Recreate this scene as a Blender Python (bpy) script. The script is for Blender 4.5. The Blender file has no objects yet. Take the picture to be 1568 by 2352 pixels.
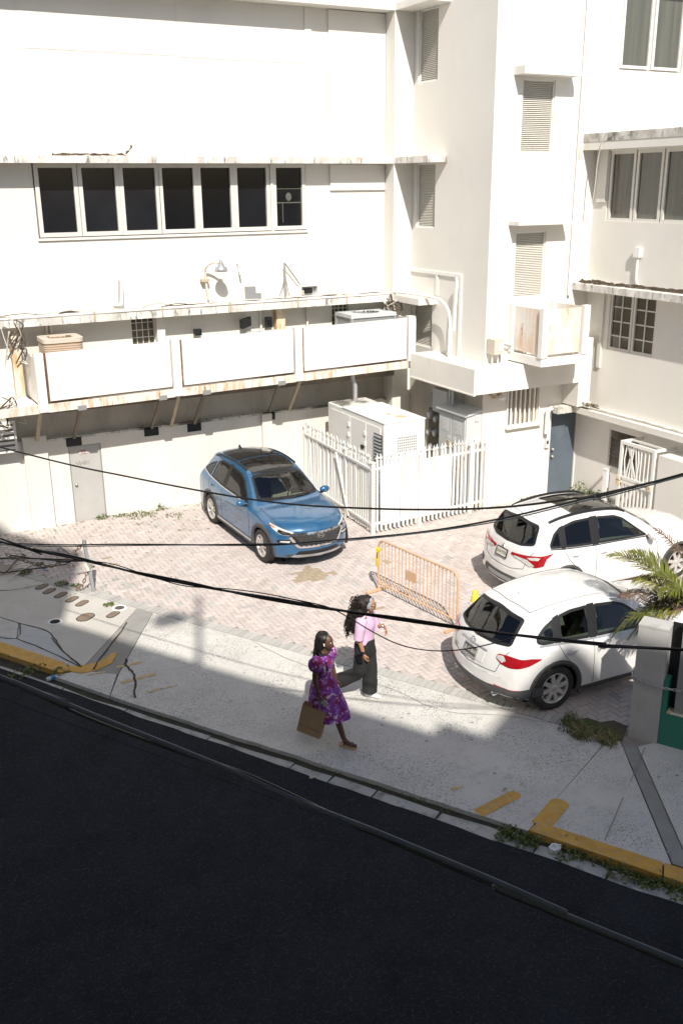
import bpy, bmesh, math, random
from math import sin, cos, pi, radians, atan2, sqrt, hypot
from mathutils import Vector, Matrix, noise
from mathutils.bvhtree import BVHTree
from mathutils.geometry import delaunay_2d_cdt
random.seed(7)
scene = bpy.context.scene
COL = scene.collection

# ------------------------------------------------------------------ camera
CAM = Vector((0.0, 0.0, 7.3))
FPX, PITCH, ROLL, YAW = 2207.4, .3271526, .0096, .4865968
F_ = Vector((sin(YAW)*cos(PITCH), cos(YAW)*cos(PITCH), -sin(PITCH)))
R0 = Vector((cos(YAW), -sin(YAW), 0)); D0 = F_.cross(R0)
R_ = R0*cos(ROLL)+D0*sin(ROLL); D_ = -R0*sin(ROLL)+D0*cos(ROLL)
cam = bpy.data.cameras.new("camera"); camo = bpy.data.objects.new("camera", cam)
COL.objects.link(camo)
cam.sensor_fit = 'VERTICAL'; cam.sensor_height = 36.0; cam.lens = 36.0*FPX/2352.0
cam.clip_start = .05; cam.clip_end = 3000
camo.matrix_world = Matrix(((R_.x, -D_.x, -F_.x, CAM.x), (R_.y, -D_.y, -F_.y, CAM.y), (R_.z, -D_.z, -F_.z, CAM.z), (0, 0, 0, 1)))
scene.camera = camo

# ------------------------------------------------------------------ light
SA, SB = .34, .94                     # ground shadow of one metre of height runs (+SA, +SB)
EL = math.atan(1/hypot(SA, SB))
w = bpy.data.worlds.new("World"); scene.world = w; w.use_nodes = True
nt = w.node_tree; nt.nodes.clear()
sky = nt.nodes.new('ShaderNodeTexSky'); sky.sky_type = 'NISHITA'; sky.sun_disc = False
sky.sun_elevation = EL; sky.sun_rotation = atan2(-SA, -SB) % (2*pi)
sky.dust_density = 2.0; sky.air_density = 1.0
bg = nt.nodes.new('ShaderNodeBackground'); bg.inputs[1].default_value = .098
wo = nt.nodes.new('ShaderNodeOutputWorld')
nt.links.new(sky.outputs[0], bg.inputs[0]); nt.links.new(bg.outputs[0], wo.inputs[0])
sl = bpy.data.lights.new("sun", 'SUN'); sl.energy = 5.0; sl.angle = radians(.6); sl.color = (1, .945, .865)
so = bpy.data.objects.new("sun", sl); COL.objects.link(so)
so.rotation_euler = Vector((SA, SB, -1)).to_track_quat('-Z', 'Y').to_euler()
so.location = (0, -10, 40)
vs = scene.view_settings
vs.view_transform = 'Standard'; vs.look = 'None'; vs.gamma = 1; vs.use_curve_mapping = False
vs.exposure = .2
scene.display_settings.display_device = 'sRGB'
scene.render.engine = 'CYCLES'

# ------------------------------------------------------------------ measuring helpers (a photo point on a real plane)
def ray(x, y): return F_ + R_*((x-784)/FPX) + D_*((y-1176)/FPX)
def ax(i, v, x, y):
    r = ray(x, y); return CAM + r*((v-CAM[i])/r[i])
def onX(v, x, y): return ax(0, v, x, y)
def onY(v, x, y): return ax(1, v, x, y)
def onZ(v, x, y): return ax(2, v, x, y)
SN = Vector((.858, .5137, 0)); SD = Vector((.5137, -.858, 0))     # across / along the street
def onP(p, x, y):
    r = ray(x, y); return CAM + r*((p-CAM.dot(SN))/r.dot(SN))
def PQ(p, q, z=0.0):
    v = SN*p+SD*q; return Vector((v.x, v.y, z))

# ------------------------------------------------------------------ materials
def _n(nt, t, **k):
    n = nt.nodes.new(t)
    for a, b in k.items(): setattr(n, a, b)
    return n
def M(name, col, rough=.6, metal=0.0, var=.06, vs=2.5, dirt=(), bump=None, spec=.5, coat=0.0, island=0.0, co='Object', alpha=1.0):
    """Principled material: base colour, broad tone variation, list of dirt layers
    (colour, scale vector, lo, hi, amount), bump (scale, strength)."""
    m = bpy.data.materials.new(name); m.use_nodes = True
    t = m.node_tree; L = t.links.new; b = t.nodes['Principled BSDF']
    b.inputs['Roughness'].default_value = rough; b.inputs['Metallic'].default_value = metal
    b.inputs['Specular IOR Level'].default_value = spec; b.inputs['Coat Weight'].default_value = coat
    b.inputs['Coat Roughness'].default_value = .03
    tc = _n(t, 'ShaderNodeTexCoord')
    def noise_(scale, detail=6, rough_=.6, off=0):
        mp = _n(t, 'ShaderNodeMapping')
        sc = scale if isinstance(scale, (tuple, list)) else (scale,)*3
        mp.inputs['Scale'].default_value = sc; mp.inputs['Location'].default_value = (off*3.1, off*7.7, off*1.3)
        L(tc.outputs[co], mp.inputs[0])
        n = _n(t, 'ShaderNodeTexNoise'); n.inputs['Scale'].default_value = 1.0
        n.inputs['Detail'].default_value = detail; n.inputs['Roughness'].default_value = rough_
        L(mp.outputs[0], n.inputs['Vector']); return n.outputs['Fac']
    c = None
    if var > 0:
        r = _n(t, 'ShaderNodeMapRange'); L(noise_(vs), r.inputs[0])
        r.inputs[1].default_value = .3; r.inputs[2].default_value = .7
        r.inputs[3].default_value = 1-var; r.inputs[4].default_value = 1+var*.6
        mx = _n(t, 'ShaderNodeMix', data_type='RGBA', blend_type='MULTIPLY'); mx.inputs[0].default_value = 1
        mx.inputs[6].default_value = (*col, 1); L(r.outputs[0], mx.inputs[7]); c = mx.outputs[2]
    if island > 0:
        g = _n(t, 'ShaderNodeNewGeometry'); r = _n(t, 'ShaderNodeMapRange')
        oi = _n(t, 'ShaderNodeObjectInfo'); ad = _n(t, 'ShaderNodeMath', operation='ADD'); fr = _n(t, 'ShaderNodeMath', operation='FRACT')
        L(g.outputs['Random Per Island'], ad.inputs[0]); L(oi.outputs['Random'], ad.inputs[1]); L(ad.outputs[0], fr.inputs[0])
        L(fr.outputs[0], r.inputs[0]); r.inputs[3].default_value = 1-island; r.inputs[4].default_value = 1+island
        mx = _n(t, 'ShaderNodeMix', data_type='RGBA', blend_type='MULTIPLY'); mx.inputs[0].default_value = 1
        if c: L(c, mx.inputs[6])
        else: mx.inputs[6].default_value = (*col, 1)
        L(r.outputs[0], mx.inputs[7]); c = mx.outputs[2]
    for i, (dc, dsc, lo, hi, amt, *msk) in enumerate(dirt):
        r = _n(t, 'ShaderNodeMapRange'); L(noise_(dsc, 8, .65, i+1), r.inputs[0])
        r.inputs[1].default_value = lo; r.inputs[2].default_value = hi
        r.inputs[3].default_value = 0; r.inputs[4].default_value = amt
        fac = r.outputs[0]
        if msk:
            r2 = _n(t, 'ShaderNodeMapRange'); L(noise_(msk[0], 3, .5, i+9), r2.inputs[0]); r2.inputs[1].default_value = .38; r2.inputs[2].default_value = .62; r2.inputs[3].default_value = .12
            ml = _n(t, 'ShaderNodeMath', operation='MULTIPLY'); L(fac, ml.inputs[0]); L(r2.outputs[0], ml.inputs[1]); fac = ml.outputs[0]
        mx = _n(t, 'ShaderNodeMix', data_type='RGBA'); L(fac, mx.inputs[0])
        if c: L(c, mx.inputs[6])
        else: mx.inputs[6].default_value = (*col, 1)
        mx.inputs[7].default_value = (*dc, 1); c = mx.outputs[2]
    if c: L(c, b.inputs['Base Color'])
    else: b.inputs['Base Color'].default_value = (*col, 1)
    if bump:
        bp = _n(t, 'ShaderNodeBump'); bp.inputs['Strength'].default_value = bump[1]; bp.inputs['Distance'].default_value = .01
        L(noise_(bump[0], 4), bp.inputs['Height']); L(bp.outputs[0], b.inputs['Normal'])
    return m
def glass_mat(name, tint, rough=.0, ior=1.5, extra=.0):
    m = bpy.data.materials.new(name); m.use_nodes = True
    t = m.node_tree; t.nodes.clear(); L = t.links.new
    o = _n(t, 'ShaderNodeOutputMaterial'); mx = _n(t, 'ShaderNodeMixShader')
    tr = _n(t, 'ShaderNodeBsdfTransparent'); tr.inputs[0].default_value = (*tint, 1)
    gl = _n(t, 'ShaderNodeBsdfGlossy'); gl.inputs['Roughness'].default_value = rough; gl.inputs[0].default_value = (1, 1, 1, 1)
    fr = _n(t, 'ShaderNodeFresnel'); fr.inputs[0].default_value = ior
    ad = _n(t, 'ShaderNodeMath', operation='ADD', use_clamp=True); ad.inputs[1].default_value = extra
    L(fr.outputs[0], ad.inputs[0]); L(ad.outputs[0], mx.inputs[0]); L(tr.outputs[0], mx.inputs[1]); L(gl.outputs[0], mx.inputs[2]); L(mx.outputs[0], o.inputs[0])
    return m
def Mclip(m):
    return m

MOULD = (.10, .095, .08); RUST = (.36, .16, .05); PALE_RUST = (.55, .34, .17)
MAT = {}
MAT['wall'] = M('white_plaster', (.755, .735, .685), .85, var=.04, vs=.8, dirt=[((.56, .52, .45), (4, 4, .35), .58, .78, .38, .5), ((.60, .57, .52), .45, .55, .75, .25), ((.62, .60, .56), (1.1, 1.1, .35), .60, .80, .35), ((.55, .53, .48), (5, 5, .5), .66, .80, .25)], bump=(38, .10))
MAT['wall2'] = M('white_plaster_worn', (.73, .705, .65), .85, var=.05, vs=1.4, dirt=[((.50, .47, .42), (2.5, 2.5, .6), .58, .78, .40), ((.36, .34, .28), (7, 7, .7), .67, .78, .45)], bump=(30, .15))
MAT['wallshade'] = M('shaded_grimy_plaster', (.50, .47, .41), .9, var=.10, vs=1.2, dirt=[((.30, .28, .23), (2, 2, .8), .5, .72, .6), ((.22, .20, .16), (7, 7, 1.2), .60, .74, .5)], bump=(30, .2))  # dark base stands in for shade under walkway and slab, grime layered over
MAT['ledge'] = M('stained_ledge', (.78, .76, .72), .85, var=.05, dirt=[((.50, .48, .44), (3.5, 3.5, 1.5), .46, .60, .8), (MOULD, (9, 9, 2.5), .56, .66, .8), (PALE_RUST, (6, 6, 2), .60, .70, .7)], bump=(30, .3))
MAT['mould'] = M('mouldy_concrete', (.72, .70, .66), .9, var=.08, dirt=[((.42, .40, .35), (2.2, 2.2, 1.6), .42, .6, .8), (MOULD, (1.7, 1.7, 1.6), .50, .60, .9), ((.2, .18, .15), (13, 13, 3), .52, .64, .6)], bump=(30, .4))
MAT['rusty'] = M('rusty_white_steel', (.78, .74, .66), .7, var=.05, dirt=[(PALE_RUST, (9, 9, 1.0), .48, .62, .85), (RUST, (11, 11, 1.3), .58, .68, .9)], bump=(40, .2))
MAT['rustpost'] = M('rust_streaked_post', (.78, .70, .58), .7, var=.05, dirt=[((.62, .36, .12), (4, 4, .9), .45, .58, .9), ((.16, .08, .03), (7, 7, 2), .62, .7, .9)])
MAT['panel'] = M('balcony_panel', (.80, .78, .75), .6, var=.03, vs=1.5, dirt=[((.52, .49, .43), (1.6, 1.6, 2.2), .52, .74, .5), ((.60, .57, .51), (9, 9, .8), .56, .7, .4), ((.58, .36, .18), (10, 10, 7), .66, .73, .6)], bump=(25, .06))
MAT['rustpanel'] = M('rust_washed_panel', (.78, .74, .68), .65, var=.05, dirt=[((.66, .42, .25), (4, 4, .9), .44, .64, .8), ((.42, .19, .07), (9, 9, 3), .60, .70, .85)])
MAT['white'] = M('white_paint', (.80, .79, .76), .5, var=.03, dirt=[((.60, .56, .50), (6, 6, 2), .62, .76, .4)])
MAT['fence'] = M('fence_white_paint', (.80, .785, .75), .5, var=.03, dirt=[((.50, .27, .11), (14, 14, 5), .665, .72, .85), ((.62, .57, .5), (9, 9, 1.5), .6, .75, .35)])
MAT['frame'] = M('aluminium_frame', (.70, .685, .64), .45, var=.05, dirt=[((.42, .40, .36), (8, 8, 2), .55, .75, .4)])
MAT['darkglass'] = M('dark_window_glass', (.008, .009, .012), .06, var=.35, vs=1.2, spec=.55, island=.6)
MAT['greyglass'] = M('grey_window_glass', (.125, .125, .105), .10, var=.25, vs=(8, 8, .4), spec=.6)
MAT['brownglass'] = M('brown_window_glass', (.085, .075, .055), .12, var=.2, vs=2, spec=.6)
MAT['curtain'] = M('curtain_cloth', (.20, .19, .16), .9, var=.25, vs=(14, 14, .3))
MAT['louver'] = M('louver_slat', (.70, .68, .61), .5, var=.05, vs=5)
MAT['louverback'] = M('louver_back', (.40, .38, .33), .8, var=.1)
MAT['black'] = M('black_plastic', (.012, .012, .013), .45, var=0)
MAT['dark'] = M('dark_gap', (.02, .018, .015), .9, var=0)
MAT['steel'] = M('grey_steel', (.33, .34, .34), .5, metal=.3, var=.06)
MAT['greybox'] = M('grey_cabinet_paint', (.60, .62, .62), .45, var=.04, dirt=[((.56, .54, .5), (5, 5, 1.2), .56, .74, .35)])
MAT['strut'] = M('brown_steel_strut', (.20, .17, .13), .7, var=.12, dirt=[(RUST, (8, 8, 3), .56, .66, .6)])
MAT['strutpale'] = M('pale_steel_strut', (.50, .43, .30), .7, var=.12, dirt=[(RUST, (8, 8, 3), .58, .68, .6)])
MAT['door'] = M('slate_blue_door', (.105, .135, .165), .55, var=.12, vs=2.2, dirt=[((.20, .23, .25), (3, 3, 1.2), .54, .74, .5)])
MAT['greydoor'] = M('pale_grey_door', (.46, .45, .43), .55, var=.06, vs=2.5, dirt=[((.33, .32, .3), (4, 4, 2), .58, .74, .4)])
MAT['conc'] = M('sidewalk_concrete', (.60, .585, .55), .9, var=.10, vs=1.3, dirt=[((.36, .345, .315), 2.2, .55, .75, .45), ((.13, .125, .11), 46, .535, .60, .85, 1.1), ((.30, .29, .265), 5, .54, .72, .45, .6), ((.05, .05, .045), 7.5, .72, .735, .9)], bump=(60, .35))
MAT['conc_clean'] = M('pale_slab_concrete', (.53, .51, .465), .9, var=.08, vs=1.2, dirt=[((.40, .385, .35), 2.6, .55, .75, .5), ((.22, .21, .19), 46, .56, .63, .6, 1.3), ((.05, .05, .045), 7, .72, .735, .9)], bump=(60, .25))
MAT['conc_grey'] = M('grey_patch_concrete', (.47, .485, .49), .9, var=.05, vs=2, bump=(50, .2))
MAT['trench'] = M('dark_trench_concrete', (.30, .295, .275), .9, var=.12, vs=4, dirt=[((.14, .135, .12), 6, .6, .72, .5)], bump=(50, .3))
MAT['gutter'] = M('gutter_concrete', (.46, .455, .43), .9, var=.16, vs=2.5, dirt=[((.13, .125, .11), 4, .50, .66, .75), ((.10, .10, .09), 60, .6, .66, .6)], bump=(50, .4))
MAT['grime'] = M('dirt_in_joint', (.055, .05, .038), 1.0, var=.3, vs=9, dirt=[((.06, .09, .02), 7, .55, .65, .8)], bump=(40, .8))
MAT['asphalt'] = M('asphalt', (.025, .0275, .0335), .95, var=.25, vs=1.1, spec=.12, dirt=[((.056, .058, .064), 40, .54, .62, .7), ((.012, .012, .014), 36, .56, .64, .8), ((.009, .0095, .011), 3.5, .55, .75, .5), ((.28, .28, .27), 30, .735, .75, .8)], bump=(130, .7))
MAT['yellow'] = M('worn_yellow_paint', (.62, .35, .065), .75, var=.16, vs=5, dirt=[((.42, .39, .33), 19, .56, .62, .8), ((.40, .24, .06), 3, .5, .7, .6), ((.10, .07, .03), 8, .62, .70, .7)], bump=(50, .3))
MAT['yellow2'] = M('faded_yellow_paint', (.56, .39, .16), .75, var=.12, vs=6, dirt=[((.56, .545, .51), 17, .50, .60, .9)], bump=(50, .3))
MAT['paver'] = M('pink_paver', (.535, .475, .445), .9, var=.09, vs=1.4, island=.10, dirt=[((.40, .405, .39), 1.1, .58, .68, .55), ((.33, .26, .21), .8, .56, .74, .40), ((.25, .20, .16), 3.1, .64, .76, .45), ((.23, .20, .17), 40, .64, .70, .4)], bump=(90, .3))
MAT['paver_grey'] = M('grey_paver', (.45, .44, .415), .9, var=.09, vs=1.4, island=.10, dirt=[((.25, .23, .2), 30, .62, .70, .4)], bump=(90, .3))
MAT['paver_dirt'] = M('stained_paver', (.38, .31, .22), .95, var=.15, vs=9, bump=(90, .3))
MAT['joint'] = M('paver_joint_sand', (.33, .285, .25), 1.0, var=.15, vs=2, dirt=[((.15, .16, .05), 1.6, .62, .72, .6)])
MAT['soil'] = M('soil', (.10, .085, .065), 1.0, var=.3, vs=6, bump=(30, .8))
MAT['weed'] = M('weed_leaf', (.11, .145, .03), .6, var=.35, vs=9)
MAT['straw'] = M('dry_grass', (.30, .25, .12), .8, var=.3, vs=9)
MAT['cable'] = M('black_cable', (.011, .010, .010), .45, var=.2, vs=6)
MAT['cablegrey'] = M('grey_cable', (.055, .065, .075), .5, var=.15, vs=8)
MAT['wire'] = M('brown_wire', (.10, .075, .05), .6, var=.3, vs=10)
MAT['wirepale'] = M('pale_wire', (.60, .57, .50), .6, var=.2, vs=10)
MAT['tan'] = M('tan_painted_coil', (.42, .27, .17), .6, var=.10, vs=8)
MAT['tanlight'] = M('tan_cap', (.62, .55, .46), .6, var=.05)
MAT['beige'] = M('beige_plaster_street_house', (.55, .50, .42), .85, var=.08)
MAT['green'] = M('teal_paint', (.035, .23, .16), .55, var=.07, vs=4, bump=(60, .2))
MAT['pillar'] = M('weathered_pillar', (.52, .51, .49), .85, var=.12, vs=2, dirt=[((.30, .29, .27), (5, 5, 1.2), .52, .70, .55)], bump=(40, .3))
MAT['galv'] = M('galvanised_metal', (.52, .53, .54), .4, metal=.6, var=.1)
MAT['iron'] = M('rusty_iron_lid', (.22, .165, .12), .75, var=.15, vs=12, bump=(70, .5))
MAT['orange'] = M('orange_barrier_paint', (.62, .40, .24), .5, var=.08, dirt=[((.62, .55, .48), 12, .6, .7, .5)])
MAT['coneyel'] = M('cone_yellow', (.75, .60, .05), .5, var=.05)
MAT['tape'] = M('caution_tape_yellow', (.80, .62, .02), .45, var=.03)
MAT['plastic'] = M('clear_plastic', (.55, .60, .62), .15, var=.05)
MAT['paper'] = M('white_paper', (.78, .78, .78), .8, var=.05)

# ------------------------------------------------------------------ mesh building
class MB:
    def __init__(s): s.v = []; s.f = []; s.sm = []
    def add(s, vs, fs, smooth=False):
        n = len(s.v); s.v += [tuple(v) for v in vs]
        for f in fs: s.f.append(tuple(n+i for i in f)); s.sm.append(smooth)
        return s
    def hexa(s, p):      # 8 corners: bottom 4 (ccw from above), top 4
        return s.add(p, [(3, 2, 1, 0), (4, 5, 6, 7), (0, 1, 5, 4), (1, 2, 6, 5), (2, 3, 7, 6), (3, 0, 4, 7)])
    def box(s, a, b):
        x0, x1 = sorted((a[0], b[0])); y0, y1 = sorted((a[1], b[1])); z0, z1 = sorted((a[2], b[2]))
        return s.hexa([(x0, y0, z0), (x1, y0, z0), (x1, y1, z0), (x0, y1, z0), (x0, y0, z1), (x1, y0, z1), (x1, y1, z1), (x0, y1, z1)])
    def obox(s, c, ux, uy, uz):   # oriented box: centre + half axes
        c, ux, uy, uz = map(Vector, (c, ux, uy, uz))
        return s.hexa([c-ux-uy-uz, c+ux-uy-uz, c+ux+uy-uz, c-ux+uy-uz, c-ux-uy+uz, c+ux-uy+uz, c+ux+uy+uz, c-ux+uy+uz])
    def bar(s, a, b, wd, ht, up=(0, 0, 1)):  # rectangular bar from a to b
        a, b = Vector(a), Vector(b); d = (b-a).normalized(); u = Vector(up)
        if abs(d.dot(u)) > .95: u = Vector((0, 1, 0))
        sd = d.cross(u).normalized(); u2 = sd.cross(d)
        return s.obox((a+b)/2, (b-a)/2, sd*wd/2, u2*ht/2)
    def prism(s, poly, z0, z1):   # poly of (x,y) ccw
        n = len(poly); A = sum(poly[i][0]*poly[(i+1) % n][1]-poly[(i+1) % n][0]*poly[i][1] for i in range(n))
        if A < 0: poly = poly[::-1]
        v = [(p[0], p[1], z0) for p in poly]+[(p[0], p[1], z1) for p in poly]
        f = [tuple(range(n-1, -1, -1)), tuple(range(n, 2*n))]+[(i, (i+1) % n, n+(i+1) % n, n+i) for i in range(n)]
        return s.add(v, f)
    def extr(s, poly3, vec):      # planar 3d polygon extruded along vec
        n = len(poly3); vec = Vector(vec); P = [Vector(p) for p in poly3]
        v = P+[p+vec for p in P]
        return s.add(v, [tuple(range(n-1, -1, -1)), tuple(range(n, 2*n))]+[(i, (i+1) % n, n+(i+1) % n, n+i) for i in range(n)])
    def tube(s, pts, r, n=6, caps=True):
        pts = [Vector(p) for p in pts]; m = len(pts); rr = r if isinstance(r, (list, tuple)) else [r]*m
        vs = []; prev = None
        for i, p in enumerate(pts):
            d = (pts[min(i+1, m-1)]-pts[max(i-1, 0)]).normalized()
            if prev is None:
                u = Vector((0, 0, 1)) if abs(d.z) < .9 else Vector((1, 0, 0)); a = d.cross(u).normalized()
            else:
                a = (prev-d*prev.dot(d)).normalized()
            prev = a; b = d.cross(a)
            for k in range(n):
                t = 2*pi*k/n; vs.append(p+(a*cos(t)+b*sin(t))*rr[i])
        fs = [(i*n+k, i*n+(k+1) % n, (i+1)*n+(k+1) % n, (i+1)*n+k) for i in range(m-1) for k in range(n)]
        s.add(vs, fs, True)
        if caps:
            s.add(vs[:n], [tuple(range(n-1, -1, -1))]); s.add(vs[-n:], [tuple(range(n))])
        return s
    def lathe(s, prof, c=(0, 0, 0), n=20, axis='z', smooth=True, closed=False):
        vs = []; c = Vector(c)
        for r, h in prof:
            for k in range(n):
                t = 2*pi*k/n
                p = {'z': (r*cos(t), r*sin(t), h), 'y': (r*cos(t), h, r*sin(t)), 'x': (h, r*cos(t), r*sin(t))}[axis]
                vs.append(c+Vector(p))
        m = len(prof)
        fs = [(i*n+k, i*n+(k+1) % n, (i+1)*n+(k+1) % n, (i+1)*n+k) for i in range(m-1) for k in range(n)]
        s.add(vs, fs, smooth)
        if closed:
            s.add(vs[:n], [tuple(range(n-1, -1, -1))]); s.add(vs[-n:], [tuple(range(n))])
        return s
    def ball(s, c, r, n=12, m=8, sc=(1, 1, 1)):
        c = Vector(c); pr = [(max(r*sin(pi*i/m), 1e-4), -r*cos(pi*i/m)) for i in range(m+1)]
        vs = []
        for rr, h in pr:
            for k in range(n):
                t = 2*pi*k/n; vs.append(c+Vector((rr*cos(t)*sc[0], rr*sin(t)*sc[1], h*sc[2])))
        return s.add(vs, [(i*n+k, i*n+(k+1) % n, (i+1)*n+(k+1) % n, (i+1)*n+k) for i in range(m) for k in range(n)], True)
    def mesh(s, name, mat=None):
        me = bpy.data.meshes.new(name); me.from_pydata(s.v, [], s.f)
        me.polygons.foreach_set('use_smooth', s.sm)
        bm = bmesh.new(); bm.from_mesh(me); bmesh.ops.recalc_face_normals(bm, faces=bm.faces); bm.to_mesh(me); bm.free()
        if mat: me.materials.append(MAT[mat] if isinstance(mat, str) else mat)
        me.update(); return me

def tag(o, label=None, cat=None, group=None, kind=None):
    if label: o['label'] = label
    if cat: o['category'] = cat
    if group: o['group'] = group
    if kind: o['kind'] = kind
    return o
def link(name, me, parent=None, rel=True):
    o = bpy.data.objects.new(name, me); COL.objects.link(o)
    if parent is not None: par(o, parent, rel)
    return o
def wloc(o):
    v = Vector(o.location); p = o.parent
    return v
def par(o, parent, rel=True):
    """parent; with rel the mesh keeps the world coordinates it was written in"""
    o.parent = parent
    if rel:
        m = parent.get('_base')
        if m is not None: o.matrix_parent_inverse = Matrix.Translation(-Vector(m))
    return o
def thing(name, label, cat, loc=(0, 0, 0), rz=0.0, group=None):
    e = bpy.data.objects.new(name, None); COL.objects.link(e); e.empty_display_size = .2
    e.location = loc; e.rotation_euler = (0, 0, rz); e['_base'] = list(loc)
    return tag(e, label, cat, group)
def obj(name, mb, mat, parent=None, rel=True, kind=None, label=None):
    o = link(name, mb.mesh(name, mat), parent, rel)
    if kind: o['kind'] = kind
    if label: o['label'] = label
    return o
def solo(name, mb, mat, label, cat, group=None):
    return tag(obj(name, mb, mat), label, cat, group)
def bevel_obj(o, wd, seg=2):
    bm = bmesh.new(); bm.from_mesh(o.data)
    bmesh.ops.bevel(bm, geom=[e for e in bm.edges], offset=wd, segments=seg, affect='EDGES', profile=.5, clamp_overlap=True)
    bm.to_mesh(o.data); bm.free(); return o
def box(a, b): return MB().box(a, b)
def spline(pts, k=8):
    P = [Vector(p) for p in pts]; out = []
    for i in range(len(P)-1):
        a, b, c, d = P[max(i-1, 0)], P[i], P[i+1], P[min(i+2, len(P)-1)]
        for j in range(k):
            t = j/k; out.append(.5*((2*b)+(c-a)*t+(2*a-5*b+4*c-d)*t*t+(-a+3*b-3*c+d)*t**3))
    out.append(P[-1]); return out
# ================================================================== ARCHITECTURE
YU, YL, YC, XC, XT, YT, XW = 21.25, 21.10, 20.8, 12.5, 13.03, 17.65, 15.9
ZTOP = 13.2

def skin(mb, axis, plane, dirn, u0, u1, z0, z1, holes, depth=.14, c0=None):
    """front face of a wall with rectangular recesses; axis 'y': u is X, axis 'x': u is Y. dirn: +1 recess goes to +axis"""
    us = sorted({u0, u1, *[h[0] for h in holes], *[h[1] for h in holes]}); zs = sorted({z0, z1, *[h[2] for h in holes], *[h[3] for h in holes]})
    us = [u for u in us if u0 <= u <= u1]; zs = [z for z in zs if z0 <= z <= z1]
    P = (lambda u, z, d=0: (u, plane+d*dirn, z)) if axis == 'y' else (lambda u, z, d=0: (plane+d*dirn, u, z))
    inh = lambda u, z: any(h[0] < u < h[1] and h[2] < z < h[3] for h in holes)
    for i in range(len(us)-1):
        for j in range(len(zs)-1):
            if inh((us[i]+us[i+1])/2, (zs[j]+zs[j+1])/2): continue
            mb.add([P(us[i], zs[j]), P(us[i+1], zs[j]), P(us[i+1], zs[j+1]), P(us[i], zs[j+1])], [(0, 1, 2, 3)])
    for a, b, c, d in holes:
        q = [(a, c), (b, c), (b, d), (a, d)]
        for k in range(4):
            (ua, za), (ub, zb) = q[k], q[(k+1) % 4]
            mb.add([P(ua, za), P(ub, zb), P(ub, zb, depth), P(ua, za, depth)], [(0, 1, 2, 3)])
    # solid core behind
    s0, s1 = (us[0] if c0 is None else c0, us[-1])
    if axis == 'y': mb.box((s0, plane+dirn*depth, z0), (s1, plane+dirn*(depth+.22), z1))
    else: mb.box((plane+dirn*depth, s0, z0), (plane+dirn*(depth+.22), s1, z1))
    return mb

def frame_mb(axis, plane, u0, u1, z0, z1, fw, th, bars_u=(), bars_z=(), bw=.025):
    """window frame lying on a wall plane, thickness th towards the viewer (-axis)"""
    m = MB()
    def bx(ua, ub, za, zb, t=th):
        if axis == 'y': m.box((ua, plane-t, za), (ub, plane, zb))
        else: m.box((plane-t, ua, za), (plane, ub, zb))
    bx(u0, u1, z0, z0+fw); bx(u0, u1, z1-fw, z1); bx(u0, u0+fw, z0+fw, z1-fw); bx(u1-fw, u1, z0+fw, z1-fw)
    for u in bars_u: bx(u-bw/2, u+bw/2, z0+fw, z1-fw, th*.75)
    for z in bars_z: bx(u0+fw, u1-fw, z-bw/2, z+bw/2, th*.62)
    return m
def pane_mb(axis, plane, u0, u1, z0, z1, t=.008):
    return MB().box((u0, plane-t, z0), (u1, plane, z1)) if axis == 'y' else MB().box((plane-t, u0, z0), (plane, u1, z1))

# ------------------------------------------------------------------ back building
bld = thing('white_building', 'long white plastered building with a band of seven dark windows behind the parking lot', 'building', (8, YU, 0))
WP = [(94.5, 171.5), (191.5, 266.5), (285, 358), (374, 444.5), (461.5, 528.5), (544.5, 609), (634, 690)]
WX = [(onY(YU+.05, a, 461).x, onY(YU+.05, b, 461).x) for a, b in WP]
WZ0, WZ1 = 6.34, 7.79
gb = [(onY(YU, 303, 757).x, onY(YU, 357, 757).x, 3.95, 4.60), (onY(YU, 762, 714).x, onY(YU, 800, 714).x, 3.95, 4.60)]
mb = MB()
xa, xb = WX[0][0]-.13, WX[-1][1]+.12
skin(mb, 'y', YU, 1, -3, XC+.02, 2.08, ZTOP, [(xa, xb, WZ0-.02, WZ1+.02)]+gb, .13)
obj('wall', mb, 'wall', bld)
mb = MB()
d1 = (onY(YL, 164, 1110).x+.01, onY(YL, 240, 1110).x)
skin(mb, 'y', YL, 1, -3, XT, -.2, 2.08, [(d1[0], d1[1], .06, 1.87)], .07)
obj('plinth_wall', mb, 'wall2', bld)
obj('plinth_cap', box((-3, YL-.012, 2.05), (XT, YL+.10, 2.095)), 'mould', bld)
for x0, x1 in ((onY(YL, 600, 990).x, onY(YL, 622, 990).x), (3.36, 3.86)):
    obj('pilaster', box((x0, YL-.10, -.1), (x1, YL+.02, 2.08 if x0 > 4 else 2.2)), 'wall2', bld)
# pier in the corner
obj('pier', box((XC, YC, -.1), (XT-.002, YU+.2, ZTOP)), 'wall', bld)
# ledges
for z, t, mt in ((7.79, .14, 'ledge'), (4.59, .15, 'ledge'), (11.05, .15, 'wall')):
    obj('ledge', MB().box((-3, YC, z), (XC, YU+.05, z+t)), mt, bld)
obj('shade_toned_wall', box((2.6, YU-.006, 2.096), (XC, YU, 2.92)), 'wallshade', bld)  # thin overlay, walkway shade painted into its darker colour
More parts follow.
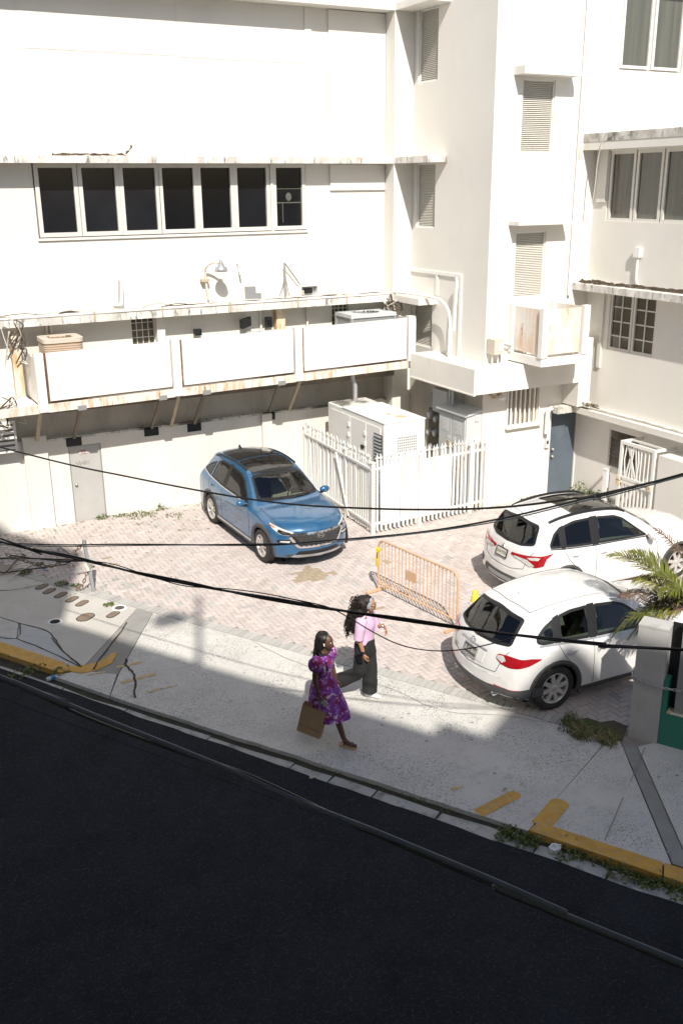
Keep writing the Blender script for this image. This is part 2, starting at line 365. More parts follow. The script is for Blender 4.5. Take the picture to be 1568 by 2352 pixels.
# faint plaster panels on the upper wall
for (a, b, d) in ((4.25, 7.45, 9.92), (7.47, 10.56, 9.90)):
    obj('plaster_patch', box((a, YU-.006, d), (b, YU-.0, 11.04)), 'wall', bld)
p, q = onY(YU, 699, 100), onY(YU, 725, 700)
obj('plaster_band', box((p.x, YU-.03, 7.935), (q.x, YU, 11.04)), 'wall', bld)
p, q = onY(YU, 757, 450), onY(YU, 886, 380)
obj('plaster_patch', box((p.x, YU-.05, 7.2), (XC-.01, YU, 7.78)), 'wall', bld)
obj('plaster_patch', box((p.x, YU-.04, 7.935), (XC-.01, YU, 11.03)), 'wall', bld)
# window band
for i, (a, b) in enumerate(WX):
    l = a-(.10 if i in (0, 6) else .085); r = b+(.10 if i in (5, 6) else .085)
    f = obj('window', frame_mb('y', YU+.10, l, r, WZ0, WZ1, .085, .12), 'frame', bld)
    p = obj('pane', pane_mb('y', YU+.06, l+.083, r-.083, WZ0+.083, WZ1-.083, .01), 'darkglass', f)
    if i == 6:
        m = MB(); w_ = r-l
        m.box((l+.1, YU+.04, 6.93), (r-.1, YU+.049, 6.955)); m.box((l+.1, YU+.04, 7.24), (r-.1, YU+.049, 7.255)); m.box((l+.25, YU+.04, 6.5), (l+.27, YU+.049, 6.93))
        obj('shelf_edge', m, 'greyglass', f)
        obj('stored_bag', MB().ball((l+.42, YU+.055, 7.07), .09, 10, 6, (1, .1, 1.3)), 'greyglass', f)
obj('window_post', box((WX[5][1]+.105, YU-.05, WZ0-.03), (WX[6][0]-.105, YU+.10, WZ1)), 'frame', bld)
obj('sill', box((xa-.02, YU-.04, WZ0-.07), (xb+.02, YU+.05, WZ0-.02)), 'wall', bld)
# glass block vents
for a, b, c, d in gb:
    f = obj('grille_window', frame_mb('y', YU+.12, a, b, c, d, .02, .05, [a+(b-a)*k/4 for k in (1, 2, 3)], [c+(d-c)*k/4 for k in (1, 2, 3)], .018), 'frame', bld)
    obj('pane', pane_mb('y', YU+.10, a+.02, b-.02, c+.02, d-.02), 'brownglass', f)
# stub column, conduit stubs under the middle ledge
x = onY(YU, 366, 750).x
obj('wall_rib', box((x-.10, YU-.16, 3.0), (x+.08, YU, 4.59)), 'wall', bld)
for px in (108, 118, 600, 706):
    q = onY(YU-.06, px, 760); obj('conduit', MB().tube([(q.x, YU-.06, 3.1), (q.x, YU-.06, 4.58)], .03, 6), 'wall2', bld)
# pale steel door
dr = obj('door', box((d1[0]+.03, YL+.03, .075), (d1[1]-.03, YL+.07, 1.84)), 'greydoor', bld)
obj('door_frame', frame_mb('y', YL+.068, d1[0], d1[1], .03, 1.87, .03, .045), 'steel', bld)
obj('knob', MB().ball((d1[0]+.1, YL, .98), .035).tube([(d1[0]+.1, YL, .98), (d1[0]+.1, YL+.05, .98)], .015), 'galv', dr)
sx = onY(YL, 192, 1038)
sg = obj('door_sign', box((sx.x-.09, YL+.022, sx.z-.05), (sx.x+.09, YL+.03, sx.z+.045)), 'paper', dr)
MAT['redprint'] = M('red_print', (.45, .08, .05), .6, var=0); MAT['blackprint'] = M('black_print', (.03, .03, .03), .6, var=0); MAT['greyprint'] = M('grey_print', (.2, .2, .2), .6, var=.1)
obj('sign_stripe', MB().box((sx.x-.085, YL+.018, sx.z+.018), (sx.x+.085, YL+.022, sx.z+.04)).box((sx.x-.085, YL+.018, sx.z-.045), (sx.x+.085, YL+.022, sx.z-.036)), 'redprint', sg)
obj('sign_line', MB().box((sx.x-.05, YL+.018, sx.z-.004), (sx.x+.075, YL+.022, sx.z+.004)).box((sx.x-.05, YL+.018, sx.z-.02), (sx.x+.06, YL+.022, sx.z-.013)), 'greyprint', sg)
g = MB()   # scribble on the door
sc = onY(YL, 190, 1064); pts = []
for k in range(70):
    t = k/69; pts.append((sc.x-.14+.30*t, YL+.026, sc.z+.035*sin(t*30)+.02*sin(t*47+1)))
obj('scribble', g.tube(pts, .004, 4, False), 'greyprint', dr)

MAT['rustdark'] = M('dark_rust', (.13, .075, .045), .9, var=.3, vs=8, dirt=[(RUST, 9, .52, .66, .7)])
# walkway balcony with three panels
bal = obj('balcony', MB().hexa([(3.0, 20.03, 2.93), (12.52, 20.03, 3.06), (12.52, YU, 3.06), (3.0, YU, 2.93), (3.0, 20.03, 3.02), (12.52, 20.03, 3.15), (12.52, YU, 3.15), (3.0, YU, 3.02)]), 'wall2', bld, label='raised white walkway balcony on steel struts')
zt = lambda X: 2.95+(X-3.67)*.0137
m = MB()
m.hexa([(1.5, 19.96, zt(1.5)-.02), (12.60, 19.96, zt(12.6)-.02), (12.60, 20.03, zt(12.6)-.02), (1.5, 20.03, zt(1.5)-.02), (1.5, 19.96, zt(1.5)+.15), (12.60, 19.96, zt(12.6)+.15), (12.60, 20.03, zt(12.6)+.15), (1.5, 20.03, zt(1.5)+.15)])
obj('edge_beam', m, 'rusty', bal)
PX = [(3.60, 3.78), (6.48, 6.66), (9.40, 9.58), (12.44, 12.64)]
for a, b in PX:
    obj('post', box((a, 19.94, zt(a)), (b, 20.10, zt(a)+1.20+.004*(a-3))), 'white', bal)
for i in range(3):
    a, b = PX[i][1]+.06, PX[i+1][0]-.04
    z0, z1 = zt(a)+.21, zt(b)+.21; h = .99
    obj('rust_gap', MB().hexa([(a-.038, 20.012, z0-.04), (a, 20.012, z0-.04), (a, 20.02, z0-.04), (a-.038, 20.02, z0-.04), (a-.038, 20.012, z0+h), (a, 20.012, z0+h), (a, 20.02, z0+h), (a-.038, 20.02, z0+h)]).hexa([(a, 20.012, z0-.03), (b+.02, 20.012, z1-.03), (b+.02, 20.02, z1-.03), (a, 20.02, z0-.03), (a, 20.012, z0+.02), (b+.035, 20.012, z1+.02), (b+.035, 20.02, z1+.02), (a, 20.02, z0+.02)]), 'rustdark', bal)
    obj('panel', MB().hexa([(a, 19.97, z0), (b, 19.97, z1), (b, 20.0, z1), (a, 20.0, z0), (a, 19.97, z0+h), (b, 19.97, z1+h), (b, 20.0, z1+h), (a, 20.0, z0+h)]), 'panel', bal)
obj('end_panel', box((12.50, 20.10, 3.2), (12.54, YC-.02, 4.25)), 'panel', bal)
obj('end_panel', box((3.62, 20.10, 3.1), (3.66, YU-.02, 4.05)), 'panel', bal)
for (a, b, mt) in (((185, 931), (170, 1011), 'strut'), ((370, 906), (347, 988), 'strut'), ((470, 891), (445, 978), 'strut'), ((642, 878), (615, 953), 'strut'),
                   ((93, 950), (85, 1023), 'strutpale'), ((411, 908), (392, 983), 'strutpale'), ((689, 873), (661, 948), 'strutpale')):
    p = onY(20.06, *a); q = onY(YU-.06, *b)
    s = obj('strut', MB().bar((p.x, 20.06, zt(p.x)-.02), q, .07, .05), mt, bal)
    if mt == 'strut':
        obj('base_plate', box((q.x-.19, YL-.012, q.z-.11), (q.x+.15, YL-.002, q.z+.09)), 'black', s)
        obj('bracket', box((p.x-.08, 19.94, zt(p.x)-.05), (p.x+.10, 20.08, zt(p.x)+.05)), 'steel', s)
    else:
        obj('base_plate', box((q.x-.08, YU-.14, q.z-.08), (q.x+.08, YU, q.z)), 'steel', s)
m = MB()
for x0 in (5.0, 6.1, 7.6, 8.7, 10.2, 11.3): m.box((x0, 20.1, zt(x0)-.09), (x0+.08, YU, zt(x0)-.02))
m.box((3.7, 20.55, 2.78), (12.4, 20.61, 2.9))
obj('joist', m, 'strut', bal)

# ------------------------------------------------------------------ stair tower
tow = thing('stair_tower', 'tall white stair tower with slatted louver openings and small canopies', 'building', (14.5, YT, 0))
LV = [(19.82, 20.62, 9.53, 11.05), (19.82, 20.62, 6.33, 7.79), (19.84, 20.70, 3.50, 4.59)]
mb = MB(); skin(mb, 'x', XT, 1, YT, YC+.1, -.1, ZTOP, LV, .13, YT+.15); obj('side_wall', mb, 'wall', tow)
SHX = [(13.76, 14.62, 7.93, 9.40), (13.76, 14.60, 4.85, 6.30)]
dX = (15.08, 15.88)
WNX = [(16.42, 17.30, 9.72, 11.25), (17.36, 18.24, 9.72, 11.25)]
mb = MB(); skin(mb, 'y', YT, 1, XT, 24, -.1, ZTOP, SHX+[(dX[0], dX[1], 0, 2.1), (13.74, 14.61, 1.93, 2.80), (WNX[0][0]-.04, WNX[1][1]+.04, 9.68, 11.3)], .12, XT+.12)
obj('front_wall', mb, 'wall', tow)
def louver(axis, plane, u0, u1, z0, z1, n):
    L = obj('louver_window', pane_mb(axis, plane+.125, u0, u1, z0, z1, .02), 'louverback', tow)
    m = MB(); dz = (z1-z0)/n
    for k in range(n):
        z = z0+dz*(k+.5); a, b = dz*.42, .022
        if axis == 'y': v = [(u0, plane+.05, z-a), (u1, plane+.05, z-a), (u1, plane+.05+b*2, z+a), (u0, plane+.05+b*2, z+a)]
        else: v = [(plane+.05, u0, z-a), (plane+.05, u1, z-a), (plane+.05+b*2, u1, z+a), (plane+.05+b*2, u0, z+a)]
        off = Vector((0, .006, -.008)) if axis == 'y' else Vector((.006, 0, -.008))
        v2 = [Vector(p)+off for p in v]
        m.add([*v, *v2], [(0, 1, 2, 3), (7, 6, 5, 4), (0, 4, 5, 1), (2, 6, 7, 3), (1, 5, 6, 2), (3, 7, 4, 0)])
    obj('slats', m, 'louver', L, kind='stuff')
    obj('louver_frame', frame_mb(axis, plane+.12, u0, u1, z0, z1, .03, .09), 'white', L)
for h in LV: louver('x', XT, h[0], h[1], h[2], h[3], 40 if h[2] > 4 else 30)
for h in SHX: louver('y', YT, h[0], h[1], h[2], h[3], 38)
for z, t, mt in ((7.79, .14, 'ledge'), (11.05, .15, 'wall')):
    obj('ledge', MB().box((XC, 19.34, z), (XT+.02, YC-.001, z+t)), mt, tow)
obj('ledge', MB().box((XC, 19.62, 4.59), (XT+.02, YC-.001, 4.74)), 'wall2', tow)
for (x0, x1, z0, z1) in ((13.5, 15.01, 9.46, 9.62), (13.53, 15.03, 6.45, 6.53)):
    obj('canopy', box((x0, YT-.36, z0), (x1, YT+.02, z1)), 'wall', tow)
obj('shade_toned_wall', box((XT-.006, YT+.02, 0), (XT, YC-.002, 2.885)), 'wallshade', tow)  # thin overlay in the recess, shade of the slab painted into its colour
# slab band over the ground floor
obj('parapet_slab', MB().prism([(12.36, 17.09), (15.36, 17.09), (15.36, YT+.02), (XT+.02, YT+.02), (XT+.02, 19.72), (12.36, 19.72)], 2.89, 3.46), 'wall2', tow)
obj('slab_edge', MB().box((12.34, 17.07, 2.875), (12.40, 19.72, 2.905)), 'wall2', tow)
obj('pier', box((15.362, 17.10, 2.30), (15.72, YT+.02, 3.9)), 'wall', tow)
obj('door_canopy', MB().box((14.98, YT-.33, 2.12), (15.50, YT+.02, 2.27)), 'mould', tow)
# blue door
dr = obj('door', box((dX[0]+.02, YT+.05, .01), (dX[1]-.02, YT+.10, 2.08)), 'door', tow)
obj('door_frame', frame_mb('y', YT+.119, dX[0], dX[1], -.02, 2.1, .02, .09), 'steel', tow)
for z in (.98, 1.16):
    k = onY(YT, 1258, 1053)
    obj('knob', MB().ball((dX[0]+.10, YT-.0, z), .035).tube([(dX[0]+.10, YT, z), (dX[0]+.10, YT+.06, z)], .016), 'galv', dr)
# barred window
f = obj('barred_window', pane_mb('y', YT+.119, 13.74, 14.61, 1.93, 2.80), 'louverback', tow)
m = MB()
for k in range(22):
    z = 1.95+k*.039; m.add([(13.76, YT+.06, z), (14.46, YT+.06, z), (14.46, YT+.09, z+.03), (13.76, YT+.09, z+.03)], [(0, 1, 2, 3)])
obj('slats', m, 'tanlight', f, kind='stuff')
obj('window_jamb', box((14.46, YT+.04, 1.93), (14.60, YT+.10, 2.80)), 'strutpale', f)
bf = obj('bar_frame', MB().box((13.70, YT-.05, 1.90), (14.66, YT-.0, 1.93)).box((13.70, YT-.05, 2.78), (14.66, YT-.0, 2.81)).box((13.70, YT-.05, 1.93), (13.73, YT, 2.78)).box((14.63, YT-.05, 1.93), (14.66, YT, 2.78)), 'white', f)
for k in range(6):
    x = 13.82+k*.135; obj('bar', box((x-.017, YT-.045, 1.93), (x+.017, YT-.012, 2.78)), 'white', f)
obj('sill', box((13.68, YT-.10, 1.85), (14.70, YT, 1.897)), 'wall', tow)
# small boxed balcony
B0, B1, BY = 13.70, 14.93, 16.47
sb = obj('balcony', box((B0, BY+.02, 3.50), (B1, YT, 3.58)), 'wall2', tow, label='small boxed balcony with rust washed panels')
obj('edge_beam', MB().box((B0-.02, BY, 3.49), (B1+.02, BY+.06, 3.68)).box((B0-.02, BY+.06, 3.49), (B0+.04, YT, 3.68)).box((B1-.04, BY+.06, 3.49), (B1+.02, YT, 3.68)), 'white', sb)
for (x, y) in ((B0+.04, BY+.05), (B1-.04, BY+.05), (B0+.04, YT-.06), (B1-.04, YT-.06)):
    obj('post', box((x-.085, y-.075, 3.685), (x+.085, y+.055, 4.76)), 'white', sb)
obj('panel', box((B0+.16, BY+.045, 3.74), (B1-.16, BY+.065, 4.72)), 'rustpanel', sb)
obj('panel', box((B0+.02, BY+.14, 3.74), (B0+.04, YT-.14, 4.72)), 'rustpanel', sb)
obj('panel', box((B1-.04, BY+.14, 3.74), (B1-.02, YT-.14, 4.72)), 'rustpanel', sb)
# top right windows
for a, b, c, d in WNX:
    f = obj('window', frame_mb('y', YT+.11, a, b, c, d, .06, .09), 'white', tow)
    obj('pane', pane_mb('y', YT+.07, a+.058, b-.058, c+.058, d-.058), 'greyglass', f)
# outlined duct chase on the side wall
y0, y1 = 18.60, 20.75
m = MB().box((XT-.035, y0, 5.28), (XT, y1, 5.36)).box((XT-.035, y0, 3.47), (XT, y0+.09, 5.28)).box((XT-.03, 19.58, 4.80), (XT, 19.68, 5.28))
obj('plaster_trim', m, 'white', tow)

# ------------------------------------------------------------------ right wing
win = thing('side_wing', 'white side wing with mouldy roof edge, curtained windows and security gate', 'building', (17, 15, 0))
W3 = (15.20, 17.20, 6.50, 7.97); W2 = (15.40, 16.84, 3.66, 4.96); JW = (15.55, 16.52, .93, 1.84)
mb = MB(); skin(mb, 'x', XW, 1, 9.5, YT, -.1, 8.3, [(13.0, W3[1], W3[2], W3[3]), W2, JW], .12); obj('wall', mb, 'wall', win)
obj('roof', box((XW-.40, 9.5, 8.00), (24, YT-.004, 8.17)), 'wall', win)
obj('roof_kerb', box((XW-.41, 9.5, 8.17), (XW+.1, YT-.004, 8.34)), 'mould', win)
obj('ledge', box((XW-.45, 9.5, 4.97), (XW, YT-.004, 5.12)), 'ledge', win)
obj('ledge', box((XW-.40, 9.5, 2.11), (XW, YT-.004, 2.25)), 'wall2', win)
obj('wall_rib', box((XW-.05, 17.22, 6.9), (XW, 17.5, 8.0)), 'wall2', win)
obj('wall_rib', box((XW-.04, 17.0, 3.2), (XW, 17.12, 4.97)), 'wall2', win)
for i in range(5):
    y1 = W3[1]-.02-i*.80; y0 = y1-.76
    f = obj('window', frame_mb('x', XW+.10, y0, y1, W3[2], W3[3], .065, .08), 'frame', win)
    obj('pane', pane_mb('x', XW+.07, y0+.06, y1-.06, W3[2]+.06, W3[3]-.06), 'greyglass', f)
for a, b in ((15.40, 16.11), (16.13, 16.84)):
    f = obj('window', frame_mb('x', XW+.10, a, b, W2[2], W2[3], .06, .08, [(a+b)/2], [W2[2]+(W2[3]-W2[2])*k/4 for k in (1, 2, 3)], .028), 'frame', win)
    obj('pane', pane_mb('x', XW+.07, a+.055, b-.055, W2[2]+.055, W2[3]-.055), 'brownglass', f)
j = obj('jalousie_window', frame_mb('x', XW+.10, JW[0], JW[1], JW[2], JW[3], .03, .08), 'frame', win)
for k in range(8):
    z = JW[2]+.07+k*.107
    obj('slat', MB().extr([(XW+.01, JW[0]+.035, z-.045), (XW+.055, JW[0]+.035, z+.05), (XW+.06, JW[0]+.035, z+.046), (XW+.015, JW[0]+.035, z-.049)], (0, JW[1]-JW[0]-.07, 0)), 'brownglass', j)
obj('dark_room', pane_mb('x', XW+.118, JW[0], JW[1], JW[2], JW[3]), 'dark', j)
obj('gate_wall', box((15.28, 12.2, -.1), (XW-.002, 14.36, 1.78)), 'wall', win)

# ------------------------------------------------------------------ the house the camera looks out of, and its roofline that shades the street
hs = thing('street_house', 'beige house across the street whose roofline shades the road', 'building', PQ(-5, -1, 0))
def pqbox(p0, p1, q0, q1, z0, z1): return MB().prism([(PQ(a, b).x, PQ(a, b).y) for a, b in ((p0, q0), (p1, q0), (p1, q1), (p0, q1))], z0, z1)
for q0, q1, h in ((-16, -3.14, 17.95), (-3.14, 4.37, 14.5), (4.37, 5.93, 14.9), (5.93, 6.80, 15.35), (6.80, 22, 17.7)):
    obj('wall', pqbox(-9, -.5, q0, q1, -.3, h), 'beige', hs)
mast = thing('roof_mast', 'roof mast with a lamp arm above the street house', 'mast', PQ(-.7, .06, 14.5))
b0 = PQ(-.65, .06, 14.45)
obj('pole', MB().tube([b0, b0+Vector((0, 0, 2.95))], .06, 8), 'galv', mast)
obj('lamp_arm', MB().tube([b0+Vector((0, 0, 2.1)), b0+Vector((-.45, -.1, 2.3))], .04, 6).box(b0+Vector((-.85, -.25, 2.2)), b0+Vector((-.35, .05, 2.42))), 'galv', mast)
# ================================================================== GROUND
def gz(x, y):
    t = min(max((y-18.2)/2.9, 0), 1); u = 1-min(max((x-8.2)/1.8, 0), 1)
    return .105*t*t*(3-2*t)*u*u*(3-2*u)
def pqpoly(pts): return [(PQ(a, b).x, PQ(a, b).y) for a, b in pts]
def px2pq(x, y): v = onZ(0, x, y); return (v.dot(SN), v.dot(SD))
P0, P1 = 9.36, 11.84          # sidewalk edges across the street
ground = obj('ground', MB().box((-400, -400, -1.2), (400, 400, -.6)), 'soil'); ground['kind'] = 'structure'
road = obj('road', MB().prism(pqpoly([(-3, -60), (8.80, -60), (8.80, 40), (-3, 40)]), -.6, -.044), 'asphalt'); road['kind'] = 'structure'
# ragged asphalt edge over the gutter
bm_pts = []
rnd = random.Random(3)
qs = [-16+.22*i for i in range(100)]
edge = [(9.05+.035*noise.noise((q*1.3, 3, 0))+.02*noise.noise((q*6, 1, 0)), q) for q in qs]
eo = obj('road_edge', MB().prism(pqpoly([(8.4, qs[0])]+edge+[(8.4, qs[-1])]), -.2, -.040), 'asphalt', road, rel=False)
gut = thing('gutter', None, None, (0, 0, 0)); gut['kind'] = 'structure'
cuts = [-16, -12.6, -11.5, -10.6, -9.3, -7.75, -6.35, -5.75, -5.1, -4.2, -2.95, -2.1, 6]
for i in range(len(cuts)-1):
    a, b = cuts[i]+.004, cuts[i+1]-.004; j = rnd.uniform(-.005, .005)
    gi = lambda q: 9.12+.14*min(max((q+9.7)/6.6, 0), 1)
    obj('gutter_slab', MB().prism(pqpoly([(8.8, a), (9.05, a+rnd.uniform(-.0, .02)), (gi(a)+rnd.uniform(-.02, .02), a+rnd.uniform(0, .03)), (gi((a+b)/2)+rnd.uniform(-.03, .02), (a+b)/2), (gi(b)+rnd.uniform(-.02, .02), b-rnd.uniform(0, .02)), (9.05, b), (8.8, b)]), -.3, -.056+j), 'gutter', gut)
obj('joint_dirt', MB().prism(pqpoly([(8.7, -16), (9.40, -16), (9.40, 6), (8.7, 6)]), -.4, -.064), 'grime', gut)
# sidewalk slabs
sw = thing('sidewalk', None, None, (0, 0, 0)); sw['kind'] = 'structure'
def slab(poly, mat, z=0.0, name='slab'):
    return obj(name, MB().prism(pqpoly(poly), -.3, z), mat, sw)
def rough_edge(a, b, n, amp, seed):
    out = []
    for i in range(n+1):
        t = i/n; k = amp*noise.noise((seed, t*5, 0))*(1 if 0 < i < n else 0)+.5*amp*noise.noise((seed, t*21, 4))
        out.append((a[0]+(b[0]-a[0])*t+k, a[1]+(b[1]-a[1])*t))
    return out
# driveway apron (main)
apron = rough_edge((9.23, -9.72), (P0, -3.12), 40, .030, 1.0)+[(P1, -2.88), (P1, -11.18), (9.82, -10.10)]
slab(apron, 'conc', 0)
# dark diagonal joint at its left, and the slabs left of it
slab([(9.62, -10.72), (9.80, -10.11), (P1, -11.19), (P1, -11.56)], 'trench', -.003, 'joint_strip')
slab([(9.24, -10.95), (9.60, -10.72), (9.79, -10.12), (9.23, -9.74)], 'conc', -.001)
slab([(10.35, -15.6), (P1, -15.6), (P1, -11.57), (9.70, -10.76), (9.95, -11.5), (10.33, -12.25)], 'conc_clean', .003)
slab([(9.50, -15.6), (10.32, -15.6), (10.30, -12.95), (9.86, -12.5), (9.72, -13.6), (9.5, -13.9)], 'conc', .004)
slab([(9.74, -13.62), (9.88, -12.5), (10.30, -12.93), (10.30, -12.27), (9.93, -11.52), (9.67, -10.80), (9.62, -10.98), (9.62, -14.4)], 'conc_grey', .007, 'patched_slab')
slab([(10.02, -12.45), (10.30, -12.90), (10.33, -12.28), (10.2, -11.95)], 'conc_grey', .0085, 'patched_slab')
for a in ((-40, -15.62),):
    slab([(9.5, a[0]), (P1, a[0]), (P1, a[1]), (9.5, a[1])], 'conc', .002)
# right slabs with the dark trench
slab([(9.55, -3.10), (P1, -2.86), (P1, -2.72), (9.62, -1.52), (9.55, -1.5)], 'conc', .004)
slab([(9.63, -1.50), (P1, -2.70), (P1, -2.50), (9.63, -1.30)], 'trench', 0, 'joint_strip')
slab([(9.55, -1.28), (9.63, -1.28), (P1-.02, -2.47), (P1+.2, -2.3), (P1+.2, 6), (9.55, 6)], 'conc', .006)
# joint lines
for a, b in ((px2pq(1388, 1930), px2pq(1430, 1832)), (px2pq(1447, 1795), px2pq(1480, 1718))):
    d = Vector((b[0]-a[0], b[1]-a[1])).normalized(); n_ = Vector((-d.y, d.x))*.006
    slab([(a[0]+n_.x, a[1]+n_.y), (b[0]+n_.x, b[1]+n_.y), (b[0]-n_.x, b[1]-n_.y), (a[0]-n_.x, a[1]-n_.y)], 'trench', .0095, 'slab_joint')
# cracks
def crack(pts, wd=.012, z=.0105, mat='grime'):
    m = MB(); P = spline([PQ(p, q, z) for p, q in pts], 6); L, R = [], []
    for i, p in enumerate(P):
        t = (P[min(i+1, len(P)-1)]-P[max(i-1, 0)]).normalized(); nn = Vector((-t.y, t.x, 0))
        k = noise.noise((p.x*9, p.y*9, 0)); ww = wd*(1+.8*noise.noise((p.x*5, p.y*7, 2)))
        c = p+nn*k*.03; L.append(c+nn*ww); R.append(c-nn*ww)
    n = len(P); m.add(L+R, [(i, i+1, n+i+1, n+i) for i in range(n-1)]); return m
obj('crack', crack([(9.37, -9.35), (9.9, -9.85), (10.05, -10.15), (10.25, -10.35)], .017), 'grime', sw)
obj('crack', crack([(9.62, -14.4), (9.78, -13.6), (9.70, -13.2), (9.86, -12.5), (10.3, -12.92)], .010), 'grime', sw)
obj('crack', crack([(9.86, -12.5), (9.80, -11.7), (9.68, -10.8)], .012), 'grime', sw)
obj('crack', crack([(10.30, -12.95), (10.33, -12.25), (9.95, -11.5), (9.68, -10.78)], .010), 'grime', sw)
obj('crack', crack([(P1-.02, -9.0), (11.5, -7.6), (11.55, -6.2), (11.35, -5.2), (11.65, -4.4), (P1, -3.6)], .004), 'trench', sw)
obj('crack', crack([(9.70, -10.55), (10.6, -10.98), (11.3, -11.3)], .012), 'grime', sw)
obj('crack', crack([(10.9, -14.8), (11.3, -14.2), (P1-.03, -13.9)], .008), 'grime', sw)
m = MB(); rg = random.Random(15)
for k in range(95):
    p_, q_ = rg.uniform(9.5, 11.75), rg.uniform(-9.5, -3.2) if k % 3 else rg.uniform(-2.4, 1); r_ = rg.choice((.008, .010, .013, .018, .024)); c_ = PQ(p_, q_, .0046 if k % 3 else .0105)
    m.add([c_+Vector((r_*(1+.3*rg.random())*cos(t*pi/4), r_*(.7+.3*rg.random())*sin(t*pi/4), 0)) for t in range(8)], [tuple(range(8))])
obj('gum_spots', m, 'trench', sw, kind='stuff')
# kerbs with yellow paint
kb = thing('kerb', None, None, (0, 0, 0)); kb['kind'] = 'structure'
obj('kerb_stone', MB().prism(pqpoly([(P0-.03, -16), (9.60, -16), (9.62, -11.1), (9.50, -10.85), (P0-.02, -10.9)]), -.3, .03), 'yellow', kb)
obj('kerb_stone', MB().prism(pqpoly([(P0-.02, -3.10), (9.58, -3.05), (9.55, -2.95), (9.56, -1.6), (P0-.03, -1.55)]), -.3, .03), 'yellow', kb)
obj('kerb_stone', MB().prism(pqpoly([(P0-.03, -1.53), (9.56, -1.58), (9.54, 6), (P0-.03, 6)]), -.3, .03), 'yellow', kb)
# painted marks (flat sheets)
pm = thing('painted_marks', None, None, (0, 0, 0)); pm['kind'] = 'structure'
def strip(a, b, wd, mat, z=.0045, name='paint_stripe'):
    a, b = Vector(a), Vector(b); d = (b-a).normalized(); n_ = Vector((-d.y, d.x))*wd/2
    pts = []
    for k in range(7): t = pi*k/6+pi/2; pts.append(b+Vector((-(d.x*sin(t-pi)*0), 0))+d*(wd*.45*cos(t-pi/2-pi/2))+n_*(2*.5*cos(k*pi/6)) if False else b+n_*cos(pi*k/6)+d*(wd*.4*sin(pi*k/6)))
    poly = [(p.x, p.y) for p in pts]+[(a-n_)[:], (a+n_)[:]]
    n = len(poly); v = [PQ(p[0], p[1], z) for p in poly]
    obj(name, MB().add(v, [tuple(range(n))]), mat, pm)
strip((9.37, -3.76), (9.95, -3.52), .17, 'yellow')
strip((9.52, -3.02), (10.05, -2.97), .24, 'yellow', .009)
for a, b, w_ in (((268, 1533), (323, 1522), .07), ((278, 1569), (355, 1549), .075), ((338, 1590), (405, 1574), .05), ((200, 1550), (240, 1544), .05), ((1035, 1815), (1060, 1806), .06)):
    strip(px2pq(*a), px2pq(*b), w_, 'yellow2')
obj('curved_stripe', MB().add([PQ(a, b, .006) for a, b in ((9.45, -10.95), (9.62, -10.98), (9.75, -10.78), (9.98, -10.66), (10.28, -10.70), (10.34, -10.62), (10.0, -10.44), (9.72, -10.48), (9.52, -10.62))], [tuple(range(9))]), 'yellow', pm)

# ------------------------------------------------------------------ paver court
lot = obj('paver_court', MB().add([(x, y, gz(x, y)-.012) for y in [4+.5*j for j in range(37)] for x in [-6+.5*i for i in range(50)]],
          [(j*50+i, j*50+i+1, (j+1)*50+i+1, (j+1)*50+i) for j in range(36) for i in range(49) if (SN.x*(-6+.5*i+.5)+SN.y*(4+.5*j+.5)) > 11.9], True), 'joint'); lot['kind'] = 'structure'
PA, PB = .205, .1025; GAP = .007
cells = []
def inside(x, y):
    v = Vector((x, y, 0)); p = v.dot(SN)
    if p < P1+.24 or y > YL-.02: return False
    if x > XW-.02 or (x > XT and y > YT-.03): return False
    if x < -1.0: return False
    if x > 10.3 and y > 17.9 : return False
    q = v.dot(SD)
    if q > -2.68 and p < 12.3: return False
    return True
u = PB
for i in range(-60, 200):
    for j in range(-60, 200):
        k = (i-j) % 4
        x0, y0 = i*u, 5+j*u
        if k == 0: a = (x0, y0, 2*u, u)
        elif k == 3: a = (x0, y0, u, 2*u) if (i-j) % 4 == 3 else None
        else: continue
        cx_, cy_ = a[0]+a[2]/2, a[1]+a[3]/2
        if inside(cx_, cy_): cells.append((cx_, cy_, a[2], a[3]))
rp = random.Random(11)
STAIN = [(onZ(0, 718, 1318), .36), (onZ(0, 244, 1283), .11), (onZ(0, 262, 1296), .15), (onZ(0, 884, 1290), .1), (onZ(0, 880, 1395), .1)]
def paver_mb(m, c, z=None):
    x, y, wx, wy = c; hx, hy = wx/2-GAP/2, wy/2-GAP/2; b = .006
    zz = gz(x, y)+rp.uniform(-.003, .003) if z is None else z
    tx, ty = rp.uniform(-.006, .006), rp.uniform(-.006, .006)
    def P(sx, sy, i, zt): return (x+sx*(hx-i), y+sy*(hy-i), zt+tx*sx*hx+ty*sy*hy)
    v = [P(-1, -1, 0, zz-.03), P(1, -1, 0, zz-.03), P(1, 1, 0, zz-.03), P(-1, 1, 0, zz-.03), P(-1, -1, 0, zz-b), P(1, -1, 0, zz-b), P(1, 1, 0, zz-b), P(-1, 1, 0, zz-b),
         P(-1, -1, b, zz), P(1, -1, b, zz), P(1, 1, b, zz), P(-1, 1, b, zz)]
    m.add(v, [(0, 1, 5, 4), (1, 2, 6, 5), (2, 3, 7, 6), (3, 0, 4, 7), (4, 5, 9, 8), (5, 6, 10, 9), (6, 7, 11, 10), (7, 4, 8, 11), (8, 9, 10, 11)])
def visible_key(c):
    d = Vector((c[0], c[1], 0))-CAM; z = d.dot(F_)
    px, py = 784+FPX*d.dot(R_)/z, 1176+FPX*d.dot(D_)/z
    return z if 10 < px < 1560 and not (1020 < px and 1300 < py < 1620) else z+50
cells.sort(key=visible_key)
near, far = cells[:298], cells[298:]
base_me = {}
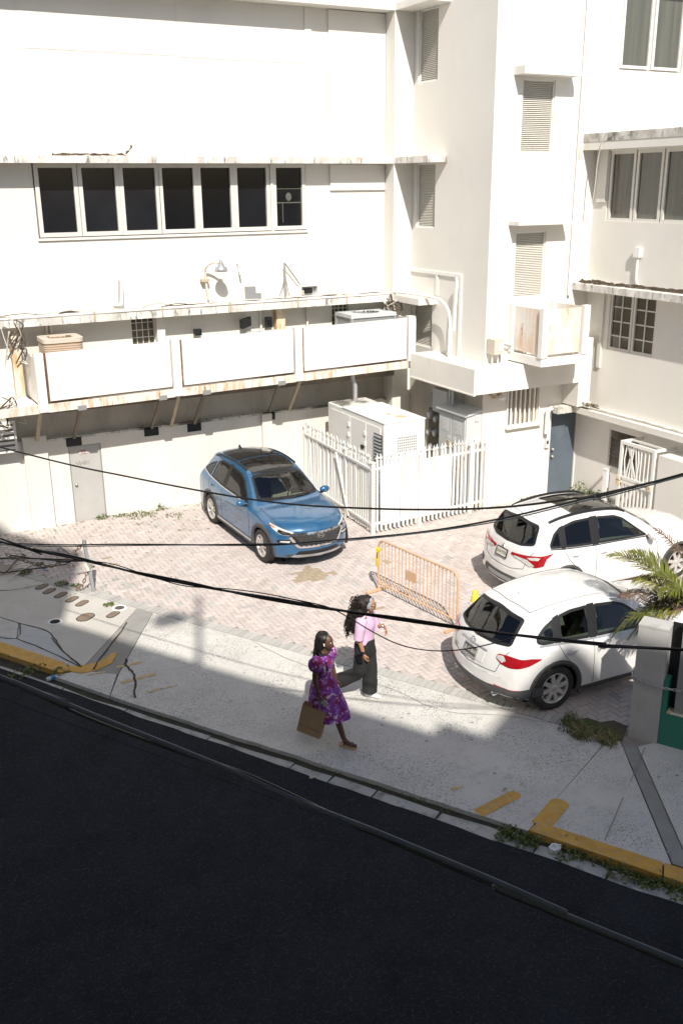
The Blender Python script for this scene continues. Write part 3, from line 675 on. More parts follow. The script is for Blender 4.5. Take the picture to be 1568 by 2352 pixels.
for c in near:
    hor = c[2] > c[3]
    if hor not in base_me:
        m = MB(); paver_mb(m, (0, 0, c[2], c[3]), 0.0); base_me[hor] = m.mesh('paver', 'paver')
    o = link('paver', base_me[hor], lot, False); o.location = (c[0], c[1], gz(c[0], c[1])+rp.uniform(-.003, .003))
    o.rotation_euler = (rp.uniform(-.012, .012), rp.uniform(-.012, .012), rp.uniform(-.02, .02))
mN, mG, mD = MB(), MB(), MB()
for c in far:
    v = Vector((c[0], c[1], 0)); s = any((v-a).length < r*(.6+.7*rp.random()) for a, r in STAIN)
    tgt = mD if s else (mG if rp.random() < .022+.10*(v.dot(SN) < 12.7) else mN)
    paver_mb(tgt, c)
obj('pavers', mN, 'paver', lot, False, kind='stuff')
obj('grey_pavers', mG, 'paver_grey', lot, False, kind='stuff'); obj('stained_pavers', mD, 'paver_dirt', lot, False, kind='stuff')
# border course along the sidewalk (perpendicular to it)
q = -15.5; mB = MB()
while q < -2.9:
    L_ = .235; wq = .105; pc = P1+.015+L_/2; z = rp.uniform(-.003, .003)
    c = PQ(pc, q+wq/2, z); ux, uy = SN*(L_/2-.004), SD*(wq/2-.004)
    mB.obox(c-Vector((0, 0, .02)), ux, uy, (0, 0, .02)); q += wq
obj('border_pavers', mB, 'paver_grey', lot, False, kind='stuff')
soilp = obj('soil_patch', MB().prism(pqpoly([(P1+.02, -3.50), (11.98, -3.62), (12.10, -3.40), (12.22, -3.30), (12.20, -3.1), (12.34, -2.95), (12.28, -2.74), (P1+.02, -2.70)]), -.1, .006), 'soil', lot, False)
# ================================================================== YARD EQUIPMENT
# generator
gx0, gx1, gy0, gy1, gz1 = 10.50, 11.57, 17.80, 20.50, 2.32
gen = thing('generator', 'big white generator cabinet with a dark louver behind the picket fence', 'generator', (11, 19, 0))
o = obj('housing', box((gx0, gy0, .12), (gx1, gy1, gz1)), 'white', gen); bevel_obj(o, .02, 2)
obj('base', box((gx0-.03, gy0-.03, 0), (gx1+.03, gy1+.03, .115)), 'steel', gen)
obj('roof_panel', box((gx0-.012, gy0-.012, gz1+.002), (gx1+.012, gy1-.75, gz1+.02)), 'white', gen)
obj('vent_deck', box((gx0+.05, gy1-.72, gz1+.001), (gx1-.05, gy1-.04, gz1+.012)), 'mould', gen)
for a, b in ((17.95, 18.55), (18.60, 19.30), (19.34, 20.30)):
    obj('door', box((gx0-.014, a, .2), (gx0-.001, b, gz1-.12)), 'white', gen)
for (y, z) in ((19.40, 2.0), (19.42, 1.75), (18.62, 1.95), (18.62, 1.70)):
    obj('hinge', box((gx0-.045, y-.03, z-.045), (gx0-.014, y+.03, z+.045)), 'white', gen)
lv = obj('louver', box((gx0-.022, 17.86, .35), (gx0-.015, 18.22, 2.05)), 'black', gen)
for k in range(22):
    z = .38+k*.078; obj('slat', MB().extr([(gx0-.024, 17.87, z), (gx0-.05, 17.87, z-.035), (gx0-.05, 17.87, z-.028), (gx0-.024, 17.87, z+.008)], (0, .34, 0)), 'rimdark' if 0 else 'steel', lv)
obj('latch', box((gx0-.03, 18.70, 1.50), (gx0-.014, 18.82, 1.64)), 'black', gen)
gr_ = obj('grille', box((gx0+.33, gy0-.003, 1.62), (gx0+.86, gy0-.001, 2.0)), 'white', gen)
m = MB()
for i in range(10):
    for j in range(6):
        x, z = gx0+.345+i*.052, 1.64+j*.060; m.box((x, gy0-.007, z), (x+.033, gy0-.0035, z+.036))
obj('grille_slots', m, 'steel', gr_, kind='stuff')
obj('exhaust_pipe', MB().tube([(gx0+.62, gy1-.25, gz1), (gx0+.62, gy1-.25, gz1+.38), (gx0+.58, gy1-.2, gz1+.55), (gx0+.58, gy1-.2, gz1+.95)], .06, 12), 'galv', gen)
for k in (0, 1): obj('rust_stain', MB().lathe([(.001, gz1+.0215), (.09+.05*k, gz1+.0213)], (gx0+.55+.12*k, 18.55-.35*k, 0), 16), 'strutpale', gen)

# picket fence round it
FA, FB, FC = Vector((9.94, 17.33, 0)), Vector((10.12, 21.04, 0)), Vector((13.06, 17.50, 0))
fen = thing('picket_fence', 'white steel picket fence with spear tips round the generator, rust at its joints', 'fence', FA)
pm_ = MB(); a = .021
pm_.box((-a, -a, .05), (a, a, 1.66)); pm_.box((-a*1.9, -a*.6, 1.70), (a*1.9, a*.6, 1.735)); pm_.box((-a*.6, -a*.6, 1.66), (a*.6, a*.6, 1.74))
pm_.add([(-a*.9, -a*.6, 1.74), (a*.9, -a*.6, 1.74), (a*.9, a*.6, 1.74), (-a*.9, a*.6, 1.74), (0, 0, 1.83)], [(0, 1, 4), (1, 2, 4), (2, 3, 4), (3, 0, 4)])
pme = pm_.mesh('picket', 'fence')
def fence_run(A, B, n):
    d = (B-A)/n; ang = atan2(d.y, d.x)
    for k in range(1, n):
        p = A+d*k; o = link('picket', pme, fen, False); o.location = p-FA+Vector((0, 0, rp.uniform(-.02, .015)))
        o.rotation_euler = (rp.uniform(-.012, .012), rp.uniform(-.012, .012), ang)
    nn = Vector((-d.y, d.x, 0)).normalized()*.03
    for z in (.22, 1.48):
        obj('rail', MB().bar(A+nn+Vector((0, 0, z)), B+nn+Vector((0, 0, z)), .03, .05), 'fence', fen)
fence_run(FA, FB, 32); fence_run(FA, FC, 27)
for p in (FA, FB+Vector((0, -.03, 0)), FC, FA+(FB-FA)*.36, FA+(FC-FA)*.40, FA+(FC-FA)*.86):
    obj('post', MB().box((p.x-.04, p.y-.04, 0), (p.x+.04, p.y+.04, 1.62)).box((p.x-.05, p.y-.05, 1.62), (p.x+.05, p.y+.05, 1.65)), 'fence', fen)
d = (FC-FA).normalized(); nn = Vector((-d.y, d.x, 0))
for t0, t1 in ((.08, .235), (.24, .395), (.40, .555), (.56, .69)):
    A, B = FA+(FC-FA)*t0+nn*.012, FA+(FC-FA)*t1+nn*.012
    obj('sheet_panel', MB().bar(A+Vector((0, 0, .84)), B+Vector((0, 0, .84)), .008, 1.36), 'fence', fen)
d2 = (FB-FA).normalized(); n2 = Vector((d2.y, -d2.x, 0))
for t0, t1 in ((.56, .76), (.77, .98)):
    A, B = FA+(FB-FA)*t0+n2*.012, FA+(FB-FA)*t1+n2*.012
    obj('sheet_panel', MB().bar(A+Vector((0, 0, .80)), B+Vector((0, 0, .80)), .008, 1.40), 'fence', fen)
A = FA+(FB-FA)*.45-n2*.05
obj('gate_brace', MB().bar(A+Vector((0, .1, 1.45)), A+Vector((0, -.5, .08)), .05, .04), 'fence', fen)
# utility cabinet
cab = thing('utility_cabinet', 'grey steel electrical cabinet with two doors and a sloping lid', 'cabinet', (12.7, 18, 0))
o = obj('housing', MB().hexa([(12.60, 17.66, .1), (13.02, 17.66, .1), (13.02, 18.78, .1), (12.60, 18.78, .1), (12.60, 17.66, 2.25), (13.02, 17.66, 2.35), (13.02, 18.78, 2.35), (12.60, 18.78, 2.25)]), 'greybox', cab)
obj('lid', MB().hexa([(12.53, 17.62, 2.26), (13.026, 17.62, 2.355), (13.026, 18.82, 2.355), (12.53, 18.82, 2.26), (12.53, 17.62, 2.31), (13.026, 17.62, 2.405), (13.026, 18.82, 2.405), (12.53, 18.82, 2.31)]), 'greybox', cab)
for a, b in ((17.70, 18.20), (18.23, 18.74)):
    dd = obj('door', box((12.5820, a, .2), (12.5990, b, 2.22)), 'greybox', cab)
    lb = obj('label_plate', box((12.5780, a+.12, 1.78), (12.5815, b-.08, 2.08)), 'greybox', dd)
    m = MB()
    for k in range(6): m.box((12.5750, a+.15, 1.81+k*.045), (12.5778, b-.12-.05*(k % 3), 1.822+k*.045))
    obj('label_print', m, 'paper', lb, kind='stuff')
    yy = b-.10 if a < 17.9 else a+.10
    obj('handle', MB().box((12.5600, yy-.05, 1.42), (12.5815, yy+.05, 1.58)), 'strutpale', dd)
    obj('sticker', box((12.5780, yy-.06, 1.62), (12.5815, yy+.05, 1.70)), 'paper', dd)
obj('hasp', box((12.83, 17.63, 2.14), (12.92, 17.658, 2.26)), 'white', cab)
for y in (18.5, 18.62): obj('riser_pipe', MB().tube([(12.78, y, 2.38), (12.78, y, 2.9)], .035, 8), 'greybox', cab)
# meters
mtr = thing('meter_bank', 'dark bank of round electric meters on the shaded wall beside the grey cabinet', 'electric meter', (XT, 19.2, 1.4))
obj('back_board', box((XT-.10, 18.75, .85), (XT-.002, 19.75, 2.05)), 'cabin' if 'cabin' in MAT else 'strut', mtr)
obj('switch_box', box((XT-.22, 18.78, 2.06), (XT-.002, 19.40, 2.62)), 'greybox', mtr)
obj('switch_box', box((XT-.16, 19.45, 2.1), (XT-.002, 19.62, 2.45)), 'steel', mtr)
for (y, z, r) in ((19.55, 1.92, .12), (19.28, 1.86, .10), (19.30, 1.50, .10), (19.58, 1.48, .10), (19.02, 1.42, .09), (19.22, 1.12, .10), (19.5, 1.10, .10)):
    g = obj('meter', MB().lathe([(r, XT-.10), (r, XT-.17), (r*.9, XT-.22), (.001, XT-.235)], (0, y, z), 18, 'x'), 'steel', mtr)
    obj('dial', MB().lathe([(r*.62, XT-.238), (.001, XT-.24)], (0, y, z), 14, 'x'), 'paper', g)
obj('wire_loop', MB().tube(spline([(XT-.2, 19.1, 1.3), (XT-.25, 19.5, 1.0), (XT-.2, 19.7, 1.3), (XT-.2, 19.3, 1.6)], 5), .012, 5), 'wirepale', mtr)

# air conditioners on the walkway
def rsq(w, h, r, n=5):
    out = []
    for cx_, cy_, a0 in ((w-r, h-r, 0), (-w+r, h-r, 90), (-w+r, -h+r, 180), (w-r, -h+r, 270)):
        for k in range(n): t = radians(a0+90*k/(n-1)); out.append((cx_+r*cos(t), cy_+r*sin(t)))
    return out
ac = thing('air_conditioner', 'tan coil air conditioner with a round top fan at the left end of the walkway', 'air conditioner', (4.29, 20.62, 3.05), group='air conditioners on the walkway')
R1 = rsq(.40, .36, .12)
obj('coil', MB().prism([(4.29+x, 20.62+y) for x, y in R1], 3.04, 4.28), 'tan', ac)
for k in range(26):
    z = 3.1+k*.045
    obj('fin', MB().prism([(4.29+x*1.018, 20.62+y*1.018) for x, y in R1], z, z+.016), 'tanlight', ac)
R2 = rsq(.42, .38, .13); m = MB(); n = len(R2); ri = .29
def ringtop(m, R2, cx_, cy_, z0, z1, ri):
    n = len(R2); v = []
    for i in range(n):
        x, y = R2[i]; a = atan2(y, x)
        v += [(cx_+x, cy_+y, z0), (cx_+x, cy_+y, z1), (cx_+ri*cos(a), cy_+ri*sin(a), z1), (cx_+ri*cos(a), cy_+ri*sin(a), z0)]
    m.add(v, [(4*i+j, 4*((i+1) % n)+j, 4*((i+1) % n)+(j+1) % 4, 4*i+(j+1) % 4) for i in range(n) for j in range(4)])
ringtop(m, R2, 4.29, 20.62, 4.285, 4.37, ri); obj('top_cap', m, 'tanlight', ac)
def fan(ac, cx_, cy_, z, r, mt):
    obj('fan_well', MB().lathe([(r, z+.0), (r, z-.12), (.001, z-.12)], (cx_, cy_, 0), 24), 'dark', ac)
    m = MB()
    for k in range(10): m.lathe([(r*(k+1)/10.5-.004, z-.012), (r*(k+1)/10.5+.004, z-.012)], (cx_, cy_, 0), 24)
    for k in range(6): t = pi*k/6; m.bar((cx_-r*cos(t), cy_-r*sin(t), z-.02), (cx_+r*cos(t), cy_+r*sin(t), z-.02), .012, .008)
    obj('fan_guard', m, mt, ac, kind='stuff')
    f = obj('fan_hub', MB().lathe([(.07, z-.06), (.07, z-.11), (.001, z-.06)], (cx_, cy_, 0), 12), mt, ac)
    for k in range(4):
        t = pi*k/2+.3; e = Vector((cos(t), sin(t), 0)); u = Vector((-sin(t), cos(t), 0)); c0 = Vector((cx_, cy_, z-.085))
        obj('blade', MB().add([c0+e*.06-u*.03, c0+e*r*.9-u*.09, c0+e*r*.9+u*.09+Vector((0, 0, .03)), c0+e*.06+u*.03+Vector((0, 0, .02))], [(0, 1, 2, 3)]), mt, f)
fan(ac, 4.29, 20.62, 4.355, ri, 'tan')
def boxac(cx_, cy_, hw, hd, z0, z1, label):
    a = thing('air_conditioner', label, 'air conditioner', (cx_, cy_, z0), group='air conditioners on the walkway')
    obj('coil', box((cx_-hw+.03, cy_-hd+.03, z0), (cx_+hw-.03, cy_+hd-.03, z1-.09)), 'steel', a)
    for sx, sy in ((-1, -1), (1, -1), (1, 1), (-1, 1)): obj('corner_post', box((cx_+sx*hw-.03*sx-.03, cy_+sy*hd-.03*sy-.03, z0), (cx_+sx*hw-.03*sx+.03, cy_+sy*hd-.03*sy+.03, z1-.085)), 'galv', a)
    m = MB(); ringtop(m, [(hw*.999*max(-1, min(1, 1.42*cos(t*pi/16))), hd*.999*max(-1, min(1, 1.42*sin(t*pi/16)))) for t in range(32)], cx_, cy_, z1-.085, z1, min(hw, hd)*.8)
    obj('top_cap', m, 'greybox', a); fan(a, cx_, cy_, z1-.01, min(hw, hd)*.8, 'steel')
boxac(11.62, 20.62, .62, .42, 3.10, 4.40, 'pale grey square air conditioner at the right end of the walkway')
boxac(9.05, 20.62, .42, .36, 3.10, 4.10, 'low white air conditioner mostly hidden behind the middle walkway panel')

# fittings on the back wall
lamp = thing('wall_lamp', 'grey dome yard lamp on a rusty bent pipe on the back wall', 'lamp', (7.85, YU-.1, 4.8))
b = onY(YU-.10, 479, 688); t = onY(YU-.16, 472, 612)
obj('pipe', MB().tube(spline([b, (t.x, YU-.12, 5.45), (t.x+.02, YU-.2, 5.62), (t.x+.12, YU-.32, 5.70), (t.x+.24, YU-.42, 5.70)], 5), .026, 8), 'rustpost', lamp)
obj('clamp', box((t.x-.10, YU-.16, 5.27), (t.x+.08, YU-.02, 5.33)), 'strutpale', lamp)
hc = Vector((t.x+.26, YU-.45, 5.56)); hd = obj('lamp_shade', MB().lathe([(.001, .12), (.07, .12), (.075, .06), (.13, .04), (.15, -.04), (.13, -.06), (.001, -.07)], hc, 18), 'galv', lamp)
obj('photo_cell', MB().lathe([(.04, .12), (.04, .19), (.001, .19)], hc, 10), 'steel', hd)
def wbox(name, label, cat, px, py, w_, h, d, mat, plane=YU, group=None):
    p = onY(plane, px, py); return solo(name, box((p.x-w_/2, plane-d, p.z-h/2), (p.x+w_/2, plane-.002, p.z+h/2)), mat, label, cat, group)
fl = 'floodlights on the back wall'
for px, py, w_, h, tilt, lab in ((564, 741, .24, .26, .06, 'tilted black floodlight below the middle ledge'), (617, 740, .14, .24, 0, 'upright narrow black floodlight below the middle ledge'), (454, 763, .16, .14, 0, 'small black floodlight just above the middle walkway panel')):
    p = onY(YU-.2, px, py); f = thing('floodlight', lab, 'floodlight', p, group=fl)
    obj('housing', MB().hexa([(p.x-w_/2, p.y-.06-tilt, p.z-h/2), (p.x+w_/2, p.y-.06, p.z-h/2+tilt), (p.x+w_/2, p.y+.07, p.z-h/2+tilt), (p.x-w_/2, p.y+.07, p.z-h/2), (p.x-w_/2, p.y-.06-tilt, p.z+h/2-tilt), (p.x+w_/2, p.y-.06, p.z+h/2), (p.x+w_/2, p.y+.07, p.z+h/2), (p.x-w_/2, p.y+.07, p.z+h/2-tilt)]), 'black', f)
    obj('arm', MB().tube([(p.x, p.y+.06, p.z), (p.x, YU, p.z-.02)], .02, 6), 'steel', f)
    obj('lens', box((p.x-w_*.36, p.y-.072, p.z-h*.28), (p.x+w_*.30, p.y-.061, p.z+h*.28)), 'darkglass', f)
p = onY(YU-.06, 575, 674); f = thing('floodlight', 'grey twin box floodlight standing on the middle ledge', 'floodlight', p, group=fl)
obj('housing', box((p.x-.12, p.y-.1, p.z-.16), (p.x+.10, p.y+.04, p.z+.16)), 'steel', f); obj('side_box', box((p.x+.105, p.y-.08, p.z-.16), (p.x+.24, p.y+.04, p.z+.0)), 'steel', f)
pb = thing('fuse_box', 'open white fuse box with its door swung wide on the middle ledge', 'fuse box', onY(YU, 710, 668))
p, q_ = onY(YU-.16, 690, 656), onY(YU-.16, 732, 681)
obj('housing', frame_mb('y', YU, p.x, q_.x, q_.z, p.z, .03, .16), 'white', pb); obj('back_plate', box((p.x+.03, YU-.03, q_.z+.03), (q_.x-.03, YU-.01, p.z-.03)), 'galv', pb)
obj('breaker_block', box((p.x+.16, YU-.10, q_.z+.08), (p.x+.34, YU-.03, p.z-.08)), 'black', pb); obj('breaker_block', box((p.x+.06, YU-.09, q_.z+.05), (p.x+.13, YU-.03, p.z-.12)), 'strutpale', pb)
obj('door', MB().hexa([(q_.x, YU-.17, q_.z+.02), (q_.x+.50, YU-.26, q_.z+.04), (q_.x+.50, YU-.245, q_.z+.04), (q_.x, YU-.155, q_.z+.02), (q_.x, YU-.17, p.z+.06), (q_.x+.50, YU-.26, p.z+.10), (q_.x+.50, YU-.245, p.z+.10), (q_.x, YU-.155, p.z+.06)]), 'greybox', pb)
ms = thing('cable_mast', 'thin grey cable mast with a stay beside the open fuse box', 'mast', onY(YU-.15, 657, 683))
a, b = onY(YU-.15, 653, 603), onY(YU-.15, 656, 684)
obj('pole', MB().tube([b, a], .025, 6), 'galv', ms); obj('stay', MB().tube([a, onY(YU-.1, 690, 655)], .012, 5), 'wire', ms)
for dx in (-14, 10): obj('wire', MB().tube(spline([a, onY(YU-.12, 655+dx*.2, 645), onY(YU-.15, 655+dx, 682)], 5), .009, 4), 'wire', ms)
m = MB(); a, b = onY(YU-.12, 270, 632), onY(YU-.12, 270, 700); 
cp = thing('conduit_pair', 'pair of white conduits rising from the middle ledge left of the yard lamp', 'conduit', b)
obj('conduit', MB().tube([b, a], .03, 7), 'white', cp); obj('conduit', MB().tube([onY(YU-.12, 281, 700), onY(YU-.12, 279, 652)], .03, 7), 'white', cp); obj('pull_box', box(onY(YU, 259, 702), onY(YU-.15, 279, 696)), 'white', cp)
a = onY(YU-.08, 548, 607); solo('wall_hook', MB().tube(spline([a, onY(YU-.08, 549, 618), onY(YU-.18, 553, 632)], 4), .022, 6).box((a.x-.03, YU-.10, a.z), (a.x+.03, YU-.01, a.z+.05)), 'white', 'small white hooked bracket on the back wall right of the yard lamp', 'bracket')
a = onY(YU-.12, 641, 730); rpst = solo('rusty_duct', box((a.x-.10, YU-.2, 3.15), (a.x+.12, YU-.02, 4.57)), 'rustpost', 'rust streaked square duct under the middle ledge by the floodlights', 'duct')
# old post and tangle at the far left
op = thing('rusty_post', 'rust blotched square white post at the far left end of the walkway', 'post', (3.3, 20.6, 2.95))
obj('shaft', box((3.28, 20.55, 2.95), (3.46, 20.72, 4.45)), 'rustpost', op); obj('foot', MB().hexa([(3.2, 20.4, 2.92), (3.7, 20.4, 2.92), (3.7, 20.8, 2.92), (3.2, 20.8, 2.92), (3.28, 20.55, 3.2), (3.46, 20.55, 3.2), (3.46, 20.72, 3.2), (3.28, 20.72, 3.2)]), 'white', op)
def tangle(name, label, c, rad, n, r, mat, seed, squash=(1, .5, 1), group='cable tangles'):
    rd = random.Random(seed); m = MB(); c = Vector(c)
    t = thing(name, label, 'cables', c)
    for k in range(n):
        pts = [c+Vector((rd.uniform(-1, 1)*squash[0], rd.uniform(-1, 1)*squash[1], rd.uniform(-1, 1)*squash[2]))*rad for _ in range(rd.randint(3, 6))]
        obj('cable', MB().tube(spline(pts, 6), r*rd.uniform(.6, 1.2), 5, False), mat if rd.random() < .6 else 'wirepale', t)
    return t
tangle('cable_tangle', 'tangle of grey cables hanging at the far left post', (3.35, 20.5, 4.35), .45, 9, .014, 'wire', 5, (.5, .4, 1.1))
tangle('cable_tangle', 'looping pale and dark cables under the left end of the walkway', (2.95, 20.2, 3.0), .45, 9, .014, 'wire', 8, (1, .4, .8))
tangle('cable_tangle', 'bunch of cables dropping from the ledge by the corner pier', (12.35, 20.55, 4.45), .35, 9, .013, 'wire', 13, (.8, .4, 1.0))
vg = thing('vent_cover', 'white slotted vent cover under the left end of the walkway', 'vent', (2.9, 20.6, 2.2))
obj('cover', frame_mb('y', 20.9, 2.3, 3.22, 1.98, 2.64, .05, .1), 'white', vg); obj('back', box((2.35, 20.82, 2.03), (3.17, 20.88, 2.59)), 'strut', vg)
for k in range(5): obj('slat', box((2.35, 20.8, 2.05+k*.11), (3.17, 20.86, 2.11+k*.11)), 'white', vg)
# cable and conduit runs on the ledges
def run(name, label, pts, n, r, mat, seed, amp=.05, par_=None):
    rd = random.Random(seed); t = thing(name, label, 'cables', pts[0]); P = [Vector(p) for p in pts]
    for k in range(n):
        q_ = []
        for i in range(len(P)-1):
            for j in range(7):
                p = P[i].lerp(P[i+1], j/7); q_.append(p+Vector((0, rd.uniform(-amp, amp), abs(rd.gauss(0, amp*.7)))))
        q_.append(P[-1]); obj('cable', MB().tube(spline(q_, 3), r*rd.uniform(.6, 1.3), 5, False), mat if rd.random() < .6 else 'wirepale', t)
    return t
run('cable_run', 'loose cables lying along the middle ledge of the back wall', [(2.8, YC+.12, 4.75), (6, YC+.14, 4.75), (9.5, YC+.12, 4.75), (12.45, YC+.12, 4.76)], 6, .013, 'wire', 21, .06)
cr = thing('conduit_run', 'long white conduits running along the front of the middle ledge', 'conduit', (7, YC, 4.75))
for dz, yy in ((.03, YC+.03), (.025, YC+.12)): obj('conduit', MB().tube([(3.0, yy, 4.745+dz), (7, yy, 4.75+dz), (12.4, yy, 4.745+dz)], .028, 7), 'white', cr)
for x in (5.1, 6.6, 8.2, 9.9, 11.2): obj('clip', box((x-.02, YC-.012, 4.60), (x+.02, YC+.16, 4.81)), 'strutpale', cr)
run('cable_run', 'dark cables curling up on the top ledge at the left', [(4.6, YC+.25, 7.935), (5.4, YC+.2, 7.94), (6.1, YC+.2, 7.95), (6.25, YC+.2, 8.12)], 5, .014, 'wire', 23, .03)
run('cable_run', 'cables lying on the side wing ledge', [(15.55, 17.5, 5.14), (15.62, 17.0, 5.13), (15.72, 16.0, 5.13), (15.75, 14.0, 5.13)], 7, .018, 'wire', 24, .05)
run('cable_run', 'pipes and cables along the lowest side wing ledge', [(15.6, 17.55, 2.27), (15.62, 16.5, 2.265), (15.66, 15.0, 2.265), (15.66, 13.5, 2.265)], 5, .02, 'wirepale', 25, .03)
db = tangle('debris_pile', 'rubble and scrap heaped on the lowest ledge above the blue door', (15.65, 17.1, 2.33), .3, 12, .02, 'strut', 29, (.5, 1.1, .22)); db['category'] = 'debris'
run('cable_run', 'thin cables drooping down the tower front beside the side wing', [(15.37, YT-.03, 12), (15.35, YT-.03, 9.5), (15.33, YT-.03, 7), (15.34, YT-.03, 4.9)], 3, .009, 'wirepale', 26, .02)
dp = thing('downpipe', 'thin white downpipe along the right edge of the tower front', 'pipe', (15.33, YT, 8)); obj('pipe', MB().tube([(15.34, YT-.05, 13), (15.32, YT-.05, 4.85)], .035, 8), 'white', dp); obj('rust_band', MB().tube([(15.335, YT-.05, 8.3), (15.33, YT-.05, 7.8)], .037, 8), 'rustpost', dp)
# bent conduit on the tower side wall
bc = thing('bent_conduit', 'thick white conduit bending down the side of the tower to the slab', 'conduit', (12.8, 18.7, 3.5))
Lc = [(XC+.03, 20.9, 4.80), (XC+.06, 20.2, 4.82), (XC+.2, 19.5, 4.80), (XC+.28, 19.1, 4.74), (XC+.30, 18.82, 4.55), (XC+.30, 18.72, 4.25), (XC+.30, 18.70, 3.9), (XC+.30, 18.70, 3.46)]
obj('pipe', MB().tube(spline(Lc, 6), .035, 8), 'white', bc)
obj('sleeve', MB().tube([(XC+.30, 18.70, 4.15), (XC+.30, 18.70, 3.46)], .055, 10), 'white', bc)
obj('pipe', MB().tube(spline([(XC+.36, 18.60, 5.30), (XC+.36, 18.58, 5.1), (XC+.34, 18.60, 4.5), (XC+.34, 18.62, 4.1)], 5), .035, 8), 'white', bc)
p = onY(YT-.18, 1137, 796)
mbx = thing('meter_box', 'beige switch box on two legs at the foot of the tower front', 'switch box', p)
o = obj('housing', box((p.x-.13, YT-.32, p.z-.16), (p.x+.13, YT-.04, p.z+.17)), 'tanlight', mbx); obj('plate', box((p.x-.02, YT-.33, p.z-.08), (p.x+.1, YT-.321, p.z+.1)), 'paper', o)
for dx in (-.09, .07): obj('leg', MB().tube([(p.x+dx, YT-.2, p.z-.16), (p.x+dx, YT-.2, 3.46)], .02, 6), 'white', mbx)
obj('pipe', MB().tube(spline([(p.x+.2, YT-.1, 3.46), (p.x+.2, YT-.1, 3.8), (p.x+.3, YT-.1, 3.86), (p.x+.5, YT-.12, 3.8)], 4), .022, 6), 'steel', mbx)
# small fittings by the blue door
p = onY(YT-.05, 1222, 1012)
kp = thing('keypad', 'small grey keypad beside the blue door', 'keypad', (14.97, YT, 1.35)); o = obj('housing', box((14.90, YT-.06, 1.24), (15.02, YT-.002, 1.45)), 'greybox', kp); obj('slot', box((14.93, YT-.065, 1.34), (14.98, YT-.061, 1.42)), 'black', o)
p = onY(YT-.12, 1150, 913)
for px, lab, r in ((1150, 'white round security lamp beside the barred window', .10), (1131, 'small brass coloured outdoor socket lamp under the slab', .06)):
    p = onY(YT-.10, px, 912); l = thing('security_lamp', lab, 'lamp', p, group='lamps under the slab'); obj('base', MB().lathe([(r*.6, YT), (r*.6, YT-.05)], (p.x, 0, p.z+.05), 12, 'y', closed=True), 'strutpale', l)
    obj('shade', MB().ball((p.x, YT-.14, p.z), r, 12, 8, (1, 1, .7)), 'white' if r > .08 else 'strutpale', l)
wp = thing('white_pipe', 'short white drain pipe elbow between the barred window and the blue door', 'pipe', (14.9, YT, 2.1)); obj('pipe', MB().tube(spline([(14.87, YT-.10, 1.62), (14.87, YT-.10, 2.0), (14.87, YT-.12, 2.18), (14.96, YT-.14, 2.24)], 5), .06, 10), 'white', wp)
# box with conduit on the side wing
p = onX(XW-.06, 1463, 580)
jb = thing('junction_box', 'white junction box with a pipe bending down to the side wing ledge', 'junction box', p)
obj('housing', box((XW-.11, p.y-.09, p.z-.1), (XW-.002, p.y+.09, p.z+.1)), 'white', jb); obj('pipe', MB().tube(spline([(XW-.06, p.y-.02, p.z-.1), (XW-.06, p.y-.02, 5.45), (XW-.07, p.y-.06, 5.24), (XW-.1, p.y-.2, 5.16)], 5), .03, 8), 'white', jb)
ew = thing('hanging_wire', 'pale loose wire hanging from the mouldy roof edge', 'wire', (15.45, 17.3, 8)); obj('wire', MB().tube(spline([(15.5, 16.9, 8.35), (15.47, 17.0, 8.2), (15.46, 17.1, 7.8), (15.47, 17.14, 7.3), (15.48, 17.2, 6.9)], 6), .012, 5), 'wirepale', ew)
# security gate
gt = thing('security_gate', 'white rusty steel security gate in front of the side wing entrance', 'gate', (15.3, 15, 0))
GX = 15.30; g0, g1, gh = 14.46, 15.50, 1.86
obj('gate_frame', MB().box((GX-.03, g0, .05), (GX+.03, g0+.07, gh)).box((GX-.03, g1-.07, .05), (GX+.03, g1, gh)).box((GX-.03, g0+.07, gh-.07), (GX+.03, g1-.07, gh)).box((GX-.03, g0+.07, .9), (GX+.03, g1-.07, .95)).box((GX-.03, g0+.07, 1.02), (GX+.03, g1-.07, 1.06)).box((GX-.03, g0+.07, .05), (GX+.03, g1-.07, .1)), 'fence', gt)
for k in range(1, 8):
    y = g0+.07+(g1-g0-.14)*k/8
    obj('bar', box((GX-.015, y-.015, .1), (GX+.015, y+.015, .9)), 'fence', gt)
    obj('bar', MB().tube([(GX, y, 1.06), (GX, y+(.05 if k % 2 else -.05)*(k > 3), 1.45), (GX, y, gh-.07)], .016, 6), 'fence', gt)
for a, b in (((GX, 15.3, 1.06), (GX, 15.12, 1.79)), ((GX, 15.05, 1.79), (GX, 14.95, 1.06)), ((GX, 15.0, 1.06), (GX, 15.28, 1.79))): obj('brace', MB().bar(a, b, .035, .02, (1, 0, 0)), 'fence', gt)
obj('top_cage', MB().box((GX+.032, g1-.05, gh-.06), (XW-.01, g1, gh)).box((GX+.032, g0, gh-.06), (XW-.01, g0+.05, gh)).box((GX+.25, g0+.05, gh-.04), (GX+.29, g1-.05, gh)), 'fence', gt)
for (y, z) in ((g1-.03, 1.0), (g0+.05, .98), (g1-.03, .9)): obj('lock', box((GX-.06, y-.05, z-.06), (GX-.031, y+.05, z+.06)), 'rustpost', gt)
p = onX(15.45, 1399, 1160)
solo('bollard', MB().box((15.36, 15.94, 0), (15.46, 16.06, 1.02)).box((15.35, 15.93, 1.02), (15.47, 16.07, 1.05)), 'white', 'white square post standing beside the security gate', 'post')

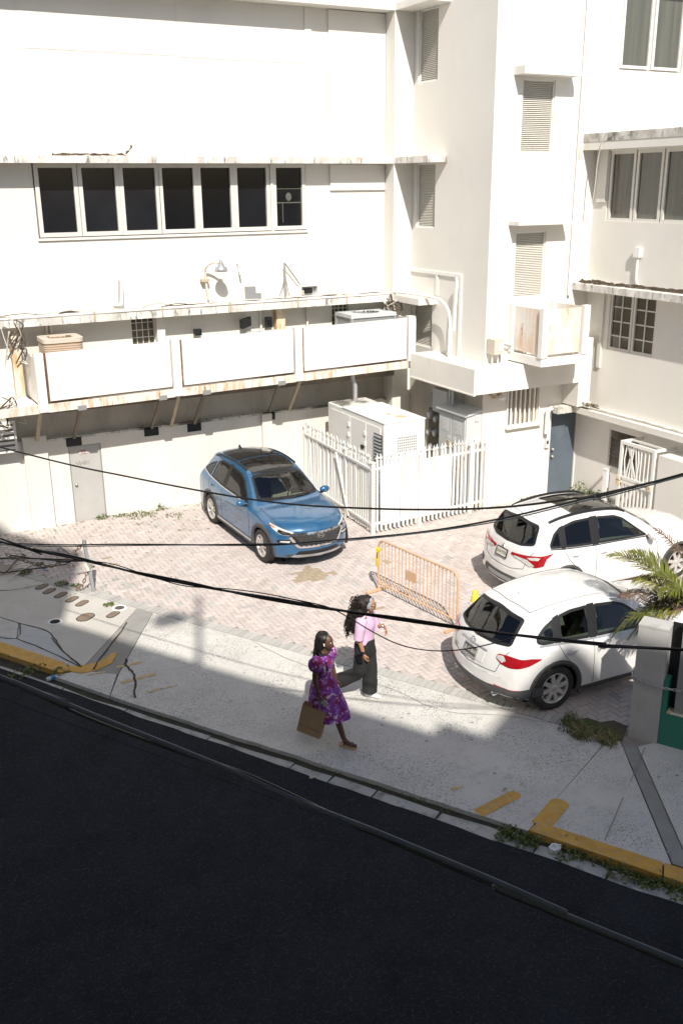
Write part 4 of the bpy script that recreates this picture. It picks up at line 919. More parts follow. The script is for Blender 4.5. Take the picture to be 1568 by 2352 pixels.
# ------------------------------------------------------------------ crowd barrier, cone, chain post
BA, BB = onZ(0, 869, 1357), onZ(0, 1048, 1446)
bar = thing('crowd_barrier', 'orange steel crowd barrier standing in the paver court', 'barrier', BA)
d = (BB-BA); Lb = d.length; d.normalize(); n_ = Vector((-d.y, d.x, 0)); Z = Vector((0, 0, 1)); Hb = 1.05
ol = [BA+Z*.12, BA+Z*(Hb-.15), BA+d*.05+Z*(Hb-.04), BA+d*.15+Z*Hb, BB-d*.15+Z*Hb, BB-d*.05+Z*(Hb-.04), BB+Z*(Hb-.15), BB+Z*.12]
fr = MB().tube([BA+Z*.03]+ol[:2]+spline(ol[1:4], 3)[1:]+ol[4:5]+spline(ol[4:7], 3)[1:]+[BB+Z*.03], .021, 8)
obj('tube_frame', fr, 'orange', bar); obj('bottom_rail', MB().tube([BA+Z*.17, BB+Z*.17], .017, 7), 'orange', bar)
for k in range(1, 22):
    p = BA+d*(Lb*k/22); obj('bar', MB().tube([p+Z*.17, p+Z*(Hb-.01)], .0085, 6), 'orange', bar)
for p in (BA, BB): obj('foot', MB().bar(p-n_*.28+Z*.03, p+n_*.28+Z*.03, .05, .04), 'orange', bar)
c0 = BA+d*(Lb*9.15/22)+Z*.60; obj('sign_plate', MB().obox(c0+d*.05-n_*.012, d*.14, n_*.004, Z*.095), 'orange', bar)
tp = thing('caution_tape', 'knotted strip of yellow caution tape tied on the left end of the orange barrier', 'tape', BA+Z*.8)
o = obj('knot', MB().tube([BA+Z*.86-d*.04, BA+Z*.84+d*.04], .034, 8), 'tape', tp)
obj('tail', MB().add([BA+Z*.84-d*.04-n_*.03, BA+Z*.84+d*.03-n_*.03, BA+Z*.65+d*.06-n_*.05, BA+Z*.50+d*.05-n_*.04, BA+Z*.50-d*.03-n_*.04, BA+Z*.66-d*.03-n_*.06], [(0, 1, 2, 5), (5, 2, 3, 4)]), 'tape', tp)
obj('print', MB().add([BA+Z*.80-d*.01-n_*.036, BA+Z*.80+d*.012-n_*.036, BA+Z*.68+d*.03-n_*.056, BA+Z*.68+d*.005-n_*.06], [(0, 1, 2, 3)]), 'blackprint', tp)
cp_ = onZ(0, 1087, 1442); cn = thing('traffic_cone', 'yellow tipped traffic cone half hidden behind the white car', 'cone', cp_)
obj('base', box((cp_.x-.17, cp_.y-.17, 0), (cp_.x+.17, cp_.y+.17, .03)), 'coneyel', cn)
obj('body', MB().lathe([(.13, .03), (.105, .2), (.08, .36)], cp_, 18), 'coneyel', cn); obj('reflective_band', MB().lathe([(.105, .2), (.1055, .2), (.072, .50), (.071, .50)], cp_, 18), 'paper', cn)
obj('tip', MB().lathe([(.0715, .50), (.04, .70), (.028, .71), (.001, .71)], cp_, 18), 'coneyel', cn)
pa, pt_ = onZ(0, 215, 1358), None
ps = thing('chain_post', 'leaning grey steel post holding a chain at the edge of the paver court', 'post', pa)
top = pa+Vector((-.06, .10, 1.02)); obj('shaft', MB().bar(pa, top, .06, .06), 'steel', ps); obj('hook', MB().bar(pa.lerp(top, .55)-Vector((.06, 0, 0)), pa.lerp(top, .42)-Vector((.04, .05, 0)), .05, .05), 'rustpost', ps)
def chain(name, label, pts, r=.022, wr=.006, mat='iron'):
    t = thing(name, label, 'chain', pts[0]); P = spline(pts, 12); L = [0]
    for i in range(1, len(P)): L.append(L[-1]+(P[i]-P[i-1]).length)
    st = r*2.3; s_ = 0; k = 0; i = 0
    while s_ < L[-1]:
        while L[i+1] < s_ and i < len(L)-2: i += 1
        u = (s_-L[i])/max(L[i+1]-L[i], 1e-6); p = P[i].lerp(P[i+1], u); dd = (P[i+1]-P[i]).normalized()
        a = dd.cross(Vector((0, 0, 1))); a = a.normalized() if a.length > .01 else Vector((1, 0, 0)); b = dd.cross(a)
        e = a if k % 2 else b
        loop = [p+dd*(r*1.5*cos(j*pi/4))+e*(r*.75*sin(j*pi/4)) for j in range(8)]; loop.append(loop[0])
        obj('chain_link', MB().tube(loop, wr, 4, False), mat, t); s_ += st; k += 1
    return t
chain('chain', 'rusty chain sagging from the leaning post to the left edge', [pa.lerp(top, .95), onZ(.35, 120, 1300), onZ(.5, 20, 1275)], .040, .011)
chain('chain', 'rusty chain hanging loose at the foot of the leaning post', [pa.lerp(top, .5), pa+Vector((-.18, .1, .1)), pa+Vector((-.28, .2, .02)), onZ(.02, 185, 1345)], .034, .010)
tangle('old_cable_heap', 'heap of dark cable lying on the pavers left of the leaning post', onZ(.05, 95, 1292), .8, 5, .015, 'cable', 41, (1, .8, .05))
# lids in the sidewalk
sa = atan2(SN.y, SN.x)+.12
def stadium(L, w_, n=8): return [(L/2-w_/2+w_/2*cos(pi*k/n-pi/2), w_/2*sin(pi*k/n-pi/2)) for k in range(n+1)]+[(-L/2+w_/2+w_/2*cos(pi*k/n+pi/2), w_/2*sin(pi*k/n+pi/2)) for k in range(n+1)]
lids = [(97, 1348, 'first oval meter cover at the left end of the row in the sidewalk'), (114, 1358, 'second oval meter cover from the left in the sidewalk row'), (140, 1367, 'middle oval meter cover of the sidewalk row'), (166, 1377, 'fourth oval meter cover from the left in the sidewalk row'), (189, 1386, 'last oval meter cover at the right end of the row in the sidewalk'), (260, 1412, 'single oval meter cover beside the white ringed valve')]
def lid(px, py, lab, L, w_, round_=False):
    p = onZ(.0, px, py); t = thing('manhole_cover', lab, 'manhole', (p.x, p.y, .004), sa, 'meter covers in the sidewalk'); del t['_base']
    o = obj('rim', MB().prism(stadium(L, w_), -.01, .0025), 'grime', t, False)
    obj('cover', MB().prism(stadium(L-.04, w_-.04), .0026, .0045), 'iron', t, False)
    for k in range(3): obj('rib', MB().prism([(x*(.72-.2*k), y*(.72-.2*k)) for x, y in stadium(L, w_)], .0046, .0062+.0008*k), 'iron', t, False)
for a in lids: lid(*a, .31, .165)
lid(197, 1418, 'larger round edged meter cover below the row of oval lids', .38, .27)
for px, py, lab, mt in ((275, 1397, 'white plastic valve ring with a dirty centre in the sidewalk', 'soil'), (127, 1429, 'white plastic pipe ring with an open dark hole in the sidewalk', 'dark')):
    p = onZ(0, px, py); t = thing('floor_drain', lab, 'drain', (p.x, p.y, 0)); obj('ring', MB().lathe([(.085, .0), (.10, .016), (.13, .016), (.135, .0)], p, 22), 'paper', t); obj('hole', MB().lathe([(.001, .012), (.088, .012)], p, 18), mt, t)
# litter
def bottle(p, ang, s, lab, cap='paper'):
    t = thing('plastic_bottle', lab, 'bottle', p, 0, 'plastic bottles on the ground'); dd = Vector((cos(ang), sin(ang), 0))
    def tube_r(n, pts, mt, par__): return obj(n, MB().tube([Vector(p)+dd*a*s+Vector((0, 0, .035)) for a, r in pts], [r for a, r in pts], 10), mt, par__)
    tube_r('bottle', [(-.11, .028), (-.10, .033), (.05, .033), (.09, .016), (.105, .014)], 'plastic', t); tube_r('label', [(-.05, .034), (.02, .034)], 'bluelabel', t); tube_r('cap', [(.105, .016), (.125, .016)], 'paper', t)
MAT['bluelabel'] = M('blue_label', (.05, .22, .5), .5, var=0)
bottle(onZ(-.05, 124, 1560), .25, 1.05, 'crushed clear plastic bottle with a blue label lying in the left gutter')
bottle(onZ(0, 103, 1308), 1.9, 1.0, 'clear plastic bottle lying on the pavers by the dark cable heap')
def crumple(p, r, lab, mat='paper', seed=1):
    rd = random.Random(seed); m = MB().ball((p.x, p.y, p.z+r*.55), r, 9, 6, (1.2, 1, .7)); m.v = [tuple(Vector(v)+Vector((rd.uniform(-1, 1), rd.uniform(-1, 1), rd.uniform(-1, 1)))*r*.28) for v in m.v]; m.sm = [False]*len(m.sm)
    return solo('litter', m, mat, lab, 'litter')
crumple(onZ(-.05, 1271, 1955), .07, 'crumpled white plastic bag in the gutter by the yellow kerb', 'paper', 3)
crumple(onZ(-.05, 1182, 1922), .035, 'small white scrap in the gutter left of the crumpled bag', 'paper', 5)
crumple(onZ(-.05, 717, 1787), .035, 'pale scrap of paper on the gutter edge in front of the women', 'tanlight', 6)
crumple(onZ(0, 505, 1190), .05, 'white scrap on the pavers behind the blue car', 'paper', 7) if 0 else None
crumple(onZ(0, 318, 1180), .05, 'white scrap on the pavers near the back wall', 'paper', 8)
# pillar, teal wall, post, chain at the right
pil = thing('gate_pillar', 'weathered pale concrete gate pillar at the right edge of the court', 'pillar', PQ(12.1, -2.5))
PH = 1.70
obj('shaft', pqbox(12.02, 12.30, -2.66, -2.27, -.05, PH), 'pillar', pil); obj('cap', pqbox(12.015, 12.305, -2.665, -2.265, PH+.001, PH+.03), 'pillar', pil)
tw = thing('teal_wall', 'teal painted street wall with a dark steel opening beside the pillar', 'wall', PQ(12.1, -1))
obj('wall_base', pqbox(12.04, 12.24, -2.265, 4, -.05, .50), 'green', tw)
obj('wall_pier', pqbox(12.04, 12.24, -1.75, 4, .502, 1.5), 'green', tw)
obj('wall_pier', pqbox(12.04, 12.24, -2.265, -2.20, .502, .98), 'green', tw)
obj('steel_post', pqbox(12.06, 12.14, -2.10, -1.99, .45, 1.85), 'steel', tw)
obj('dark_sheet', pqbox(12.25, 12.28, -2.265, -1.7, 0, 1.75), 'rimdark' if 'rimdark' in MAT else 'black', tw)
obj('rust_sill', pqbox(12.03, 12.16, -2.19, -1.76, .502, .525), 'rustpost', tw)
chain('chain', 'bright galvanised chain wrapped round the concrete pillar', [PQ(12.25, -2.70, .98), PQ(12.05, -2.685, .95), PQ(11.99, -2.62, .94), PQ(11.985, -2.45, .91), PQ(11.99, -2.25, .89), PQ(12.03, -2.1, .88), PQ(12.04, -1.95, .89)], .022, .007, 'galv')
# ------------------------------------------------------------------ overhead cables
def cable(label, plane, px, r, mat='cable', ext=True, name='overhead_cable'):
    P = [onP(plane, x, y) for x, y in px]
    if ext:
        a, b = P[0]-P[1], P[-1]-P[-2]; P = [P[0]+a.normalized()*6+Vector((0, 0, .2))]+P+[P[-1]+b.normalized()*6+Vector((0, 0, .2))]
    return solo(name, MB().tube(spline(P, 10), r, 8), mat, label, 'cable', 'overhead cables')
cable('upper black cable sagging across the picket fence and the blue car', 7.9, [(24, 1033), (300, 1096), (600, 1150), (850, 1168), (1100, 1168), (1300, 1147), (1543, 1097)], .0105)
cable('middle black cable passing in front of the blue car bumper', 7.8, [(24, 1248), (300, 1250), (600, 1252), (720, 1244), (950, 1224), (1150, 1191), (1350, 1143), (1543, 1095)], .009)
cable('thin pale backed cable twisted round the middle black cable', 7.78, [(24, 1252), (300, 1253), (600, 1249), (720, 1248), (950, 1226), (1150, 1196), (1350, 1148), (1543, 1100)], .006, 'cablegrey')
k3 = [(24, 1250), (80, 1262), (160, 1276), (260, 1302), (350, 1325), (450, 1345), (550, 1362), (640, 1376), (760, 1398), (900, 1421), (1050, 1442), (1200, 1460), (1380, 1478), (1543, 1491)]
cable('thickest strand of the bundled cables crossing in front of the women', 7.7, k3, .014)
rd = random.Random(4)
for lab, dy, r in (('second strand of the bundled cables crossing in front of the women', 5, .009), ('third strand looping along the bundled cables', -4, .008)):
    cable(lab, 7.68, [(x, y+dy*sin(i*1.3+dy)+rd.uniform(-1.5, 1.5)) for i, (x, y) in enumerate(k3)], r)
cable('thin wire above the bundled cables before the crossing women', 7.69, [(24, 1275), (130, 1288), (240, 1292), (330, 1318), (420, 1345), (520, 1352), (600, 1362), (680, 1378), (745, 1396)], .006, ext=False)
cable('thin wire dipping from the bundle over the woman in pink to the white car', 7.69, [(640, 1370), (745, 1392), (800, 1418), (850, 1448), (905, 1476), (960, 1491), (1020, 1495), (1080, 1489), (1130, 1478), (1180, 1465)], .006, ext=False)
cable('heavy grey cable sagging low over the asphalt in the foreground', 2.3, [(-20, 1545), (24, 1562), (200, 1636), (400, 1716), (550, 1778), (700, 1846), (850, 1905), (1000, 1967), (1150, 2030), (1300, 2097), (1543, 2203)], .0095, 'cablegrey')
cable('dark second strand twisted along the heavy foreground cable', 2.31, [(-20, 1554), (24, 1567), (200, 1648), (400, 1724), (550, 1772), (700, 1840), (850, 1912), (1000, 1978), (1150, 2042), (1300, 2105), (1543, 2212)], .0065, 'cable')
# ================================================================== CARS
MAT['carwhite'] = M('car_white_paint', (.76, .755, .74), .22, var=.03, vs=1.5, coat=.8, spec=.5, dirt=[((.58, .55, .49), (1.6, 1.6, 2.5), .50, .78, .30), ((.50, .46, .40), (12, 12, 5), .62, .75, .22)])
MAT['carblue'] = M('car_blue_paint', (.028, .125, .26), .24, metal=.30, var=.04, vs=40, coat=1.0, dirt=[((.10, .17, .27), (2, 2, 4), .45, .75, .5)])
MAT['cladding'] = M('grey_cladding', (.075, .075, .075), .65, var=.08, vs=12, dirt=[((.17, .155, .13), 5, .55, .75, .5)])
MAT['silvertrim'] = M('silver_trim', (.55, .56, .57), .3, metal=.6, var=0)
MAT['chrome'] = M('chrome', (.80, .80, .80), .12, metal=1.0, var=0)
MAT['tyre'] = M('tyre_rubber', (.028, .027, .026), .85, var=.15, vs=9, dirt=[((.10, .095, .085), 6, .5, .75, .5)])
MAT['rim'] = M('alloy_rim', (.58, .56, .53), .38, metal=.35, var=.05)
MAT['rimdark'] = M('dark_rim', (.02, .02, .02), .6, var=0)
MAT['redlens'] = M('red_lens', (.36, .006, .012), .12, var=.15, vs=20, coat=.8)
MAT['clearlens'] = M('clear_lens', (.60, .60, .58), .15, var=.25, vs=30, coat=.8)
MAT['amber'] = M('amber_lens', (.65, .20, .02), .2, var=0, coat=.6)
MAT['seat'] = M('seat_fabric', (.20, .195, .18), .8, var=.15)
MAT['seatbeige'] = M('beige_seat', (.42, .39, .33), .7, var=.1)
MAT['cabin'] = M('cabin_trim', (.20, .20, .18), .8, var=.1)
MAT['tint'] = glass_mat('tinted_glass', (.22, .25, .22), .0, 1.5, .02)
MAT['privacy'] = glass_mat('privacy_glass', (.035, .035, .035), .0, 1.5, .01)
MAT['wsglass'] = glass_mat('windscreen_glass', (.80, .85, .76), .0, 1.5, .05)
MAT['roofglass'] = M('roof_glass', (.012, .012, .012), .06, var=0, coat=.5)
MAT['seam'] = M('panel_gap', (.03, .03, .03), .9, var=0)
MAT['platewhite'] = M('licence_plate', (.62, .60, .52), .4, var=.05)

def card(P, k, tens):
    """cardinal spline through rows of points, k sub-steps"""
    out = []
    for i in range(len(P)-1):
        a, b, c, d = P[max(i-1, 0)], P[i], P[i+1], P[min(i+2, len(P)-1)]
        m1 = (c-a)*tens; m2 = (d-b)*tens
        for j in range(k):
            t = j/k; t2 = t*t; t3 = t2*t
            out.append(b*(2*t3-3*t2+1)+m1*(t3-2*t2+t)+c*(-2*t3+3*t2)+m2*(t3-t2))
    out.append(P[-1]); return out

class Car:
    def __init__(s, name, label, paint, st, wheel_x, R, loc, rz, arch='cladding'):
        s.root = thing(name, label, 'car', loc, rz, None); s.root['_base'] = None; del s.root['_base']
        s.paint = paint; s.R = R; s.wx = wheel_x
        rows = []
        for (x, k, w_, zu, zb, wb, zte, wt, ztc) in st:
            h = zb-zu
            pts = [(0, zu), (w_*.5, zu), (w_*.92, zu+.01), (w_*.985, zu+.09), (w_*.995, zu+.42*h), (w_, zu+.74*h), (w_*.985, zu+.9*h), (wb, zb), (wt, zte), (wt*.86, zte+(ztc-zte)*.42), (wt*.5, zte+(ztc-zte)*.80), (0, ztc)]
            rows.append([Vector((x-k*(y/.9)**2, y, z)) for y, z in pts])
        nrow = len(rows[0])
        # resample along the length
        L = []
        for j in range(nrow):
            c = [r[j] for r in rows]; L.append(card(c, 9, .42))
        ns = len(L[0]); grid = []
        for i in range(ns):
            sec = [L[j][i] for j in range(nrow)]
            grid.append(card(sec, 4, .33))
        nv = len(grid[0])
        bm = bmesh.new(); V = {}
        for i in range(ns):
            for j in range(nv):
                p = grid[i][j]
                V[i, j, 1] = bm.verts.new(p)
                V[i, j, -1] = V[i, j, 1] if abs(p.y) < 1e-5 else bm.verts.new((p.x, -p.y, p.z))
        for sgn in (1, -1):
            for i in range(ns-1):
                for j in range(nv-1):
                    q = [V[i, j, sgn], V[i+1, j, sgn], V[i+1, j+1, sgn], V[i, j+1, sgn]]
                    q = list(dict.fromkeys(q))
                    if len(q) > 2:
                        try: bm.faces.new(q)
                        except ValueError: pass
        # caps at nose and tail: rows across the width following the same sweep
        for i, kk in ((0, st[0][1]), (ns-1, st[-1][1])):
            prev = None; x0 = st[0][0] if i == 0 else st[-1][0]
            for j in range(2, nv):
                p = grid[i][j]; row = [V[i, j, 1]]
                n = 16
                for t in range(1, n):
                    y = p.y*(1-2*t/n)
                    xc = grid[i][j].x+kk*(p.y/.9)**2
                    row.append(bm.verts.new((xc-kk*(y/.9)**2, y, p.z)))
                row.append(V[i, j, -1])
                if prev:
                    for t in range(n):
                        q = list(dict.fromkeys([prev[t], prev[t+1], row[t+1], row[t]]))
                        if len(q) > 2:
                            try: bm.faces.new(q)
                            except ValueError: pass
                prev = row
        bmesh.ops.remove_doubles(bm, verts=bm.verts, dist=.0008)
        bmesh.ops.recalc_face_normals(bm, faces=bm.faces)
        # make sure normals point outwards
        f = max(bm.faces, key=lambda f: f.calc_center_median().z)
        if f.normal.z < 0: bmesh.ops.reverse_faces(bm, faces=bm.faces)
        s.bm = bm; s.bvh = BVHTree.FromBMesh(bm)
        s.holes = []
        s.pending = []
    # --- projection
    def frame(s, view):
        if view == 'top': return Vector((0, 0, -1)), Vector((1, 0, 0)), Vector((0, 1, 0)), Vector((0, 0, 4))
        a = {'front': 0, 'left': pi/2, 'right': -pi/2, 'rear': pi}.get(view, None)
        if a is None: a = radians(view)
        o = Vector((cos(a), sin(a), 0)); u = Vector((-sin(a), cos(a), 0))
        return -o, u, Vector((0, 0, 1)), o*4
    def hit(s, view, u, v, off=.005):
        d, U, W, o = s.frame(view)
        p, n, i, di = s.bvh.ray_cast(o+U*u+W*v, d)
        if p is None:
            p, n, i, di = s.bvh.find_nearest(U*u+W*v-d*.9)
        return p-d*off, n
    def dens(s, poly, step=.05):
        out = []
        for i in range(len(poly)):
            a, b = Vector(poly[i]), Vector(poly[(i+1) % len(poly)]); n = max(1, int((b-a).length/step))
            out += [a+(b-a)*(k/n) for k in range(n)]
        return out
    def rnd(s, poly, r=.05):
        """round polygon corners"""
        out = []; n = len(poly)
        for i in range(n):
            p = Vector(poly[i]); a = Vector(poly[i-1]); b = Vector(poly[(i+1) % n])
            rr = min(r, (a-p).length*.45, (b-p).length*.45)
            p0 = p+(a-p).normalized()*rr; p1 = p+(b-p).normalized()*rr
            for t in (0, .25, .5, .75, 1): out.append(p0*(1-t)**2+p*2*t*(1-t)+p1*t*t)
        return out
    def patch_mb(s, view, poly, off=.005, step=.05, rim=.012):
        B = s.dens(poly, step); n = len(B)
        xs = [p.x for p in B]; ys = [p.y for p in B]; pts = list(B)
        gx = min(xs)+step*.5
        def inside(p):
            c = False
            for i in range(n):
                a, b = B[i], B[i-1]
                if (a.y > p.y) != (b.y > p.y) and p.x < (b.x-a.x)*(p.y-a.y)/(b.y-a.y)+a.x: c = not c
            return c
        while gx < max(xs):
            gy = min(ys)+step*.5
            while gy < max(ys):
                q = Vector((gx, gy))
                if inside(q) and min((q-b).length for b in B) > step*.4: pts.append(q)
                gy += step
            gx += step
        r = delaunay_2d_cdt(pts, [(i, (i+1) % n) for i in range(n)], [], 1, 1e-5)
        vs = [s.hit(view, p.x, p.y, off)[0] for p in r[0]]
        m = MB(); m.add(vs, r[2], True)
        if rim:
            d = s.frame(view)[0]
            # rim along the outline
            bv = [s.hit(view, p.x, p.y, off)[0] for p in B]
            m.add(bv+[p+d*rim for p in bv], [(i, (i+1) % n, n+(i+1) % n, n+i) for i in range(n)])
        return m
    def ring_mb(s, view, poly, wd, off=.007, step=.04):
        B = s.dens(poly, step); n = len(B)
        A = sum(B[i].x*B[(i+1) % n].y-B[(i+1) % n].x*B[i].y for i in range(n)); sg = 1 if A > 0 else -1
        cols = []
        for i in range(n):
            t = (B[(i+1) % n]-B[i-1]).normalized(); nn = Vector((-t.y, t.x))*sg
            a, b = B[i]-nn*.004, B[i]+nn*wd
            p0 = s.hit(view, a.x, a.y, off)[0]; p1 = s.hit(view, (a.x+b.x)/2, (a.y+b.y)/2, off)[0]; p2 = s.hit(view, b.x, b.y, off)[0]
            cols.append((p0, p1, p2))
        vs = [p for c in cols for p in c]
        return MB().add(vs, [f for i in range(n) for f in ((3*i, 3*((i+1) % n), 3*((i+1) % n)+1, 3*i+1), (3*i+1, 3*((i+1) % n)+1, 3*((i+1) % n)+2, 3*i+2))], True)
    def line_mb(s, view, pts, wd=.006, off=.003, step=.03):
        P = []
        for i in range(len(pts)-1):
            a, b = Vector(pts[i]), Vector(pts[i+1]); n = max(1, int((b-a).length/step))
            P += [a+(b-a)*(k/n) for k in range(n)]
        P.append(Vector(pts[-1])); vs = []
        for i, p in enumerate(P):
            t = (P[min(i+1, len(P)-1)]-P[max(i-1, 0)]).normalized(); nn = Vector((-t.y, t.x))*wd/2
            vs += [s.hit(view, (p+nn).x, (p+nn).y, off)[0], s.hit(view, (p-nn).x, (p-nn).y, off)[0]]
        return MB().add(vs, [(2*i, 2*i+1, 2*i+3, 2*i+2) for i in range(len(P)-1)], True)
    def conv(s, view, poly):
        if view == 'left': return [(-x, z) for x, z in poly]
        if view == 'rear': return [(-y, z) for y, z in poly]
        return [tuple(p) for p in poly]
    def part(s, name, mb, mat, parent=None, kind=None):
        o = obj(name, mb, mat, parent or s.root, False, kind); return o
    def cut(s, view, poly):
        """remove the body faces wholly inside the outline"""
        d, U, W, o = s.frame(view); n = len(poly); poly = [Vector(p) for p in poly]
        def ins(x, y):
            c = False
            for i in range(n):
                a, b = poly[i], poly[i-1]
                if (a.y > y) != (b.y > y) and x < (b.x-a.x)*(y-a.y)/(b.y-a.y)+a.x: c = not c
            return c
        for f in s.bm.faces:
            if f.normal.dot(d) < -.12 and all(ins(v.co.dot(U), v.co.dot(W)) for v in f.verts): s.holes.append(f)
    def window(s, name, view, poly, glass, r=.05, ring=.035, cut=True):
        pl = s.rnd(s.conv(view, poly), r)
        pl = [tuple(p) for p in pl]
        if cut: s.cut(view, pl)
        g = s.part(name, s.patch_mb(view, pl, .004, .06, 0), glass)
        s.part('trim', s.ring_mb(view, pl, ring, .007), 'black', g)
        return g
    def deco(s, name, view, poly, mat, off=.006, r=.02, parent=None, rim=.014, step=.05):
        pl = [tuple(p) for p in s.rnd(s.conv(view, poly), r)] if r else s.conv(view, poly)
        return s.part(name, s.patch_mb(view, pl, off, step, rim), mat, parent)
    def seam(s, view, pts, wd=.007, mb=None):
        m = s.line_mb(view, s.conv(view, pts), wd)
        if mb is None: return m
        mb.add(m.v, m.f, True); return mb
    # --- wheels
    def wheels(s, nsp, rimmat='rim', twin=False, archring=.055, archmat='cladding'):
        for wx in s.wx:
            for sd in (1, -1):
                view = 'left' if sd > 0 else 'right'
                Ra = s.R+.062; zc = s.R
                circ = [(wx+(Ra+.035)*cos(t*pi/24), zc+(Ra+.035)*sin(t*pi/24)) for t in range(48)]
                s.cut(view, s.conv(view, circ))
                # arch band
                a0, a1 = -.42, pi+.42; n = 40; vs = []; U = -1 if sd > 0 else 1
                for i in range(n+1):
                    t = a0+(a1-a0)*i/n
                    for rr, of in ((Ra-.03, -.03), (Ra-.028, .010), (Ra+archring*.5, .014), (Ra+archring, .002)):
                        z = max(zc+rr*sin(t), .19)
                        p = s.hit(view, U*(wx+rr*cos(t)), z, of)[0]
                        if of < 0: p.y = sd*(abs(p.y)-.0)
                        vs.append(p)
                m = MB(); m.add(vs, [(4*i+j, 4*(i+1)+j, 4*(i+1)+j+1, 4*i+j+1) for i in range(n) for j in range(3)], True)
                s.part('wheel_arch', m, archmat)
                # dark well
                m = MB(); vs = []
                for i in range(25):
                    t = -.35+(pi+.7)*i/24
                    vs += [(wx+(Ra+.01)*cos(t), sd*.50, zc+(Ra+.01)*sin(t)), (wx+(Ra+.01)*cos(t), sd*.90, zc+(Ra+.01)*sin(t))]
                m.add(vs, [(2*i, 2*i+1, 2*i+3, 2*i+2) for i in range(24)], True)
                m.add([(wx+(Ra+.01)*cos(t*pi/12), sd*.50, zc+(Ra+.01)*sin(t*pi/12)) for t in range(24)], [tuple(range(24))])
                s.part('wheel_well', m, 'black')
                # wheel
                yo = sd*(s.track); R = s.R; wd = .215; q = lambda y: yo-sd*y
                wh = s.part('wheel', MB().lathe([(R*.62, q(.02)), (R*.70, q(.004)), (R*.88, q(.0)), (R*.965, q(.02)), (R, q(.06)), (R, q(wd-.06)), (R*.96, q(wd-.02)), (R*.7, q(wd))], (wx, 0, R), 40, 'y'), 'tyre')
                rm = MB().lathe([(R*.68, q(.012)), (R*.655, q(.006)), (R*.62, q(.012)), (R*.60, q(.05)), (R*.60, q(.14))], (wx, 0, R), 40, 'y')
                s.part('rim', rm, rimmat, wh)
                s.part('brake_disc', MB().lathe([(.001, q(.11)), (R*.60, q(.11))], (wx, 0, R), 28, 'y'), 'rimdark', wh)
                sp = MB(); C = Vector((wx, 0, R))
                for k in range(nsp):
                    angs = [2*pi*k/nsp+.2] if not twin else [2*pi*k/nsp+.2-.13, 2*pi*k/nsp+.2+.13]
                    for ai, a in enumerate(angs):
                        er = Vector((cos(a), 0, sin(a))); et = Vector((-sin(a), 0, cos(a)))
                        tw = .0 if not twin else (.08 if ai else -.02)
                        i0, i1 = R*.12, R*.64
                        w0, w1 = (R*.10, R*.085) if not twin else (R*.05, R*.05)
                        y0, y1 = q(.022), q(.012); yb = sd*.03
                        a0 = C+er*i0; a1 = C+er*i1+et*R*tw
                        v = [a0-et*w0+Vector((0, y0, 0)), a0+et*w0+Vector((0, y0, 0)), a1+et*w1+Vector((0, y1, 0)), a1-et*w1+Vector((0, y1, 0))]
                        v2 = [p-Vector((0, yb, 0)) for p in v]
                        sp.add(v+v2, [(0, 1, 2, 3), (0, 4, 5, 1), (1, 5, 6, 2), (2, 6, 7, 3), (3, 7, 4, 0)])
                sp.lathe([(.001, q(.012)), (R*.10, q(.014)), (R*.17, q(.026)), (R*.17, q(.06))], (wx, 0, R), 16, 'y')
                s.part('spokes', sp, rimmat, wh)
    def interior(s, seatmat, xs=(.05, -.95), zb=1.0):
        m = MB(); m.box((-1.9, -.72, .28), (.9, .72, .32))
        s.part('cabin_floor', m, 'cabin')
        m = MB().add([(1.0, -.74, zb-.02), (1.0, .74, zb-.02), (.48, .72, zb-.06), (.48, -.72, zb-.06), (.52, -.72, .5), (.52, .72, .5)], [(0, 1, 2, 3), (3, 2, 5, 4)])
        m.box((.45, .22, zb-.10), (.8, .58, zb+.03)); s.part('dashboard', m, 'cabin')
        for y in (-.38, .38):
            o = s.part('front_seat', MB().box((-.28, y-.25, .5), (.32, y+.25, .66)).hexa([(-.34, y-.25, .6), (-.18, y-.25, .6), (-.18, y+.25, .6), (-.34, y+.25, .6), (-.52, y-.20, 1.14), (-.42, y-.20, 1.14), (-.42, y+.20, 1.14), (-.52, y+.20, 1.14)]), seatmat); bevel_obj(o, .04, 2)
            h = s.part('headrest', box((-.56, y-.13, 1.17), (-.45, y+.13, 1.33)), seatmat, o); bevel_obj(h, .035, 2)
        o = s.part('rear_seat', MB().box((-1.25, -.64, .5), (-.72, .64, .68)).hexa([(-1.32, -.64, .6), (-1.16, -.64, .6), (-1.16, .64, .6), (-1.32, .64, .6), (-1.52, -.58, 1.08), (-1.42, -.58, 1.08), (-1.42, .58, 1.08), (-1.52, .58, 1.08)]), seatmat); bevel_obj(o, .04, 2)
        s.part('steering_wheel', MB().lathe([(.17+.016*cos(t*pi/4), .016*sin(t*pi/4)) for t in range(9)], (.36, .38, .98), 20, 'x'), 'black')
        s.part('load_floor', box((-2.0, -.62, .66), (-1.55, .62, .70)), 'cabin')
    def mirror(s, x, z, y, mat):
        for sd in (1, -1):
            m = MB().ball((x, sd*(y+.11), z), .1, 14, 8, (.75, 1.15, .78))
            o = s.part('mirror', m, mat)
            s.part('mirror_base', MB().bar((x+.02, sd*(y-.06), z-.05), (x, sd*(y+.06), z-.06), .06, .03), 'black', o)
    def handles(s, xs, zs, mat, chrome=False):
        for x, z in zip(xs, zs):
            for view in ('left', 'right'):
                U = -1 if view == 'left' else 1; pts = []
                for t in range(7):
                    u = -.10+.2*t/6; p = s.hit(view, U*(x+u), z+.012*(t/6), .008+.024*sin(pi*t/6))[0]; pts.append(p)
                s.part('door_handle', MB().tube(pts, [.008, .014, .016, .016, .016, .014, .008], 8), mat)
